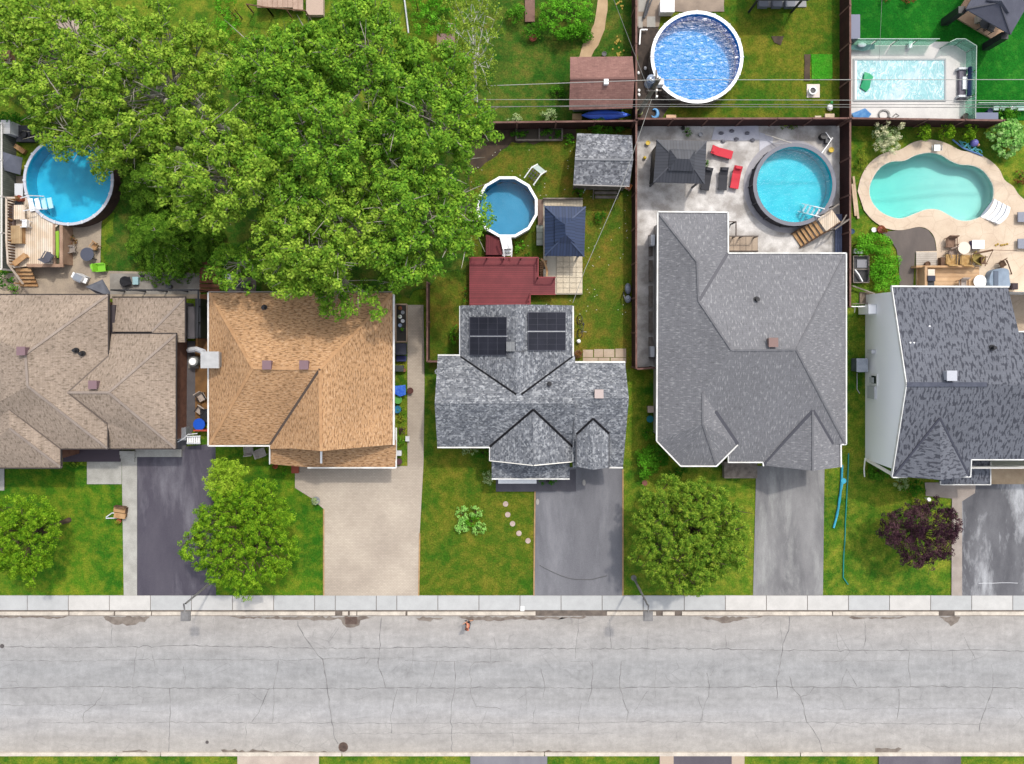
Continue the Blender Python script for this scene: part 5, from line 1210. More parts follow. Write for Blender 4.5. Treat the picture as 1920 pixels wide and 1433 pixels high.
tree('shade_tree', 'clumpy light green tree at the left edge of the lush lawn', 42, 1004, 3.4, 74, 90, 1.7, (130,975), lf_front, bark_dk, 46, br=(.45, .65), k=10, r0=.21, per=1100, size=.095, tr=.16, seed=40, mind=.66, fill=2.6)
tree('shade_tree', 'dense round tree beside the purple grey driveway', 458, 1006, 3.4, 108, 110, 1.9, (505,985), lf_front, bark_dk, 96, br=(.42, .62), k=9, r0=.2, per=1100, size=.095, tr=.2, seed=41, mind=.66, fill=2.6)
tree('shade_tree', 'small yellow green tree touching the dense round tree', 425, 900, 3.0, 40, 42, 1.0, (452,890), lf_lime, bark_dk, 30, br=(.35, .5), k=14, r0=.16, per=900, size=.09, tr=.09, seed=42, mind=.66, fill=2.6)
tree('shade_tree', 'large round olive green tree left of the streaked driveway', 1292, 1000, 3.5, 114, 112, 2.0, (1270,975), lf_olive, bark_dk, 125, br=(.42, .62), k=11, r0=.2, per=1100, size=.095, tr=.2, seed=43, mind=.66, fill=2.6)
tree('shade_tree', 'dark purple leaved tree on the lawn beside tan path', 1726, 998, 2.8, 76, 66, 1.3, (1680,985), lf_purple, bark_dk, 52, br=(.36, .52), k=9, r0=.17, per=1100, size=.09, tr=.12, seed=44, mind=.66, fill=2.6)

lf_clump = leafmat('pale_grass_blades', [(.12,.32,.05), (.28,.54,.12), (.42,.66,.2)], .3, 2)
def shrub(label, px, py, r, lm, h=.7, name='shrub', cat='shrub', seed=0, size=.11, per=520, sx=1., sy=1., sub=.28, group=None, n=None, z0=0):
    rng = np.random.default_rng(seed + 100); rw = r / S; c = P(px, py, z0 + h * .6); root = T(name, label, cat, (c.x, c.y, z0), group); cl = []
    n = n or int(10 + 26 * rw * rw * sx * sy)
    for _ in range(n):
        a, q = rng.uniform(0, 6.28), math.sqrt(rng.random()) * .85
        cl.append((c.x + math.cos(a) * q * rw * sx, c.y + math.sin(a) * q * rw * sy, z0 + h * (.25 + .6 * (1 - q * q)) * rng.uniform(.75, 1.1), sub * rng.uniform(.7, 1.2) * min(1, max(.45, rw)), .8))
    leaf_mesh('foliage', cl, per, size, lm, root, rng=rng)
    m = MB()
    for i in range(5):
        a = i * 1.26; m.tube([(c.x, c.y, z0), (c.x + math.cos(a) * rw * .3 * sx, c.y + math.sin(a) * rw * .3 * sy, z0 + h * .6)], [.03, .012], 4)
    m.build('stems', bark_dk, root); return root
SH = [
 ('bright rounded bush left of the sandy path', 1062, 22, 56, lf_bright, 2.2, 1.05, .95), ('dark lower bush at foot of the bright rounded bush', 1078, 62, 30, lf_green, .9, 1.3, .6),
 ('potted leafy shrub standing on the shaded lawn', 1000, 56, 20, lf_green, 1.2, 1.1, .8), ('dark bush beside brown paving at the top', 968, 28, 22, lf_green, 1.2, 1, 1),
 ('leafy bush between blue kayak and grey shed', 1128, 236, 26, lf_green, 1.0, 1.05, .75), ('dark low bush right of the leafy bush by fence', 1165, 240, 15, lf_hedge, .7, 1.1, .6),
 ('pale variegated bush left of two below power lines', 966, 223, 17, lf_pale, .7, 1.1, .6), ('pale variegated bush nearest the blue kayak', 1032, 217, 18, lf_pale, .8, 1.1, .75),
 ('green bush between pale bush and brown shed', 1045, 172, 16, lf_green, .7, 1, .9),
 ('leafy vegetables in the left half of the garden bed', 975, 250, 16, lf_green, .5, 1.2, .5), ('leafy vegetables in the right half of the garden bed', 1035, 250, 17, lf_green, .5, 1.2, .6), ('leafy weeds beside grey shed corner', 1066, 262, 14, lf_bright, .6, 1, .9),
 ('dark round shrub on the grass right of navy gazebo', 1126, 409, 14, lf_hedge, .6, 1, 1), ('tufted plant below the left corner of grey shed', 1085, 362, 12, lf_green, .7, 1, 1),
 ('grassy plant beside white pool stairs', 972, 462, 14, lf_bright, .5, .9, 1.3), ('thin bush between red deck and worn lawn', 872, 552, 9, lf_green, .8, .8, 2.2), ('tall grassy bush against solar house rear wall', 851, 628, 12, lf_bright, .9, .9, 1.8),
 ('low clump among stones below the small pool', 985, 478, 10, lf_green, .4, 1, 1),
 ('cream flowering shrub in the kidney pool yard', 1664, 258, 27, lf_pale, 1.4, 1, 1.1), ('yellowing thin shrub left of kidney pool', 1617, 300, 14, lf_yel, .8, .8, 2.4),
 ('leftmost small evergreen behind kidney pool', 1733, 246, 19, lf_front, 1.5, .9, 1), ('middle small evergreen behind kidney pool', 1777, 246, 19, lf_front, 1.5, .9, 1), ('rightmost small evergreen beside hose pile', 1819, 246, 19, lf_front, 1.5, .9, 1),
 ('large lime leaved hydrangea at the right edge', 1890, 256, 38, lf_hyd, 1.6, 1, 1.05), ('reddish shrub below the lime hydrangea', 1918, 330, 14, lf_red, .6, 1, 1.2), ('dark hedge corner above the lime hydrangea', 1888, 212, 20, lf_green, .7, 1.4, .6),
 ('rust coloured shrub left of two at top of vivid lawn', 1659, -4, 12, lf_red, .7, 1.2, .8), ('rust coloured shrub right of two at top of vivid lawn', 1704, -2, 14, lf_red, .7, 1.1, .9),
 ('green bush beside the grey hip house bay', 1213, 868, 27, lf_bright, 1.5, .85, 1.25), ('dark bush behind the bay window corner', 1240, 850, 22, lf_hedge, 1.3, 1, 1.2), ('small dark bush above the green bush', 1213, 812, 14, lf_green, .9, 1, 1.1), ('low dark bush under bay window', 1270, 886, 17, lf_hedge, .8, 1.2, .6),
 ('upper left pale grass clump on the olive lawn', 866, 964, 16, lf_clump, .5, 1, 1), ('upper right pale grass clump on the olive lawn', 892, 961, 14, lf_clump, .5, 1, 1), ('lower left pale grass clump on the olive lawn', 866, 989, 17, lf_clump, .5, 1, 1), ('lower right pale grass clump on the olive lawn', 897, 991, 15, lf_clump, .5, 1.1, .9), ('green shrub centred among four pale clumps', 884, 978, 14, lf_bright, .6, 1, 1),
 ('pale bush left of the porch roof', 916, 896, 14, lf_pale, 1.0, .9, 1.1), ('sparse flowering bush below solar house gutter', 880, 847, 13, lf_pale, .6, 1.3, .6), ('clipped bush below the porch gutter', 1028, 903, 14, lf_green, .6, 1.4, .5), ('dark bush under the solar house front wall', 905, 850, 14, lf_hedge, .7, 1.2, .8),
 ('pale leaved bush below white gable corner', 1691, 906, 17, lf_pale, .8, 1, .8), ('dark bush against the slate house front', 1715, 915, 20, lf_hedge, .7, 1.1, .8), ('yellow green bush above the purple tree', 1724, 942, 13, lf_yel, .6, 1, .9), ('tiny green sprig on the tan path edge', 1790, 966, 8, lf_green, .6, .9, 1.2), ('grassy green bush below the white gable wall', 1650, 885, 22, lf_green, .6, 1, .7),
 ('small round plant beside red pot by tan house', 535, 883, 9, lf_bright, .5, 1, 1), ('weeds along left porch wall', 138, 869, 12, lf_olive, .4, 1.4, .6),
 ('bush at bottom of side garden by tan house', 752, 828, 11, lf_green, .6, 1, 1), ('yellow flowering plant in the side garden', 751, 786, 8, lf_yel, .5, 1, .7), ('low green plants in the side garden', 752, 770, 9, lf_green, .4, 1, 1.2), ('dark leaved plant low in the side garden', 754, 806, 8, lf_purple, .4, .9, 1.1),
 ('leafy bush in the lounger patio top bed', 1289, 246, 10, lf_green, .7, .9, 1.2), ('small sprig beside the charcoal gazebo', 1325, 306, 6, lf_green, .5, .7, 1.4), ('mossy tuft at the patio fence', 1480, 238, 10, lf_olive, .3, 2.2, .6),
 ('bush at left end of the left fence', 8, 524, 16, lf_hedge, .8, .9, 1.3), ('bush beside foot of deck stairs', 22, 544, 12, lf_green, .7, 1.1, .8), ('red flowering plant beside the wooden deck', 136, 450, 8, lf_red, .5, 1, 1.2),
 ('low plants in the far bottom left verge', 215, 1424, 10, lf_green, .3, 1.4, .5),
 ('small bush by red edging under bay window', 1228, 880, 9, lf_green, .5, 1, 1),
]
for i, (lb, px, py, r, lm, h, sx, sy) in enumerate(SH): shrub(lb, px, py, r, lm, h, seed=i, sx=sx, sy=sy, size=(.2 if lm is lf_hyd else .12) if r > 10 else .09)
# cream blossom heads on the flowering shrub
fr = [o for o in bpy.data.objects if o.get('label', '').startswith('cream flowering')][0]
c = P(1664, 258, 1.2); leaf_mesh('blossom', [(c.x + random.uniform(-1, 1), c.y + random.uniform(-1.1, 1.1), 1.2 + random.uniform(-.2, .4), .2, .9) for _ in range(34)], 900, .09, lf_cream, fr)
def hedge(label, x0, y0, x1, y1, h, lm, dens=5.5, seed=0, name='hedge'):
    rng = np.random.default_rng(seed + 300); a, b = P(x0, y1, h * .7), P(x1, y0, h * .7); root = T(name, label, 'hedge', ((a.x + b.x) / 2, (a.y + b.y) / 2, 0))
    n = int(dens * (b.x - a.x) * (b.y - a.y) + 12)
    cl = [(rng.uniform(a.x + .15, b.x - .15), rng.uniform(a.y + .15, b.y - .15), h * rng.uniform(.45, .9), .32 * rng.uniform(.7, 1.2), .8) for _ in range(n)]
    leaf_mesh('foliage', cl, 420, .12, lm, root, rng=rng); m = MB()
    for i in range(4): m.tube([(a.x + (b.x - a.x) * (i + .5) / 4, (a.y + b.y) / 2, 0), (a.x + (b.x - a.x) * (i + .5) / 4, (a.y + b.y) / 2, h * .7)], [.05, .02], 5)
    m.build('stems', bark_dk, root)
hedge('tall green hedge running down from the top edge', 402, -60, 444, 95, 2.2, lf_bright, seed=1)
hedge('dark clipped hedge above the weathered grey fence', -20, 208, 95, 236, 1.5, lf_hedge, seed=2)
hedge('bright leafy hedge left of the birch trunk', 768, -60, 860, 66, 1.8, lf_bright, seed=3)
hedge('curved leafy hedge between fence and grey brown path', 1601, 438, 1672, 478, 1.0, lf_bright, 13, seed=4)
hedge('leafy hedge end touching the slate roof corner', 1631, 478, 1686, 546, 1.0, lf_bright, 13, seed=5)
# ---------------------------------------------------------------- street lamps, pole, wires
lampm = M('lamp_grey_metal', C(145,143,142), C(130,128,127), 3, rough=.5)
def lamp(label, base, head, knee):
    B = P(*base, 0); K = P(*knee, 5.55); Hd = P(*head, 5.45)
    K.x = B.x + (K.x - B.x) * .5; root = T('street_lamp', label, 'street lamp', B, 'grey street lamps leaning over the kerb')
    MB().tube([B, B + Vector((0, 0, .4)), B + Vector((0, 0, 5.2)), K], [.11, .09, .065, .055], 10).build('pole', lampm, root, True)
    MB().cyl(B, .2, 0, .12, 12).build('base', lampm, root)
    MB().tube([K, K.lerp(Hd, .5), Hd], [.055, .05, .05], 8).build('arm', lampm, root, True)
    m = MB().box(Hd.x - .32, Hd.y - .34, 5.38, Hd.x + .32, Hd.y + .3, 5.5)
    m.box(Hd.x - .25, Hd.y - .27, 5.5, Hd.x + .25, Hd.y + .23, 5.56); hd = m.build('lamp_head', lampm, root)
    MB().box(Hd.x - .22, Hd.y - .24, 5.35, Hd.x + .22, Hd.y + .2, 5.38).build('lens', plain('lamp_lens', (.6, .6, .58)), hd)
lamp('grey street lamp beside the dense round tree and purple driveway', (409, 1081), (348, 1155), (345, 1133))
lamp('grey street lamp beside the large olive green tree', (1188, 1083), (1215, 1155), (1216, 1135))

up = T('utility_pole', 'leaning wooden utility pole with transformer beside the dark blue pool', 'utility pole', P(1197, 214)); b = P(1197, 214); t_ = P(1234, 152, 7.2)
t_.x, t_.y = b.x, b.y
MB().tube([b, b + Vector((0, 0, 7.2))], [.19, .13], 12).build('pole', M('weathered_pole', C(150,146,134), C(122,118,106), 3), up, True)
MB().cyl(b, .24, 0, .5, 12).build('pole_foot', plain('mossy_foot', C(150,160,90)), up)
a = P(1222, 174, 6.2); m = MB().cyl((b.x - .28, b.y + .38), .3, 5.2, 6.15, 16).cyl((b.x - .28, b.y + .38), .22, 6.15, 6.25, 16); m.build('transformer', M('transformer_grey', C(150,166,190), C(134,150,174), 2, rough=.4), up)
m = MB()
for dx, dy in ((-.4, .3), (-.16, .5), (-.28, .2)): m.cyl((b.x + dx, b.y + dy), .05, 6.25, 6.5, 8)
m.build('bushing', plain('white_porcelain', (.7, .7, .68), .3), up)
m = MB().bar((b.x, b.y - 1.0, 6.3), (b.x, b.y + .9, 6.3), .1, .12).bar((b.x - .5, b.y - .2, 5.6), (b.x + .5, b.y - .2, 5.6), .08, .1); m.build('crossarm', wood_gr, up)
m = MB()
for dy, z in ((.55, 7.2), (-.05, 6.36), (-.5, 6.36), (-.9, 6.36)): m.cyl((b.x + (.0 if z < 7 else 0), b.y + dy * (z < 7)), .07, z, z + .2, 10)
m.build('insulator', plain('pale_insulator', (.66, .64, .6), .3), up)
MB().box(b.x + .15, b.y + .1, 5.3, b.x + .6, b.y + .5, 5.9).build('cable_splice', ltgrey, up)
wire_l = plain('pale_cable', C(176,176,170)); wire_d = plain('grey_cable', C(128,128,124))
def wire(label, pts, mat, r=.022, sag=0.):
    q = []
    for i in range(len(pts) - 1):
        a, b_ = Vector(pts[i]), Vector(pts[i + 1])
        for j in range(8): 
            t_ = j / 8; q.append(a.lerp(b_, t_) - Vector((0, 0, sag * 4 * t_ * (1 - t_))))
    q.append(Vector(pts[-1])); o = MB().tube(q, r * .75, 5).build('power_line', mat); v0 = Vector(pts[0])
    tag(o, label, 'power line', 'overhead lines on the utility pole')
PX = 720; QX = 2600
wire('topmost white overhead wire crossing above the brown shed', [P(PX, 168, 7.3), P(1228, 150, 7.3), P(QX, 149, 7.3)], wire_l, .03)
wire('second overhead wire crossing the shed roof', [P(PX, 187, 6.5), P(1216, 187, 6.5), P(QX, 191, 6.5)], wire_l, .024)
wire('third overhead cable passing the transformer', [P(PX, 205, 6.3), P(1213, 196, 6.3), P(QX, 197, 6.3)], wire_d, .026)
wire('lowest overhead cable just above the fence', [P(PX, 200, 6.2), P(1214, 200, 6.2), P(QX, 204, 6.2)], wire_d, .03)
wire('slanting wire running from pole to the top edge', [P(1217, 172, 6.6), P(1128, -60, 6.6)], wire_d, .022)
wire('slanting house wire crossing the navy gazebo lawn', [P(1222, 186, 6.2), P(1165, 350, 5.2), P(1097, 505, 4.2), P(1074, 568, 3.4)], wire_l, .024)
wire('thin wire dropping from top edge to the covered pool fence', [P(1656, -60, 5), P(1650, 80, 2.2), P(1648, 113, .2)], wire_l, .014)

# ---------------------------------------------------------------- person
def person(label, x, y, heading):
    root = T('person', label, 'person', (x, y, 0)); rz = Matrix.Rotation(heading, 3, 'Z')
    J = dict(pel=(0, 0, .95), spine=(.02, 0, 1.15), chest=(.05, 0, 1.36), neck=(.07, 0, 1.5), head0=(.09, 0, 1.58), head1=(.11, 0, 1.68), crown=(.1, 0, 1.77),
             lh=(0, .1, .9), lk=(.22, .1, .5), la=(.1, .1, .1), lt=(.26, .1, .04), rh=(0, -.1, .9), rk=(-.02, -.1, .48), ra=(-.3, -.1, .2), rt=(-.26, -.1, .06),
             ls=(.05, .19, 1.43), le=(-.12, .26, 1.2), lw=(.06, .25, 1.02), rs=(.05, -.19, 1.43), re=(.16, -.26, 1.2), rw=(.34, -.2, 1.26))
    Rr = dict(pel=.14, spine=.125, chest=.15, neck=.055, head0=.075, head1=.1, crown=.06, lh=.095, lk=.062, la=.042, lt=.035, rh=.095, rk=.062, ra=.042, rt=.035, ls=.06, le=.042, lw=.028, rs=.06, re=.042, rw=.028)
    E = [('pel','spine'),('spine','chest'),('chest','neck'),('neck','head0'),('head0','head1'),('head1','crown'),('pel','lh'),('lh','lk'),('lk','la'),('la','lt'),('pel','rh'),('rh','rk'),('rk','ra'),('ra','rt'),('chest','ls'),('ls','le'),('le','lw'),('chest','rs'),('rs','re'),('re','rw')]
    for s_, wv in (('l', (.06, .25, 1.02)), ('r', (.34, -.2, 1.26))):
        w0 = Vector(wv); d = Vector((.2, -.1 if s_ == 'l' else .3, -1 if s_ == 'l' else .25)).normalized(); sd = Vector((1, 0, 0)).cross(d).normalized() if s_ == 'l' else Vector((0, .3, -1)).normalized()
        J[s_ + 'p'] = tuple(w0 + d * .08); Rr[s_ + 'p'] = .03; E.append((s_ + 'w', s_ + 'p'))
        for k, (o_, L) in enumerate(((-.03, .07), (-.01, .085), (.01, .08), (.03, .06))):
            J[f'{s_}f{k}'] = tuple(w0 + d * (.08 + L * .5) + sd * o_ * 1.1); J[f'{s_}g{k}'] = tuple(w0 + d * (.08 + L) + sd * o_ * 1.2 + Vector((.02, 0, 0)))
            Rr[f'{s_}f{k}'] = .01; Rr[f'{s_}g{k}'] = .008; E += [(s_ + 'p', f'{s_}f{k}'), (f'{s_}f{k}', f'{s_}g{k}')]
        J[s_ + 'th'] = tuple(w0 + d * .05 + sd * -.05 + Vector((.03, 0, 0))); Rr[s_ + 'th'] = .01; E.append((s_ + 'w', s_ + 'th'))
    def skin(name, keys, mat, grow=1., sub=1, par=root, rootk=None):
        ks = list(keys); me = bpy.data.meshes.new(name); me.from_pydata([tuple(rz @ Vector(J[k])) for k in ks], [(ks.index(a), ks.index(b_)) for a, b_ in E if a in ks and b_ in ks], [])
        o = link(name, me, mat, par); md = o.modifiers.new('Skin', 'SKIN'); md.use_smooth_shade = True
        sv = me.skin_vertices[0].data
        for i, k in enumerate(ks): sv[i].radius = (Rr[k] * grow, Rr[k] * grow); sv[i].use_root = (k == (rootk or ks[0]))
        o.modifiers.new('Sub', 'SUBSURF').levels = sub; o.modifiers['Sub'].render_levels = sub; return o
    skin('body', J.keys(), plain('skin', C(214,160,130)), 1, 1)
    skin('shirt', ['spine', 'chest', 'ls', 'le', 'rs', 're', 'pel'], M('salmon_shirt', C(240,128,92), C(246,160,130), 4), 1.14, 1, rootk='chest')
    skin('shorts', ['pel', 'lh', 'lk', 'rh', 'rk'], plain('dark_shorts', C(60,56,66)), 1.2, 1)
    m = MB(); hc = rz @ Vector((.085, 0, 1.71)); m.ball(hc + Vector((0, 0, .015)), .112, .105, .1, 12, 8); m.build('hair', plain('brown_hair', C(104,52,30)), root, True).location = (0, 0, 0)
    for s_ in ('l', 'r'):
        a, b_ = rz @ Vector(J[s_ + 'a']), rz @ Vector(J[s_ + 't']); MB().tube([a, a.lerp(b_, .5), b_ + (b_ - a) * .35], [.05, .052, .036], 8).build('shoe', plain('grey_shoe', C(90,88,90)), root, True)
    m = MB(); f = rz @ Vector((.215, 0, 1.66)); m.ball(f, .02, .02, .028, 6, 4); m.build('nose', plain('skin_nose', C(214,160,130)), root, True)
    for yy in (-.04, .04):
        e = rz @ Vector((.2, yy, 1.69)); MB().ball(e, .012, .012, .012, 6, 4).build('eye', plain('dark_eye', (.02, .02, .02)), root)
    for o in [q for q in bpy.data.objects if q.parent == root and q.name.split('.')[0] in ('hair', 'shoe', 'nose', 'eye')]:
        o.data.transform(Matrix.Translation(Vector((x, y, 0))))   # these were written about the figure's own origin
    return root
pp = P(877, 1178, 1.5); person('person in salmon shirt and dark shorts jogging along the street', pp.x, pp.y, math.radians(168))

# drains and covers
m = MB(); q = P(659, 1163)
dr = T('storm_drain', 'square rusty storm drain grate in the far gutter', 'drain', q); m.box(q.x - .45, q.y - .28, .06, q.x + .45, q.y + .28, .085); m.build('frame', M('rusty_iron', C(128,108,98), C(98,82,74), 6), dr)
m = MB()
for i in range(9): m.box(q.x - .38 + i * .088, q.y - .22, .085, q.x - .34 + i * .088, q.y + .22, .1)
m.build('bars', plain('dark_iron', C(92,76,68)), dr, kind=None)
q = P(644, 1400); dr = T('manhole_cover', 'round rusty manhole cover near the bottom kerb', 'manhole cover', q); MB().cyl(q, .36, .06, .08, 20).build('frame', M('brown_iron', C(120,100,88), C(90,74,66), 6), dr)
m = MB()
for i in range(6): m.box(q.x - .26, q.y - .26 + i * .1, .08, q.x + .26, q.y - .22 + i * .1, .092)
m.build('bars', plain('dark_iron_2', C(76,62,56)), dr)
for px, py, r_, lb in ((5,1211,.16,'small dark valve cover at left edge of the street'), (389,1391,.12,'small dark valve cover near the bottom kerb left')):
    MB().cyl(P(px, py), r_, .06, .075, 14).cyl(P(px, py), r_ * .6, .075, .085, 14).thing('valve_cover', plain('cover_iron', C(96,90,88)), lb, 'valve cover')
MB().pbox(976, 1137, 983, 1146, .1, .12).thing('paint_mark', white, 'white painted mark on the pavement', 'paint mark')

# ---------------------------------------------------------------- garden furniture and clutter
def lounger(label, px, py, ang, mat, L=1.65):
    c = P(px, py, .4); root = T('sun_lounger', label, 'sun lounger', (c.x, c.y, .06), 'padded sun loungers on the patio')
    def mk(): return MB((c.x, c.y, .06), ang)
    mk().box(-L / 2, -.31, .28, L * .18, .31, .36).build('seat', mat, root)
    m = mk(); m.add([(L * .18, -.31, .28), (L * .18, .31, .28), (L / 2, .31, .5), (L / 2, -.31, .5), (L * .18, -.31, .36), (L * .18, .31, .36), (L / 2, .31, .58), (L / 2, -.31, .58)], [(0, 1, 2, 3), (7, 6, 5, 4), (0, 4, 5, 1), (1, 5, 6, 2), (2, 6, 7, 3), (3, 7, 4, 0)]); m.build('backrest', mat, root)
    mk().box(L * .36, -.2, .53, L * .48, .2, .62).build('headrest', mat, root)
    for sx in (-L * .42, L * .3):
        for sy in (-.27, .27): mk().box(sx - .025, sy - .025, 0, sx + .025, sy + .025, .28).build('leg', dkgrey, root)
lounger('red sun lounger lying sideways right of the charcoal gazebo', 1353, 286, 165, redm)
lounger('red sun lounger nearest the turquoise frame pool', 1380, 333, 80, redm)
lounger('black sun lounger between charcoal gazebo and red lounger', 1356, 336, 87, plain('black_fabric', C(58,58,64), .8))
lounger('black sun lounger half under the charcoal gazebo', 1325, 336, 80, plain('black_fabric_2', C(54,54,60), .8))
def chair(label, px, py, ang, mat, s=.55, name='garden_chair', z=0.05, legm=None, h=.42, group=None):
    c = P(px, py, .4 + z); root = T(name, label, 'chair', (c.x, c.y, z), group); mk = lambda: MB((c.x, c.y, z), ang)
    mk().box(-s / 2, -s / 2, h - .06, s / 2, s / 2, h).build('seat', mat, root)
    m = mk(); m.add([(-s / 2, s / 2 - .06, h), (s / 2, s / 2 - .06, h), (s / 2, s / 2, h), (-s / 2, s / 2, h), (-s / 2, s / 2 + .08, h + .45), (s / 2, s / 2 + .08, h + .45), (s / 2, s / 2 + .14, h + .45), (-s / 2, s / 2 + .14, h + .45)], [(0, 1, 5, 4), (1, 2, 6, 5), (2, 3, 7, 6), (3, 0, 4, 7), (4, 5, 6, 7)]); m.build('backrest', mat, root)
    for sx in (-1, 1): mk().box(sx * s / 2 - .03, -s / 2, h + .15, sx * s / 2 + .03, s / 2, h + .2).build('armrest', legm or mat, root)
    for sx in (-1, 1):
        for sy in (-1, 1): mk().box(sx * (s / 2 - .04) - .02, sy * (s / 2 - .04) - .02, 0, sx * (s / 2 - .04) + .02, sy * (s / 2 - .04) + .02, h - .06).build('leg', legm or mat, root)
    return root
def table(label, px, py, r, mat, h=.7, z=.05, square=None, legm=None):
    c = P(px, py, h + z); root = T('garden_table', label, 'table', (c.x, c.y, z))
    if square: MB((c.x, c.y, z), square[2] if len(square) > 2 else 0).box(-square[0] / 2, -square[1] / 2, h - .05, square[0] / 2, square[1] / 2, h).build('tabletop', mat, root)
    else: MB((c.x, c.y, z)).cyl((0, 0), r, h - .05, h, 24).build('tabletop', mat, root)
    w_, d_ = (square[0] / 2 - .06, square[1] / 2 - .06) if square else (r * .6, r * .6)
    for sx in (-1, 1):
        for sy in (-1, 1): MB((c.x, c.y, z), square[2] if square and len(square) > 2 else 0).box(sx * w_ - .03, sy * d_ - .03, 0, sx * w_ + .03, sy * d_ + .03, h - .05).build('leg', legm or mat, root)
    return root
def pot(label, px, py, r, mat, h=.35, z=.05, plant=None, seed=0, name='flower_pot'):
    c = P(px, py, h + z); root = T(name, label, 'flower pot' if name == 'flower_pot' else name.split('_')[-1], (c.x, c.y, z))
    MB((c.x, c.y, z)).ring((0, 0), r * .82, r, h - .05, h, 16).cyl((0, 0), r * .7, 0, h - .04, 16, r * .92).build('pot', mat, root)
    if plant: leaf_mesh('foliage', [(c.x + random.uniform(-r, r) * .6, c.y + random.uniform(-r, r) * .6, z + h + .1 + random.uniform(0, .15), r * .6, .9) for _ in range(7)], 900, .09, plant, root)
    return root
def binn(label, px, py, s, h, body, lid, name='waste_bin', z=.05, r=0, lidh=.08):
    c = P(px, py, h + z); root = T(name, label, 'bin', (c.x, c.y, z)); mk = lambda: MB((c.x, c.y, z), r)
    mk().add([(-s*.4, -s*.4, .08), (s*.4, -s*.4, .08), (s*.4, s*.4, .08), (-s*.4, s*.4, .08), (-s/2, -s/2, h), (s/2, -s/2, h), (s/2, s/2, h), (-s/2, s/2, h)], [(3, 2, 1, 0), (4, 5, 6, 7), (0, 1, 5, 4), (1, 2, 6, 5), (2, 3, 7, 6), (3, 0, 4, 7)]).build('body', body, root)
    mk().box(-s * .54, -s * .54, h, s * .54, s * .54, h + lidh).bar((-s * .5, s * .56, h), (s * .5, s * .56, h), .05, .05).build('lid', lid, root)
    for sx in (-1, 1): MB((c.x, c.y, z), r).box(sx * s * .4 - .03, s * .36, 0, sx * s * .4 + .03, s * .48, .16).build('wheel', black, root)
    return root
def boxy(label, cat, name, x0, y0, x1, y1, z0, z1, mat, lidm=None, over=.03, lab=None):
    a, b_ = P(x0, y1, z1), P(x1, y0, z1); root = T(name, label, cat, ((a.x + b_.x) / 2, (a.y + b_.y) / 2, z0))
    MB().box(a.x, a.y, z0, b_.x, b_.y, z1 - .05).build('body', mat, root)
    MB().box(a.x - over, a.y - over, z1 - .05, b_.x + over, b_.y + over, z1).build('lid', lidm or mat, root); return root

# left yard
def tarp(label, pts, zs, mat, name='tarp', cat='tarp', th=.04):
    q = [P(x, y, z) for (x, y), z in zip(pts, zs)]; n = len(q); lo = [v - Vector((0, 0, th)) for v in q]
    return MB().add(q + lo, [list(range(n)), list(range(n, 2 * n))[::-1]] + [(i, i + n, (i + 1) % n + n, (i + 1) % n) for i in range(n)]).thing(name, mat, label, cat)
slate = M('slate_sheet', C(112,116,130), C(98,102,116), 1.2, rough=.6)
tarp('dark slate sheet leaning by the left fence and round pool', [(0,283),(22,290),(42,296),(38,328),(0,317)], [1.5,1.35,.9,.8,1.4], slate, 'solar_sheet', 'panel')
boxy('grey slatted fence box at the top left fence end', 'box', 'slatted_box', 2, 226, 18, 250, .05, 1.4, ltgrey, M('white_slats', C(214,214,214), None, stripe=('y', .12, .7)))
boxy('dark pump trough behind the bright blue pool', 'trough', 'pump_trough', 31, 236, 85, 265, .05, .5, plain('dark_trough', C(66,66,74)))
for px, py, r_, lb in ((42,252,.28,'round black pump tub in the dark trough'), ):
    c = P(px, py, .7); MB().cyl(c, r_, .5, .62, 16).ring(c, r_ - .06, r_, .62, .7, 16).thing('pump_tub', black, lb, 'tub')
m = MB(); c = P(64, 252, .8); m.box(c.x - .32, c.y - .3, .5, c.x + .32, c.y + .3, .72); m.path([(c.x - .34, c.y - .32, .76), (c.x + .34, c.y - .32, .76), (c.x + .34, c.y + .32, .76), (c.x - .34, c.y + .32, .76), (c.x - .34, c.y - .32, .76)], .07, .06); m.thing('filter_box', M('black_filter_box', C(46,44,46), C(60,58,58), 2), 'square black filter box with pale rim by the pool', 'filter box')
MB((*P(36, 279, .3).xy, .05), -35).box(-.45, -.16, 0, .45, .16, .25).thing('timber_offcut', wood_tan, 'tan timber offcut beside the leaning slate sheet', 'timber')
boxy('grey pool heater box beside the left fence', 'heater', 'pool_heater', 28, 345, 42, 368, .05, .8, grey, ltgrey)
st1 = T('pool_ladder', 'white moulded pool steps reaching into the bright blue pool', 'pool steps', P(74, 380)); o = P(76, 381, 1.2)
m = MB((o.x, o.y, 0), 12)
for i in range(4): m.box(-.75 + i * .36, -.5 + .02 * i, 1.32 - i * .16, -.42 + i * .36, .42 - .02 * i, 1.38 - i * .16)
m.build('tread', plain('white_steps', (.78, .8, .84), .4), st1); m = MB((o.x, o.y, 0), 12); m.path([(-.9, .42, 1.9), (-.2, .46, 1.9), (.3, .46, 1.1)], .06, .06); m.path([(-.9, -.52, 1.9), (-.2, -.54, 1.9), (.3, -.5, 1.1)], .06, .06); m.build('handrail', ltgrey, st1)
table('slatted wooden table on the pale wooden deck', 36, 398, .5, wood_lt, .45, 1.2, (.8, 1.05)); boxy('tan wooden storage box on the pale wooden deck', 'storage box', 'storage_box', 21, 424, 40, 456, 1.2, 1.65, wood_tan, M('box_boards', C(206,176,134), C(190,158,118), 2, stripe=('x', .12, .75)))
chair('white deck chair with grey back on the pale wooden deck', 48, 420, -90, white, .5, z=1.2, legm=ltgrey); chair('dark grey moulded chair in the deck corner', 91, 482, 150, plain('slate_chair', C(92,92,104)), .6, z=1.2)
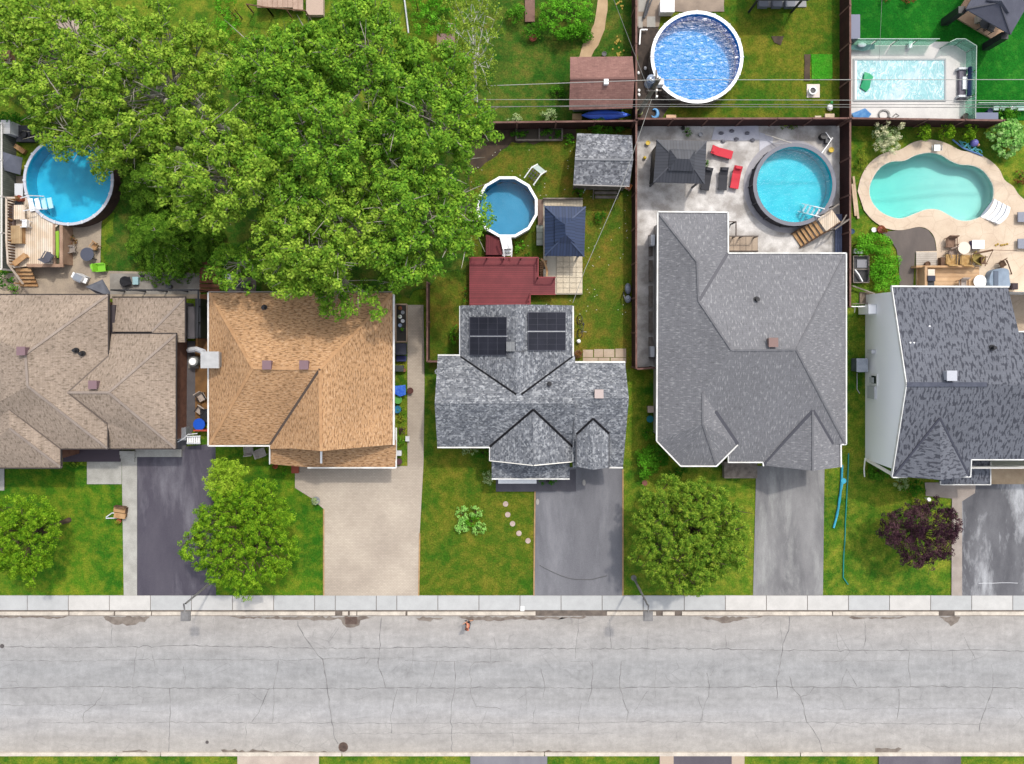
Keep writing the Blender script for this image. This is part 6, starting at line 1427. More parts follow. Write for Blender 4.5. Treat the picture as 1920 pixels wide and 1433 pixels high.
pot('orange planter at the top corner of the pale deck', 35, 372, .24, terracotta, .45, 1.2, lf_red); pot('dark pot below the orange planter', 34, 382, .26, dkgrey, .3, 1.2)
o = P(36, 487, 1.6); MB((o.x, o.y, 1.2), 38).box(-.55, -.2, .32, .55, .2, .4).box(-.5, -.16, 0, -.42, .16, .32).box(.42, -.16, 0, .5, .16, .32).thing('wooden_bench', wood_tan, 'small slanted wooden bench at top of deck stairs', 'bench')
m = MB()
for i in range(10): m.pbox(16, 385 + i * 4.4, 25, 389 + i * 4.4, 1.2, 1.5)
m.thing('slatted_bench', M('grey_slats', C(124,108,104), C(108,94,90), 2), 'grey slatted bench along the deck rail', 'bench')
table('dark round patio table below the wooden deck', 163, 477, .5, plain('dark_slate_top', C(84,88,104)), .7, .05)
chair('pale wicker chair beside the dark round patio table', 134, 468, 100, M('pale_wicker', C(170,160,152), C(150,140,132), 6), .5); chair('wooden chair above the dark round table', 178, 462, -40, wood_tan, .45)
c = P(186, 502, .35); chair('lime green folding chair on the mottled patio', 190, 502, 95, plain('lime_fabric', C(140,214,50)), .6); tarp('lime green lounger cloth beside the lime chair', [(168,496),(182,495),(180,506),(170,505)], [.4,.4,.4,.4], plain('lime_cloth', C(150,220,70)), 'folded_cloth', 'cloth')
bq = T('barbecue', 'steel barbecue standing on the mottled patio', 'barbecue', P(147, 521)); o = P(147, 521, .9)
MB((o.x, o.y, .05), -25).box(-.35, -.25, .1, .35, .25, .75).build('cart', ltgrey, bq); MB((o.x, o.y, .05), -25).box(-.32, -.22, .75, .32, .22, .98).bar((-.3, -.28, .85), (.3, -.28, .85), .04, .04).build('hood', steel, bq); MB((o.x, o.y, .05), -25).box(-.6, -.2, .7, -.36, .2, .74).box(.36, -.2, .7, .6, .2, .74).build('side_shelf', white, bq)
umb = M('grey_canvas', C(120,122,130), C(104,106,114), 1.5)
tarp('grey canvas awning folded beside the brown roof', [(160,538),(192,524),(206,548),(206,556),(180,550)], [1.6,2.0,2.6,2.6,1.7], umb, 'awning', 'awning'); 
pot('black planter with plants on the grey patio slab', 234, 528, .4, black, .35); tarp('black folded chair frame on the grey patio slab', [(225,522),(243,519),(247,532),(231,538)], [.5,.6,.5,.45], black, 'folded_chair', 'folded chair')
boxy('pale blue crate on the grey patio slab', 'crate', 'plastic_crate', 249, 520, 258, 533, .06, .35, plain('pale_blue_plastic', C(170,206,212))); pot('small black pot right of the pale blue crate', 266, 516, .16, black, .2); boxy('small dark box against the black railing', 'box', 'dark_box', 311, 535, 320, 540, .06, .4, dkgrey)
m = MB()
for i in range(7): m.pbox(374, 490 + i * 8.5, 412, 497 + i * 8.5, .1 + .09 * (6 - i), .16 + .09 * (6 - i))
m.thing('wood_stairway', M('red_brown_boards', C(134,88,62), C(112,70,50), 1.5), 'wide red brown board stairway left of the tan roof', 'stairway')
m = MB()
for i in range(5): m.pbox(375, 552 + i * 18, 392, 568 + i * 18, .08, .14)
m.thing('boardwalk', M('brown_boards', C(140,96,62), C(118,78,50), 1.5), 'narrow brown boardwalk between the two left houses', 'boardwalk')
chair('white garden chair above the tan roof left corner', 432, 525, 10, white, .5); boxy('black grill box beside the white garden chair', 'grill', 'grill_box', 444, 528, 462, 540, .05, .9, black); sheet('patio', [(428,520),(480,520),(480,552),(428,552)], wood_gr, 'grey boards above the tan roof left corner', 'deck boards')
# passage between houses 1 and 2
v_ = T('heat_pump', 'round white topped heat pump on pad beside the tan house chimney', 'heat pump', P(361, 679)); MB().pbox(353, 669, 372, 691, .05, .15).build('pad', conc_d, v_); o = P(361, 678, 1.0)
MB().cyl(o, .36, .15, .92, 20).build('body', M('vent_grille', C(150,152,150), C(130,132,130), 3, stripe=('z', .08, .6)), v_); MB().cyl(o, .26, .92, 1.02, 20).build('fan_cap', white, v_)
MB().tube([P(354, 657, .7), P(368, 655, 1.1), P(382, 660, 1.8)], .2, 10).thing('exhaust_duct', ltgrey, 'grey duct bending from passage to tan house chimney', 'duct')
bl = T('round_table', 'round bright blue table top in the side passage', 'table', P(373, 796)); o = P(373, 796, .75); MB().cyl(o, .44, .7, .75, 24).build('tabletop', bluep, bl); MB().cyl(o, .06, .05, .7, 8).cyl(o, .25, .05, .09, 12).build('leg', dkgrey, bl)
MB().pbox(362, 806, 391, 809, .05, .8).thing('red_rail', plain('red_board', C(190,80,60)), 'thin red board below the round blue table', 'board')
for i, (px, py, an) in enumerate(((378,745,30),(376,770,-35))): chair(['pale cushioned chair upper of two in the side passage','pale cushioned chair lower of two in the side passage'][i], px, py, an, M('pale_cushion', C(206,190,176), C(180,164,152), 3), .55, legm=black)
boxy('black storage box behind the pale cushioned chairs', 'box', 'storage_box', 376, 768, 392, 790, .05, .6, black)
gt = T('side_gate', 'small white slatted gate beside the purple driveway', 'gate', P(362, 826)); m = MB()
for i in range(6): c = P(352 + i * 4.2, 826, .9); m.box(c.x - .05, c.y - .28, .75, c.x + .05, c.y + .28, .9)
m.build('slats', white, gt); MB().bar(P(350, 819, .95), P(376, 818, .95), .08, .06).bar(P(350, 831, .95), P(376, 831, .95), .08, .06).build('frame', ltgrey, gt)
MB().tube([P(333, 829, .9), P(345, 822, .9), P(352, 815, .9), P(370, 813, .8)], .04, 6).thing('handrail', ltgrey, 'bent pale handrail at top of purple driveway', 'handrail')
boxy('grey utility cabinet at garage corner', 'cabinet', 'utility_cabinet', 337, 803, 348, 825, .05, .9, grey)
# front of left houses
wg = T('garden_swing', 'small wooden bench with cushions on edge of lush lawn', 'bench', P(226, 962)); o = P(226, 962, .4)
MB((o.x, o.y, .05), -8).box(-.5, .05, .35, .35, .45, .45).box(-.45, -.4, .3, .4, -.02, .4).build('seat', wood_tan, wg); MB((o.x, o.y, .05), -8).box(-.35, .5, .4, .45, .58, .8).build('backrest', wood_br, wg)
for sx in (-.4, .3): MB((o.x, o.y, .05), -8).box(sx, -.35, 0, sx + .06, .4, .32).build('leg', wood_br, wg)
MB().path([P(199, 970, .1), P(210, 962, .1), P(222, 962, .1), P(221, 971, .1), P(199, 972, .1)], .07, .06).thing('edging_frame', ltgrey, 'pointed pale frame lying beside wooden bench on lawn', 'frame')
pot('small plant pot in grass below wooden bench', 222, 978, .18, terracotta, .25, 0, lf_yel); pot('terracotta pot half under the dense round tree', 369, 986, .22, terracotta, .35, .05, lf_red)
for i, (px, py, an) in enumerate(((467,843,35),(490,849,-40))): chair(['pale wicker armchair left of two below tan roof','pale wicker armchair right of two below tan roof'][i], px, py, an + 150, M('white_wicker', C(216,208,200), C(190,182,176), 6), .6)
pot('red flower pot left of tan house lower roof edge', 516, 875, .18, plain('red_glaze', C(190,70,50)), .3, 0, lf_red); boxy('red brick planter at the driveway corner', 'planter', 'brick_planter', 547, 874, 559, 887, .05, .4, brickm, terracotta)
pot('silver leaved plant in pot on the paver driveway edge', 592, 939, .3, grey, .3, .05, lf_pale)
# garden side strip of tan house
bed = T('raised_bed', 'long dark raised planter bed beside the tan house', 'planter', P(752, 605)); MB().pbox(743, 572, 762, 640, .05, .3).build('soil', plain('dark_soil', C(56,54,50)), bed); m = MB(); L = [P(x, y, .38) for x, y in ((742,571),(763,571),(763,641),(742,641))]; m.path(L + L[:1], .1, .2); m.build('frame', M('tan_edge', C(190,168,144), C(170,148,126), 2), bed)
for i in range(6): pot(['red lipped pot in the raised bed','stone filled pot in the raised bed','white flowering pot in the raised bed','grey rock pot in the raised bed','pale blue pot in the raised bed','black pot at foot of the raised bed'][i], 750 + (i % 2) * 5, 578 + i * 8, .14, [terracotta, grey, white, ltgrey, plain('pale_blue_glaze', C(150,170,200)), black][i], .25, .3, [lf_red, None, lf_pale, None, None, lf_green][i])
binn('round cornered black bin with pale handle by tan house', 752, 655, .75, .9, plain('navy_bin', C(30,34,52)), plain('dark_lid', C(40,44,62))); boxy('dark blue crate below the black bin', 'crate', 'plastic_crate', 744, 668, 761, 677, .05, .4, plain('dark_blue_plastic', C(36,44,100)))
tarp('crumpled bright blue tarp beside tan house', [(740,724),(760,722),(761,740),(750,744),(739,738)], [.7,.65,.5,.6,.75], M('blue_tarp', C(40,100,224), C(80,136,236), 5, rough=.5)); pot('dark red pot right of the blue tarp', 769, 733, .24, plain('oxblood_glaze', C(96,52,44)), .35)
pot('bright green tub below the blue tarp', 746, 750, .3, plain('green_tub', C(100,180,80)), .35); pot('teal tub below the bright green tub', 745, 768, .28, plain('teal_tub', C(40,130,170)), .3); boxy('small dark box with white lid in side garden', 'box', 'planter_box', 761, 819, 767, 827, .05, .35, black, ltgrey)
boxy('small grey pedestal by the lower tan roof', 'pedestal', 'pedestal', 744, 846, 752, 854, .05, .5, grey, ltgrey); pot('dark red pot by the lower tan roof', 748, 866, .24, plain('wine_glaze', C(96,60,66)), .4); boxy('black tool chest by the tan house wall', 'tool chest', 'tool_chest', 742, 686, 756, 696, .05, .5, plain('tool_grey', C(70,76,78))); pot('brown pot right of tool chest', 758, 694, .15, plain('brown_glaze', C(140,96,60)), .25)
# solar house yard
gb = T('garden_bed', 'timber framed vegetable bed below the fence', 'garden bed', P(1010, 255)); m = MB(); L = [P(x, y, .2) for x, y in ((968,240),(1054,240),(1054,263),(968,263))]; m.path(L + L[:1], .12, .16); m.bar(L[0].lerp(L[1], .5), L[3].lerp(L[2], .5), .1, .14); m.build('frame', wood_gr, gb); MB().pbox(970, 242, 1052, 262, .02, .14).build('soil', plain('bed_soil', C(72,62,48)), gb)
pool_l = T('pool_ladder', 'tilted white a-frame pool ladder on grass by the small pool', 'ladder', P(1003, 330)); o = P(1003, 328, .9); m = MB((o.x, o.y, 0), 52)
for y in (-.42, .42): m.bar((-.75, y, 1.35), (.1, y, 1.75), .08, .08); m.bar((.1, y, 1.75), (.9, y, .1), .08, .08)
m.build('rail', white, pool_l); m = MB((o.x, o.y, 0), 52)
for i in range(4): m.box(.2 + i * .17, -.4, 1.45 - i * .38, .32 + i * .17, .4, 1.5 - i * .38)
m.build('step', plain('pale_green_step', C(206,222,214)), pool_l); m = MB((o.x, o.y, 0), 52)
for i in range(3):
    for y in (-.25, 0, .22): m.box(-.5 + i * .22, y - .07, 1.3 + i * .1, -.36 + i * .22, y + .07, 1.36 + i * .1)
m.build('step_panel', black, pool_l)
boxy('blue covered kayak below the brown shed', 'x', 'kayak', 0, 0, 1, 1, 0, .1, white).name = 'tmp'
tmp = [o for o in bpy.data.objects if o.name.startswith('tmp')][0]
for ch in list(tmp.children): bpy.data.objects.remove(ch)
bpy.data.objects.remove(tmp)
ky = T('kayak', 'long bright blue kayak on the grass below brown shed', 'kayak', P(1137, 213)); a = P(1091, 214.5, .85); b_ = P(1183, 213.5, .85); q = []; nS = 13
for i in range(nS):
    t_ = i / (nS - 1); w_ = .36 * (1 - abs(2 * t_ - 1) ** (3.2 if t_ < .5 else 2.0)) + .02; x = a.x + (b_.x - a.x) * t_; y = a.y + (b_.y - a.y) * t_
    q += [(x, y + w_ * math.cos(k * math.pi / 4), .6 + .26 * math.sin(k * math.pi / 4) * (w_ / .38)) for k in range(8)]
MB().add(q, [(i * 8 + k, i * 8 + (k + 1) % 8, (i + 1) * 8 + (k + 1) % 8, (i + 1) * 8 + k)[::-1] for i in range(nS - 1) for k in range(8)] + [list(range(8)), list(range((nS - 1) * 8, nS * 8))[::-1]]).build('hull', M('kayak_blue', (.05,.15,.8), (.09,.2,.85), 1.2, rough=.4, bump=.1), ky, True)
MB().tube([(a.x + .3, a.y, .885), ((a.x + b_.x) / 2, a.y, .9), (b_.x - .4, b_.y, .875)], .03, 6).build('keel', plain('kayak_keel', C(84,112,224)), ky)
for x in (a.x + .9, b_.x - .9): MB().box(x - .05, a.y - .25, 0, x + .05, a.y + .25, .4).build('trestle', wood_br, ky)
boxy('tan cardboard box left of the blue kayak', 'box', 'cardboard_box', 1074, 214, 1090, 224, .02, .35, M('tan_card', C(186,156,116)))
c = P(1177, 550, .5); hm = T('covered_mower', 'grey covered mower beside the brown fence', 'mower', (c.x, c.y, 0)); MB().ball((c.x + .05, c.y + .35, .3), .24, .42, .3, 12, 8, .06).build('cover', M('grey_cover', C(140,146,160), C(116,120,134), 3), hm, True); MB().ball((c.x + .05, c.y - .42, .25), .26, .3, .24, 10, 7, .06).build('bag', M('pale_grey_bag', C(170,176,190), C(140,146,160), 3), hm, True); MB().tube([(c.x - .25, c.y + .1, .1), (c.x - .3, c.y - .15, .5), (c.x - .2, c.y - .5, .6)], .06, 6).build('handle', black, hm)
bk = T('bicycle', 'dark bicycle leaning by the solar house wall', 'bicycle', P(1087, 612)); o = P(1087, 613, .5)
def wheel(mb, c, r, ax, tilt, th=.03, n=20):
    pts = [Vector(c) + Vector((math.cos(i * 2 * math.pi / n) * r * ax[0] + tilt * math.sin(i * 2 * math.pi / n) * r * 1, math.cos(i * 2 * math.pi / n) * r * ax[1], math.sin(i * 2 * math.pi / n) * r)) for i in range(n + 1)]
    mb.tube(pts, th, 5)
for s_ in (1, -1):
    m = MB(); wheel(m, (o.x, o.y + s_ * .52, .36), .33, (0, 1), .5); m.build('wheel', black, bk)
m = MB(); A_, B_, C_, D_, E_ = (o.x, o.y + .52, .36), (o.x + .02, o.y + .05, .3), (o.x + .22, o.y + .18, .8), (o.x + .22, o.y - .35, .82), (o.x, o.y - .52, .36)
for s_, e in ((A_, B_), (A_, C_), (B_, C_), (C_, D_), (B_, D_), (D_, E_)): m.tube([s_, e], .02, 6)
m.build('frame', plain('bike_frame', C(90,92,88)), bk); MB().tube([(o.x + .45, o.y - .38, .95), (o.x + .25, o.y - .36, .98), (o.x + .02, o.y - .38, .9)], .02, 6).build('handlebar', steel, bk); MB().ball((o.x + .24, o.y + .2, .84), .07, .14, .04, 8, 5).build('saddle', black, bk)
MB().ball(P(1085, 640, .3), .16, .16, .16, 10, 7).thing('white_ball', white, 'white round lid beside the bicycle', 'lid'); pot('brown leaf pile pot by solar house wall', 1084, 664, .3, plain('bark_tub', C(120,86,56)), .2, .02, lf_red)
MB().ring(P(821, 697, 2.3), .14, .22, 2.2, 2.32, 14).thing('wall_lamp', ltgrey, 'small pale ring lamp on the solar house left wall', 'lamp')
gc = chair('orange metal chair at the corner of grey shed', 1178, 350, 60, plain('orange_metal', C(214,130,70)), .5, legm=black)
m = MB(); m.tube([P(1100, 347, .5), P(1094, 362, .1)], .04, 6); m.thing('garden_tool', ltgrey, 'pale paddle leaning on grey shed front', 'tool')
ST = [(948,945),(952,965),(961,982),(973,1000),(990,1014)]
for i, (px, py) in enumerate(ST):
    c = P(px, py); mm = MB().cyl(c, .2, .01, .05, 18).ring(c, .1, .12, .05, .055, 16)
    mm.thing('stepping_stone', M('pink_stone_%s' % 'abcde'[i], C(214,194,182), C(190,168,156), 3), ['topmost round stepping stone on the olive lawn','second round stepping stone from the top','middle round stepping stone of five','fourth round stepping stone from the top','lowest round stepping stone nearest the blue grey driveway'][i], 'stepping stone', 'round stepping stones across the lawn')
c = P(1213, 906, .2); pot('brown overturned pot below the green bush', 1209, 906, .2, plain('clay', C(150,96,84)), .2, .02)
binn('small beige bin beside grey hip house', 1220, 768, .42, .6, plain('beige_plastic', C(190,170,156)), plain('beige_lid', C(206,186,172))); pot('round teal tub beside grey hip house', 1219, 786, .26, plain('teal_plastic', C(20,130,140)), .3)
for i, (px, py) in enumerate(((1008,941),(1064,912) if False else (1095,905))): MB().cyl(P(px, py, .05), .12, .05, .09, 12, sy=1.9).thing('drain_plate', plain('pale_plate', C(176,172,166)), ['oval pale plate at top corner of blue grey driveway','small pale plate near the garage of solar house'][i], 'plate')
m = MB(); m.tube(wob([P(x, y, .07) for x, y in ((1012,1060),(1030,1070),(1052,1080),(1080,1087),(1110,1087),(1138,1080),(1151,1072))], .02, .4, False), .025, 5); m.thing('rope', dkgrey, 'thin dark rope curving across the blue grey driveway', 'rope')
# lounger patio clutter
cloth = M('spotted_white_sheet', C(236,236,244), C(214,214,226), .8); spot = plain('grey_spot', C(120,120,130))
tarp('white sheet spread along the patio top fence', [(1340,238),(1422,236),(1424,262),(1380,264),(1334,262)], [.07]*5, cloth, 'plastic_sheet', 'plastic sheet', .02); tarp('white sheet corner running to the frame pool', [(1424,248),(1450,256),(1448,276),(1436,292),(1424,290)], [.07,.07,.07,.07,.07], cloth, 'plastic_sheet', 'plastic sheet', .02)
for i, (px, py) in enumerate(((1352,250),(1372,246),(1401,250),(1356,265),(1381,261),(1411,263))):
    MB().ball(P(px, py, .13), .2, .13, .09, 8, 5, .15).thing('rock', spot, ['grey rock at left end of the white sheet','grey rock at top of the white sheet','grey rock near upper right of the white sheet','grey rock below the left end of white sheet','grey rock at lower middle of white sheet','grey rock at lower right of white sheet'][i], 'rock', 'rocks weighing down the white sheet')
MB().tube([P(1435, 252, .3), P(1485, 269, .9)], .04, 6).thing('pool_pole', plain('cream_pole', C(224,218,206)), 'long cream pole leaning on the frame pool', 'pole'); MB().tube([P(1448, 268, .3), P(1470, 271, .9)], .03, 6).thing('pool_pole', ltgrey, 'short pale pole leaning on the frame pool', 'pole')
fp = T('pool_pump', 'black pump with hoses in the patio corner', 'pump', P(1547, 262)); c = P(1547, 258, .4); MB().cyl((c.x - .12, c.y + .1), .24, .05, .5, 14).build('tank', black, fp); MB().box(c.x + .05, c.y - .4, .05, c.x + .45, c.y - .02, .4).build('motor', dkgrey, fp); MB().path([P(1561, 258, .5), P(1552, 272, .5), P(1540, 288, 1.0)], .06, .06).path([P(1548, 248, .5), P(1558, 262, .5)], .05, .05).build('hose', white, fp)
pot('yellow bucket in the patio corner beside pump', 1559, 281, .2, yell, .25); pot('yellow toy bucket left of the charcoal gazebo', 1215, 268, .17, yell, .25); MB().ball(P(1209, 296, .2), .13, .13, .12, 10, 6).thing('yellow_float', yell, 'small yellow float left of gazebo curtain', 'float'); pot('black pot in the top left patio corner', 1199, 241, .18, black, .25); pot('dark pot in the patio top bed', 1281, 240, .15, black, .22)
pot('round grey planter right of patio bush', 1314, 252, .16, grey, .2)
rol = T('cover_roll', 'long blue grey cover roll beside the frame pool fence', 'cover roll', P(1572, 445)); m = MB()
for i in range(3): m.tube([P(1568 + i * 4.6, 402, .25 + .04 * i), P(1568 + i * 4.6, 474, .25 + .04 * i)], .1, 10)
m.build('roll', M('blue_grey_roll', C(128,138,168), C(108,118,150), 1.5), rol)
plk = MB()
for i in range(5): plk.pbox(1217, 440 + i * 48, 1224, 480 + i * 48, .06, .25)
plk.thing('timber_row', wood_gr, 'row of weathered timbers along patio side wall', 'timber')
ld = T('pool_ladder', 'white a-frame ladder inside the turquoise frame pool', 'ladder', P(1524, 394)); o = P(1524, 394, 1.1); m = MB((o.x, o.y, 0), -28)
for i in range(4): m.box(-.55 + i * .3, -.3, .62 + i * .13, -.4 + i * .3, .3, .68 + i * .13)
m.build('step', plain('pale_step', C(226,236,240)), ld); m = MB((o.x, o.y, 0), -28)
for y in (-.33, .33): m.bar((-.7, y, .3), (.6, y, 1.5), .06, .06)
m.build('rail', white, ld)
# yard of dark blue pool
boxy('white storage chest above the dark blue pool', 'chest', 'storage_chest', 1239, 0, 1264, 22, .05, .8, white, M('white_lid', (.72, .72, .72)))
for i, (x0, y0, x1, y1) in enumerate(((1197,31,1205,52),(1213,31,1229,51),(1197,-4,1212,22))): MB().pbox(x0, y0, x1, y1, .03, .1).thing('paving_slab', conc, ['narrow pale slab by the fence left of dark blue pool','square pale slab left of the dark blue pool','pale slab at the top edge by the fence'][i], 'paving slab')
MB().path([P(1199, 84, .3), P(1201, 56, .3), P(1214, 56, .3)], .09, .1).thing('angle_bracket', white, 'white l-shaped frame on the dark gravel', 'frame'); MB().tube([P(1218, -6, .4), P(1207, 34, .3)], .09, 8).tube([P(1224, -6, .5), P(1211, 30, .3)], .05, 6).thing('black_pipe', dkgrey, 'black pipes lying by the fence at top edge', 'pipe')
for i, (px, py) in enumerate(((1210,128),(1197,137),(1198,170),(1198,178))): MB().ball(P(px, py, .1), .11, .14, .1, 8, 5).thing('white_stone', white, ['white stone right of two near the shed fence','white stone left of two near the shed fence','small white stone above another by the pole','white stone nearest the utility pole'][i], 'stone', 'white stones on the dark gravel')
td = T('tube_float', 'pale blue crescent float lying by the utility pole', 'float', P(1227, 213)); MB().tube([P(1227 + 6 * math.cos(a), 213 - 8 * math.sin(a), .15) for a in [math.radians(d) for d in range(-150, 121, 18)]], [.04 + .1 * math.sin(math.pi * i / 15) for i in range(16)], 8).build('ring', plain('pale_blue_vinyl', C(110,176,232), .4), td, True)
boxy('peach crate lying on the yellow lawn by fence', 'crate', 'peach_crate', 1250, 216, 1267, 224, .02, .2, plain('peach_board', C(240,196,156))); boxy('cream board box at right fence corner of yellow lawn', 'box', 'cream_box', 1548, 214, 1564, 223, .02, .3, plain('cream_board', C(230,206,174))); boxy('small cream block beside the cream board box', 'block', 'cream_block', 1529, 218, 1539, 223, .02, .2, plain('cream_board_2', C(226,206,180)))
fb = T('fire_bowl', 'cream square slab carrying a dark fire bowl on yellow lawn', 'fire bowl', P(1524, 170)); MB().pbox(1513, 158, 1537, 183, .02, .08).build('slab', plain('cream_slab', C(240,226,216)), fb); c = P(1524, 170, .3); MB().ring(c, .22, .3, .08, .35, 16).build('bowl', white, fb); MB().cyl((c.x - .02, c.y - .05), .24, .2, .25, 14).build('ash', black, fb)
dg = T('garden_statue', 'white bird shaped garden ornament near fence corner', 'ornament', P(1557, 200)); c = P(1557, 201, .3); MB().ball((c.x, c.y, .22), .22, .28, .2, 10, 7).build('body', white, dg, True); MB().ball((c.x + .05, c.y + .3, .4), .1, .12, .1, 8, 6).build('head', plain('green_head', C(70,170,90)), dg, True)
# covered pool yard
boxy('slate blue storage chest against the fence beside vivid lawn', 'chest', 'storage_chest', 1593, 28, 1612, 72, .05, .8, plain('slate_blue', C(126,130,152))); boxy('slate blue storage chest below the green glass fence', 'chest', 'storage_chest', 1829, 212, 1871, 225, .05, .7, plain('slate_blue_2', C(122,130,156)))
ro = T('cover_reel', 'pool cover reel with navy roll beside the covered pool', 'cover reel', P(1812, 156)); MB().tube([P(1820, 126, .6), P(1818, 180, .6)], .17, 12).build('roll', plain('navy_roll', C(34,50,100)), ro, True); MB().box(*[*P(1800, 186, .4).xy, .1], *[*P(1812, 128, .4).xy, .35]).build('cradle', M('grey_mauve', C(140,134,146), C(122,116,128), 2), ro); MB().pbox(1806, 144, 1816, 167, .35, .5).build('towel', white, ro)
for s_ in (128, 180): MB().pbox(1798, s_ - 2, 1822, s_ + 2, .05, .5).build('stand', ltgrey, ro)
MB().add([(*P(1617 + dx, 155 + dy, .2).xy, .1 + .22 * u) for dx, dy, u in ((4,-20,.5),(14,-17,.4),(22,-11,.2),(16,-4,.6),(14,10,.3),(8,17,.2),(-4,9,.4),(2,-6,1.))], [(0, 1, 7), (1, 2, 7), (2, 3, 7), (3, 4, 7), (4, 5, 7), (5, 6, 7), (6, 0, 7)]).thing('green_float', plain('green_vinyl', C(24,170,110), .4), 'crumpled green float lying on the bubble cover', 'float')
tarp('bright blue tarp crumpled at the covered pool fence', [(1597,213),(1622,203),(1634,214),(1628,222),(1602,222)], [.2,.35,.25,.15,.15], M('mid_blue_tarp', C(90,156,224), C(120,180,236), 4, rough=.5))
hs_ = MB(); 
for k in range(3): hs_.ring(P(1657, 216, .1), .28 + .06 * k, .3 + .06 * k, .06 + .03 * k, .09 + .03 * k, 20, sx=1.1)
hs_.tube([P(1664, 220, .1), P(1676, 222, .1), P(1686, 217, .1), P(1680, 213, .1), P(1674, 219, .1)], .025, 5); hs_.thing('coiled_hose', black, 'black coiled hose on the white concrete by fence', 'hose')
ch6 = T('pool_swing', 'teal hammock seat at the corner of covered pool deck', 'hammock', P(1617, 87)); MB().add([P(1594, 85, .5), P(1640, 83, .5), P(1640, 92, .5), P(1618, 96, .3), P(1594, 92, .5), P(1594, 85, .42), P(1640, 83, .42), P(1640, 92, .42), P(1618, 96, .22), P(1594, 92, .42)], [(4, 3, 2, 1, 0), (5, 6, 7, 8, 9)] + [(i, (i + 1) % 5, (i + 1) % 5 + 5, i + 5) for i in range(5)]).build('seat', plain('grey_teal', C(120,160,156)), ch6); MB().ball(P(1616, 84, .6), .35, .18, .12, 10, 6).build('pillow', white, ch6, True)
boxy('small white stool at top edge of covered pool deck', 'stool', 'white_stool', 1705, 78, 1710, 89, .05, .4, white); pot('dark flower pot at the covered pool deck corner', 1812, 218, .24, plain('brown_pot', C(110,96,92)), .4); boxy('white edged planter box under the hedge corner', 'planter', 'planter_box', 1864, 200, 1925, 206, .02, .3, white); pot('navy pot left of white edged planter', 1857, 208, .2, plain('navy_glaze', C(34,48,96)), .4)
c = P(1874, 21, .6); table('round dark table under the slate gazebo', 1848, 44, .4, dkgrey, .6, .16); chair('black chair nearest the slate gazebo front', 1858, 53, 60, black, .5, z=.16); boxy('beige sofa under the slate gazebo', 'sofa', 'outdoor_sofa', 1834, 28, 1850, 40, .16, .6, plain('beige_cushion', C(196,184,170)))
# kidney pool deck
tbl = table('round cream table on beige deck beside brown chairs', 1808, 465, .46, plain('cream_top', C(244,228,210)), .7, .06, legm=wood_br)
wick = M('brown_wicker', C(158,128,108), C(132,104,86), 6); tanc = M('tan_wicker', C(206,170,112), C(176,138,84), 5)
lo_ = chair('brown wicker lounge chair left of the cream table', 1784, 455, 0, wick, .7, z=.06, h=.35); chair('taupe wicker stool below the brown wicker chair', 1788, 475, 20, M('taupe_wicker', C(176,156,142), C(156,136,124), 6), .6, z=.06, h=.35)
for i, (px, py, an, mt) in enumerate(((1783,487,178,tanc),(1810,488,178,tanc),(1832,484,150,M('olive_wicker', C(170,150,84), C(140,120,64), 5)))): chair(['tan wicker armchair left of three facing the house','tan wicker armchair in the middle of three','olive wicker armchair right of three'][i], px, py, an, mt, .75, z=.06, h=.4)
chair('dark brown slatted chair right of olive wicker armchair', 1842, 489, 90, wood_br, .5, z=.06); boxy('small brown side table left of tan armchairs', 'side table', 'side_table', 1765, 483, 1771, 499, .06, .5, wood_br)
wd = T('timber_terrace', 'tan timber terrace boards behind the slate roofed house', 'terrace', P(1780, 518)); MB().pbox(1719, 500, 1836, 560, .05, .16).build('boards', M('terrace_boards', C(222,186,146), C(204,166,126), 1, stripe=('y', .3, .75)), wd); MB().pbox(1718, 498, 1826, 501.5, .05, .75).build('screen', M('terrace_screen', C(208,170,128), C(190,150,110), 2), wd)
MB().pbox(1718, 473, 1757, 499, .05, .14).thing('pale_platform', M('pale_boards', C(206,196,184), C(190,180,168), 1.2, stripe=('y', .16, .7)), 'pale weathered platform at end of grey brown path', 'platform'); MB().pbox(1734, 499, 1739, 545, .16, 1.0).thing('timber_divider', M('divider_tan', C(196,160,124)), 'tan timber divider beside the barbecue', 'divider')
bb = T('barbecue', 'black barbecue with cream hood beside slate roof edge', 'barbecue', P(1746, 525)); MB().pbox(1740, 505, 1753, 518, .16, 1.0).build('side_shelf', plain('cream_enamel', C(236,220,200)), bb); MB().pbox(1740, 517, 1754, 527, .16, 1.1).build('hood', plain('blue_black', C(38,42,62), .3), bb); MB().pbox(1740, 527, 1752, 540, .16, .9).build('cart', black, bb)
pot('round striped pot on the pale weathered platform', 1740, 495, .2, wood_br, .3, .14); pot('white round planter at slate roof edge', 1838, 528, .48, plain('white_glaze', (.8,.8,.78)), .35, .06)
chair('metal framed chair against slate roof edge', 1805, 532, 0, M('grey_mesh', C(176,164,156)), .55, z=.16, legm=wood_br)
hb = T('garden_boat', 'pale blue grey covered spa beside slate roof', 'spa', P(1876, 522)); q = spline([P(x, y, .7) for x, y in ((1858,535),(1859,512),(1872,504),(1890,505),(1893,520),(1892,538))], 6); MB().prism(q, .05, .68).build('body', M('blue_grey_spa', C(150,166,184), C(134,150,168), 1.5), hb); MB().pbox(1864, 508, 1872, 537, .68, .74).build('cover_seam', plain('slate_seam', C(90,102,120)), hb)
MB().pbox(1897, 531, 1909, 543, .05, .5).pbox(1899, 533, 1907, 541, .5, .53).thing('square_planter', plain('dark_wine', C(52,34,40)), 'square dark wine planter beside slate roof corner', 'planter'); boxy('white lidded pool heater on beige deck', 'pool heater', 'pool_heater', 1824, 451, 1845, 466, .06, .5, plain('navy_base', C(80,76,124)), white)
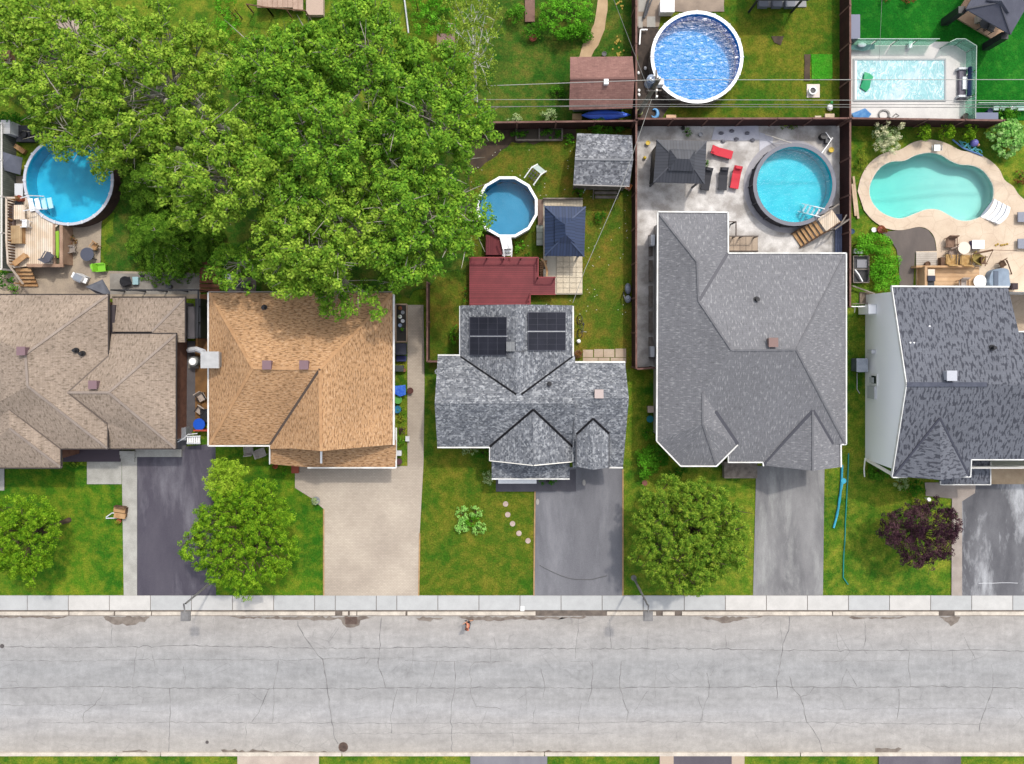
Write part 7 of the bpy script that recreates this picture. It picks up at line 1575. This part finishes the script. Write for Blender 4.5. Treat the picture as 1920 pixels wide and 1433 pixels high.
for i, (y0, y1) in enumerate(((398,418),(448,468))): tarp(['slate lounge cushion upper of two at right edge','slate lounge cushion lower of two at right edge'][i], [(1909,y0),(1960,y0-2),(1960,y1),(1909,y1-2)], [.4,.4,.4,.4], plain('slate_cushion', C(146,150,164)), 'lounge_cushion', 'cushion', .1)
chair('folding brown chair near the pale spa', 1880, 495, 30, wood_br, .45, z=.06); MB().tube([P(1888, 488, 1.2), P(1897, 514, .1)], .04, 6).thing('umbrella_pole', wood_br, 'brown folded umbrella pole beside pale spa', 'pole'); MB().tube([P(1826, 476, .6), P(1862, 469, .9)], .07, 6).tube([P(1862, 469, .9), P(1906, 470, .3)], .02, 5).tube([P(1862, 469, .9), P(1847, 499, .1)], .025, 5).thing('folded_umbrella', wood_br, 'folded brown umbrella lying across beige deck', 'umbrella')
mb = MB(); [mb.ball(P(1868 + i * 4 + random.uniform(-1, 1), 459 + random.uniform(-2, 2), .12), .09, .09, .06, 6, 4) for i in range(6)]; mb.thing('gold_toys', M('gold_toy', C(214,180,90), C(170,140,70), 8), 'scattered golden toys on beige deck', 'toys')
hp = T('hose_pile', 'tangled teal hose pile with purple ball by kidney pool', 'hose pile', P(1815, 275)); m = MB(); q = []
for i in range(60): q.append(P(1800 + i * .62 + 5 * math.sin(i * 1.1), 268 + i * .3 + 5 * math.cos(i * .83), .12 + .03 * math.sin(i)))
m.tube(q, .035, 5); m.build('hose', plain('teal_hose', C(90,180,190)), hp); MB().ball(P(1827, 268, .3), .28, .28, .26, 12, 8).build('ball', plain('purple_vinyl', C(124,120,200), .4), hp, True); MB().tube([P(1786, 262, .15), P(1806, 278, .15), P(1842, 292, .15)], .06, 6).build('pole', plain('blue_pole', C(90,130,190)), hp); MB().ball(P(1834, 272, .2), .12, .12, .12, 8, 6).build('small_ball', plain('peach_ball', C(214,160,120)), hp, True)
dv = T('diving_board', 'folded white seat with grey legs on deck above kidney pool', 'seat', P(1757, 278)); MB().pbox(1752, 271, 1763, 283, .3, .38).build('seat', white, dv)
for px in (1748, 1766): MB().bar(P(px, 273, .35), P(px, 283, .06), .05, .04).build('leg', ltgrey, dv)
for k, (x0, y0, x1, y1) in enumerate(((1600,331,1609,410),(1598,345,1604,405))): MB().bar(P(x0, y0, .12), P(x1, y1, .12), .16, .08).thing('plank', M('plank_%s' % 'ab'[k], C(228,202,172), C(206,178,148), 2), ['long pale plank leaning beside kidney pool deck','shorter pale plank beside the long plank'][k], 'plank')
pot('brown pot with pale rim below kidney pool', 1653, 430, .3, terracotta, .35, .04, lf_red); pot('small white pot left of brown pot', 1639, 431, .18, white, .25, .04)
cs = T('cold_frame', 'black framed box with grey panels beside curved hedge', 'cold frame', P(1617, 505)); MB().pbox(1600, 480, 1628, 530, .03, .3).build('base', black, cs); MB().pbox(1607, 487, 1626, 502, .3, .36).build('panel', plain('grey_panel', C(150,150,158)), cs); m = MB(); L = [P(x, y, .5) for x, y in ((1600,480),(1629,480),(1629,530),(1600,530))]; m.path(L + L[:1], .06, .06); m.bar(P(1600, 505, .5), P(1629, 505, .5), .05, .05); m.build('frame', wood_gr, cs); MB().tube([P(1603, 506, .55), P(1610, 515, .55), P(1617, 528, .5)], .06, 6).build('white_pipe', white, cs)
boxy('small white box above the black framed box', 'box', 'white_box', 1603, 467, 1617, 475, .03, .35, white); MB().bar(P(1598, 536, .4), P(1640, 551, .4), .09, .1).bar(P(1640, 551, .4), P(1640, 570, .4), .07, .1).bar(P(1598, 570, .4), P(1648, 568, .4), .07, .08).thing('timber_enclosure', wood_gr, 'weathered timber frame at the white wall corner', 'frame'); MB().pbox(1612, 548, 1636, 568, .03, .12).thing('stone_patch', M('rubble_grey', C(140,126,110), C(112,100,88), 4), 'rubble patch inside the weathered timber frame', 'rubble')
pot('teal bucket beside fence below planks', 1598, 434, .2, plain('deep_teal', C(20,70,100)), .3, .02)
ac = boxy('grey air conditioner beside the white gable wall', 'air conditioner', 'air_conditioner', 1607, 673, 1627, 697, .05, .9, M('ac_grille', C(128,138,152), C(110,120,134), 2, stripe=('z', .06, .6)), M('ac_top', C(190,198,210), C(174,182,194), 2))
MB().tube([P(1607, 700, .1), P(1607, 730, .1), P(1612, 738, .1)], .025, 5).thing('cable', ltgrey, 'pale cable running down from the air conditioner', 'cable'); MB().tube([P(1622, 860, 1.0), P(1620, 880, .3), P(1621, 894, .05)], .05, 6).thing('downspout', cream, 'cream downspout end at white wall corner', 'downspout'); MB().bar(P(1587, 575, 1.2), P(1624, 575, 1.2), .06, .06).bar(P(1603, 575, 1.2), P(1602, 586, .3), .05, .05).thing('clothes_rail', white, 'white rail between fence end and white wall', 'rail')
# hoses on the right front lawn
teal = plain('teal_vinyl', C(40,164,176), .4); bluev = plain('light_blue_vinyl', C(70,190,222), .4)
MB().tube(wob([P(x, y, .12) for x, y in ((1579,872),(1578,900),(1574,940),(1568,970),(1557,992))], .01, .6, False), .085, 8).thing('flat_hose', plain('teal_blue_vinyl', C(56,168,196), .4), 'thick teal blue hose beside the streaked driveway', 'hose'); MB().tube(wob([P(x, y, .12) for x, y in ((1580,904),(1574,935),(1570,965),(1563,990),(1557,1007))], .01, .6, False), .075, 8).cyl(P(1582, 902, .2), .2, .03, .2, 16).thing('flat_hose', bluev, 'light blue hose with round end on right lawn', 'hose')
MB().tube(wob([P(x, y, .08) for x, y in ((1591,850),(1588,920),(1585,980),(1582,1040),(1581,1083),(1590,1096),(1600,1106))], .02, .6, False), .045, 6).thing('garden_hose', plain('green_teal_vinyl', C(20,150,140), .4), 'long thin green teal hose running down the right lawn', 'hose')
sl = MB(); sl.ring(P(1742, 937, .5), .1, .15, .45, .5, 14).cyl(P(1742, 937, .5), .05, 0, .48, 8).cyl(P(1742, 937, .5), .11, .44, .47, 14); sl.thing('solar_light', white, 'white round garden light above the purple tree', 'garden light')
MB().tube(wob([P(x, y, .06) for x, y in ((1835,1094),(1875,1093),(1925,1093))], .01, .5, False), .02, 5).thing('white_line', ltgrey, 'white rope across the right edge driveway', 'rope')
for i, (px, py, s_) in enumerate(((1162,7,1.2),(1158,78,.7),(1160,100,1.0))):
    c = P(px, py, .05); mb = MB()
    for k in range(12): mb.ball((c.x + random.gauss(0, .16) * s_, c.y + random.gauss(0, .24) * s_, .06), .07, .09, .05, 6, 4)
    mb.thing('leaf_litter', plain('straw_%s' % 'abc'[i], C(190,164,60)), ['yellow toy ring left of the brown fence top','yellow straw clump left of the slanting wire','pale straw pile above brown shed roof'][i], 'straw')
pot('dark round pot above the brown shed roof', 1133, 101, .18, black, .3, .02); boxy('brown wooden planter at the top between bushes', 'planter', 'wood_planter', 985, -20, 1002, 40, .03, .25, M('mauve_boards', C(146,112,100), C(124,94,84), 2)); boxy('mauve roofed kennel between poplar and birch', 'kennel', 'dog_kennel', 820, 64, 852, 90, .05, 1.2, wood_br, M('mauve_roofing', C(160,128,122), C(146,114,108), 2)); pot('orange tub under the potted shrub', 999, 70, .3, terracotta, .3, .02)
bs = T('porch_stairs', 'pale wooden porch stairs at top edge left of poplar', 'stairs', P(530, 4)); m = MB()
for i in range(9): m.pbox(482 + i * 9.6, -30, 491 + i * 9.6, 14 + (i > 6) * 6, .9 - i * .06, 1.0 - i * .06)
m.build('tread', M('pinkish_boards', C(206,178,158), C(186,158,140), 2), bs); MB().pbox(574, -30, 606, 28, .05, .45).build('landing', M('beige_landing', C(206,182,164)), bs); m = MB(); rl(m, [(462,8),(500,14),(572,20)], .1, 1.5, 1.0); m.build('railing', wood_br, bs)
boxy('dark slate box hidden under the leaning poplar trunk', 'box', 'slate_box', 420, 246, 440, 262, .05, .6, slate); boxy('brown tray at left edge below poplar leaves', 'tray', 'brown_tray', -8, 95, 18, 112, .05, .7, wood_br)
MB().tube([P(756, -20, .3), P(766, 62, .3)], .06, 6).thing('grey_pipe', ltgrey, 'grey pipe edging at the top beside leafy hedge', 'pipe')
m = MB(); random.seed(5)
for _ in range(170):
    c = P(random.uniform(880, 1180), random.uniform(270, 600), .03)
    m.add([(c.x - .04, c.y, .06), (c.x, c.y - .03, .07), (c.x + .045, c.y, .06), (c.x, c.y + .03, .07)], [(0, 1, 2, 3)])
tag(m.build('fallen_petals', plain('pale_petal', (.5, .5, .4))), 'pale petals scattered over the worn back lawn', 'petals', kind='stuff')
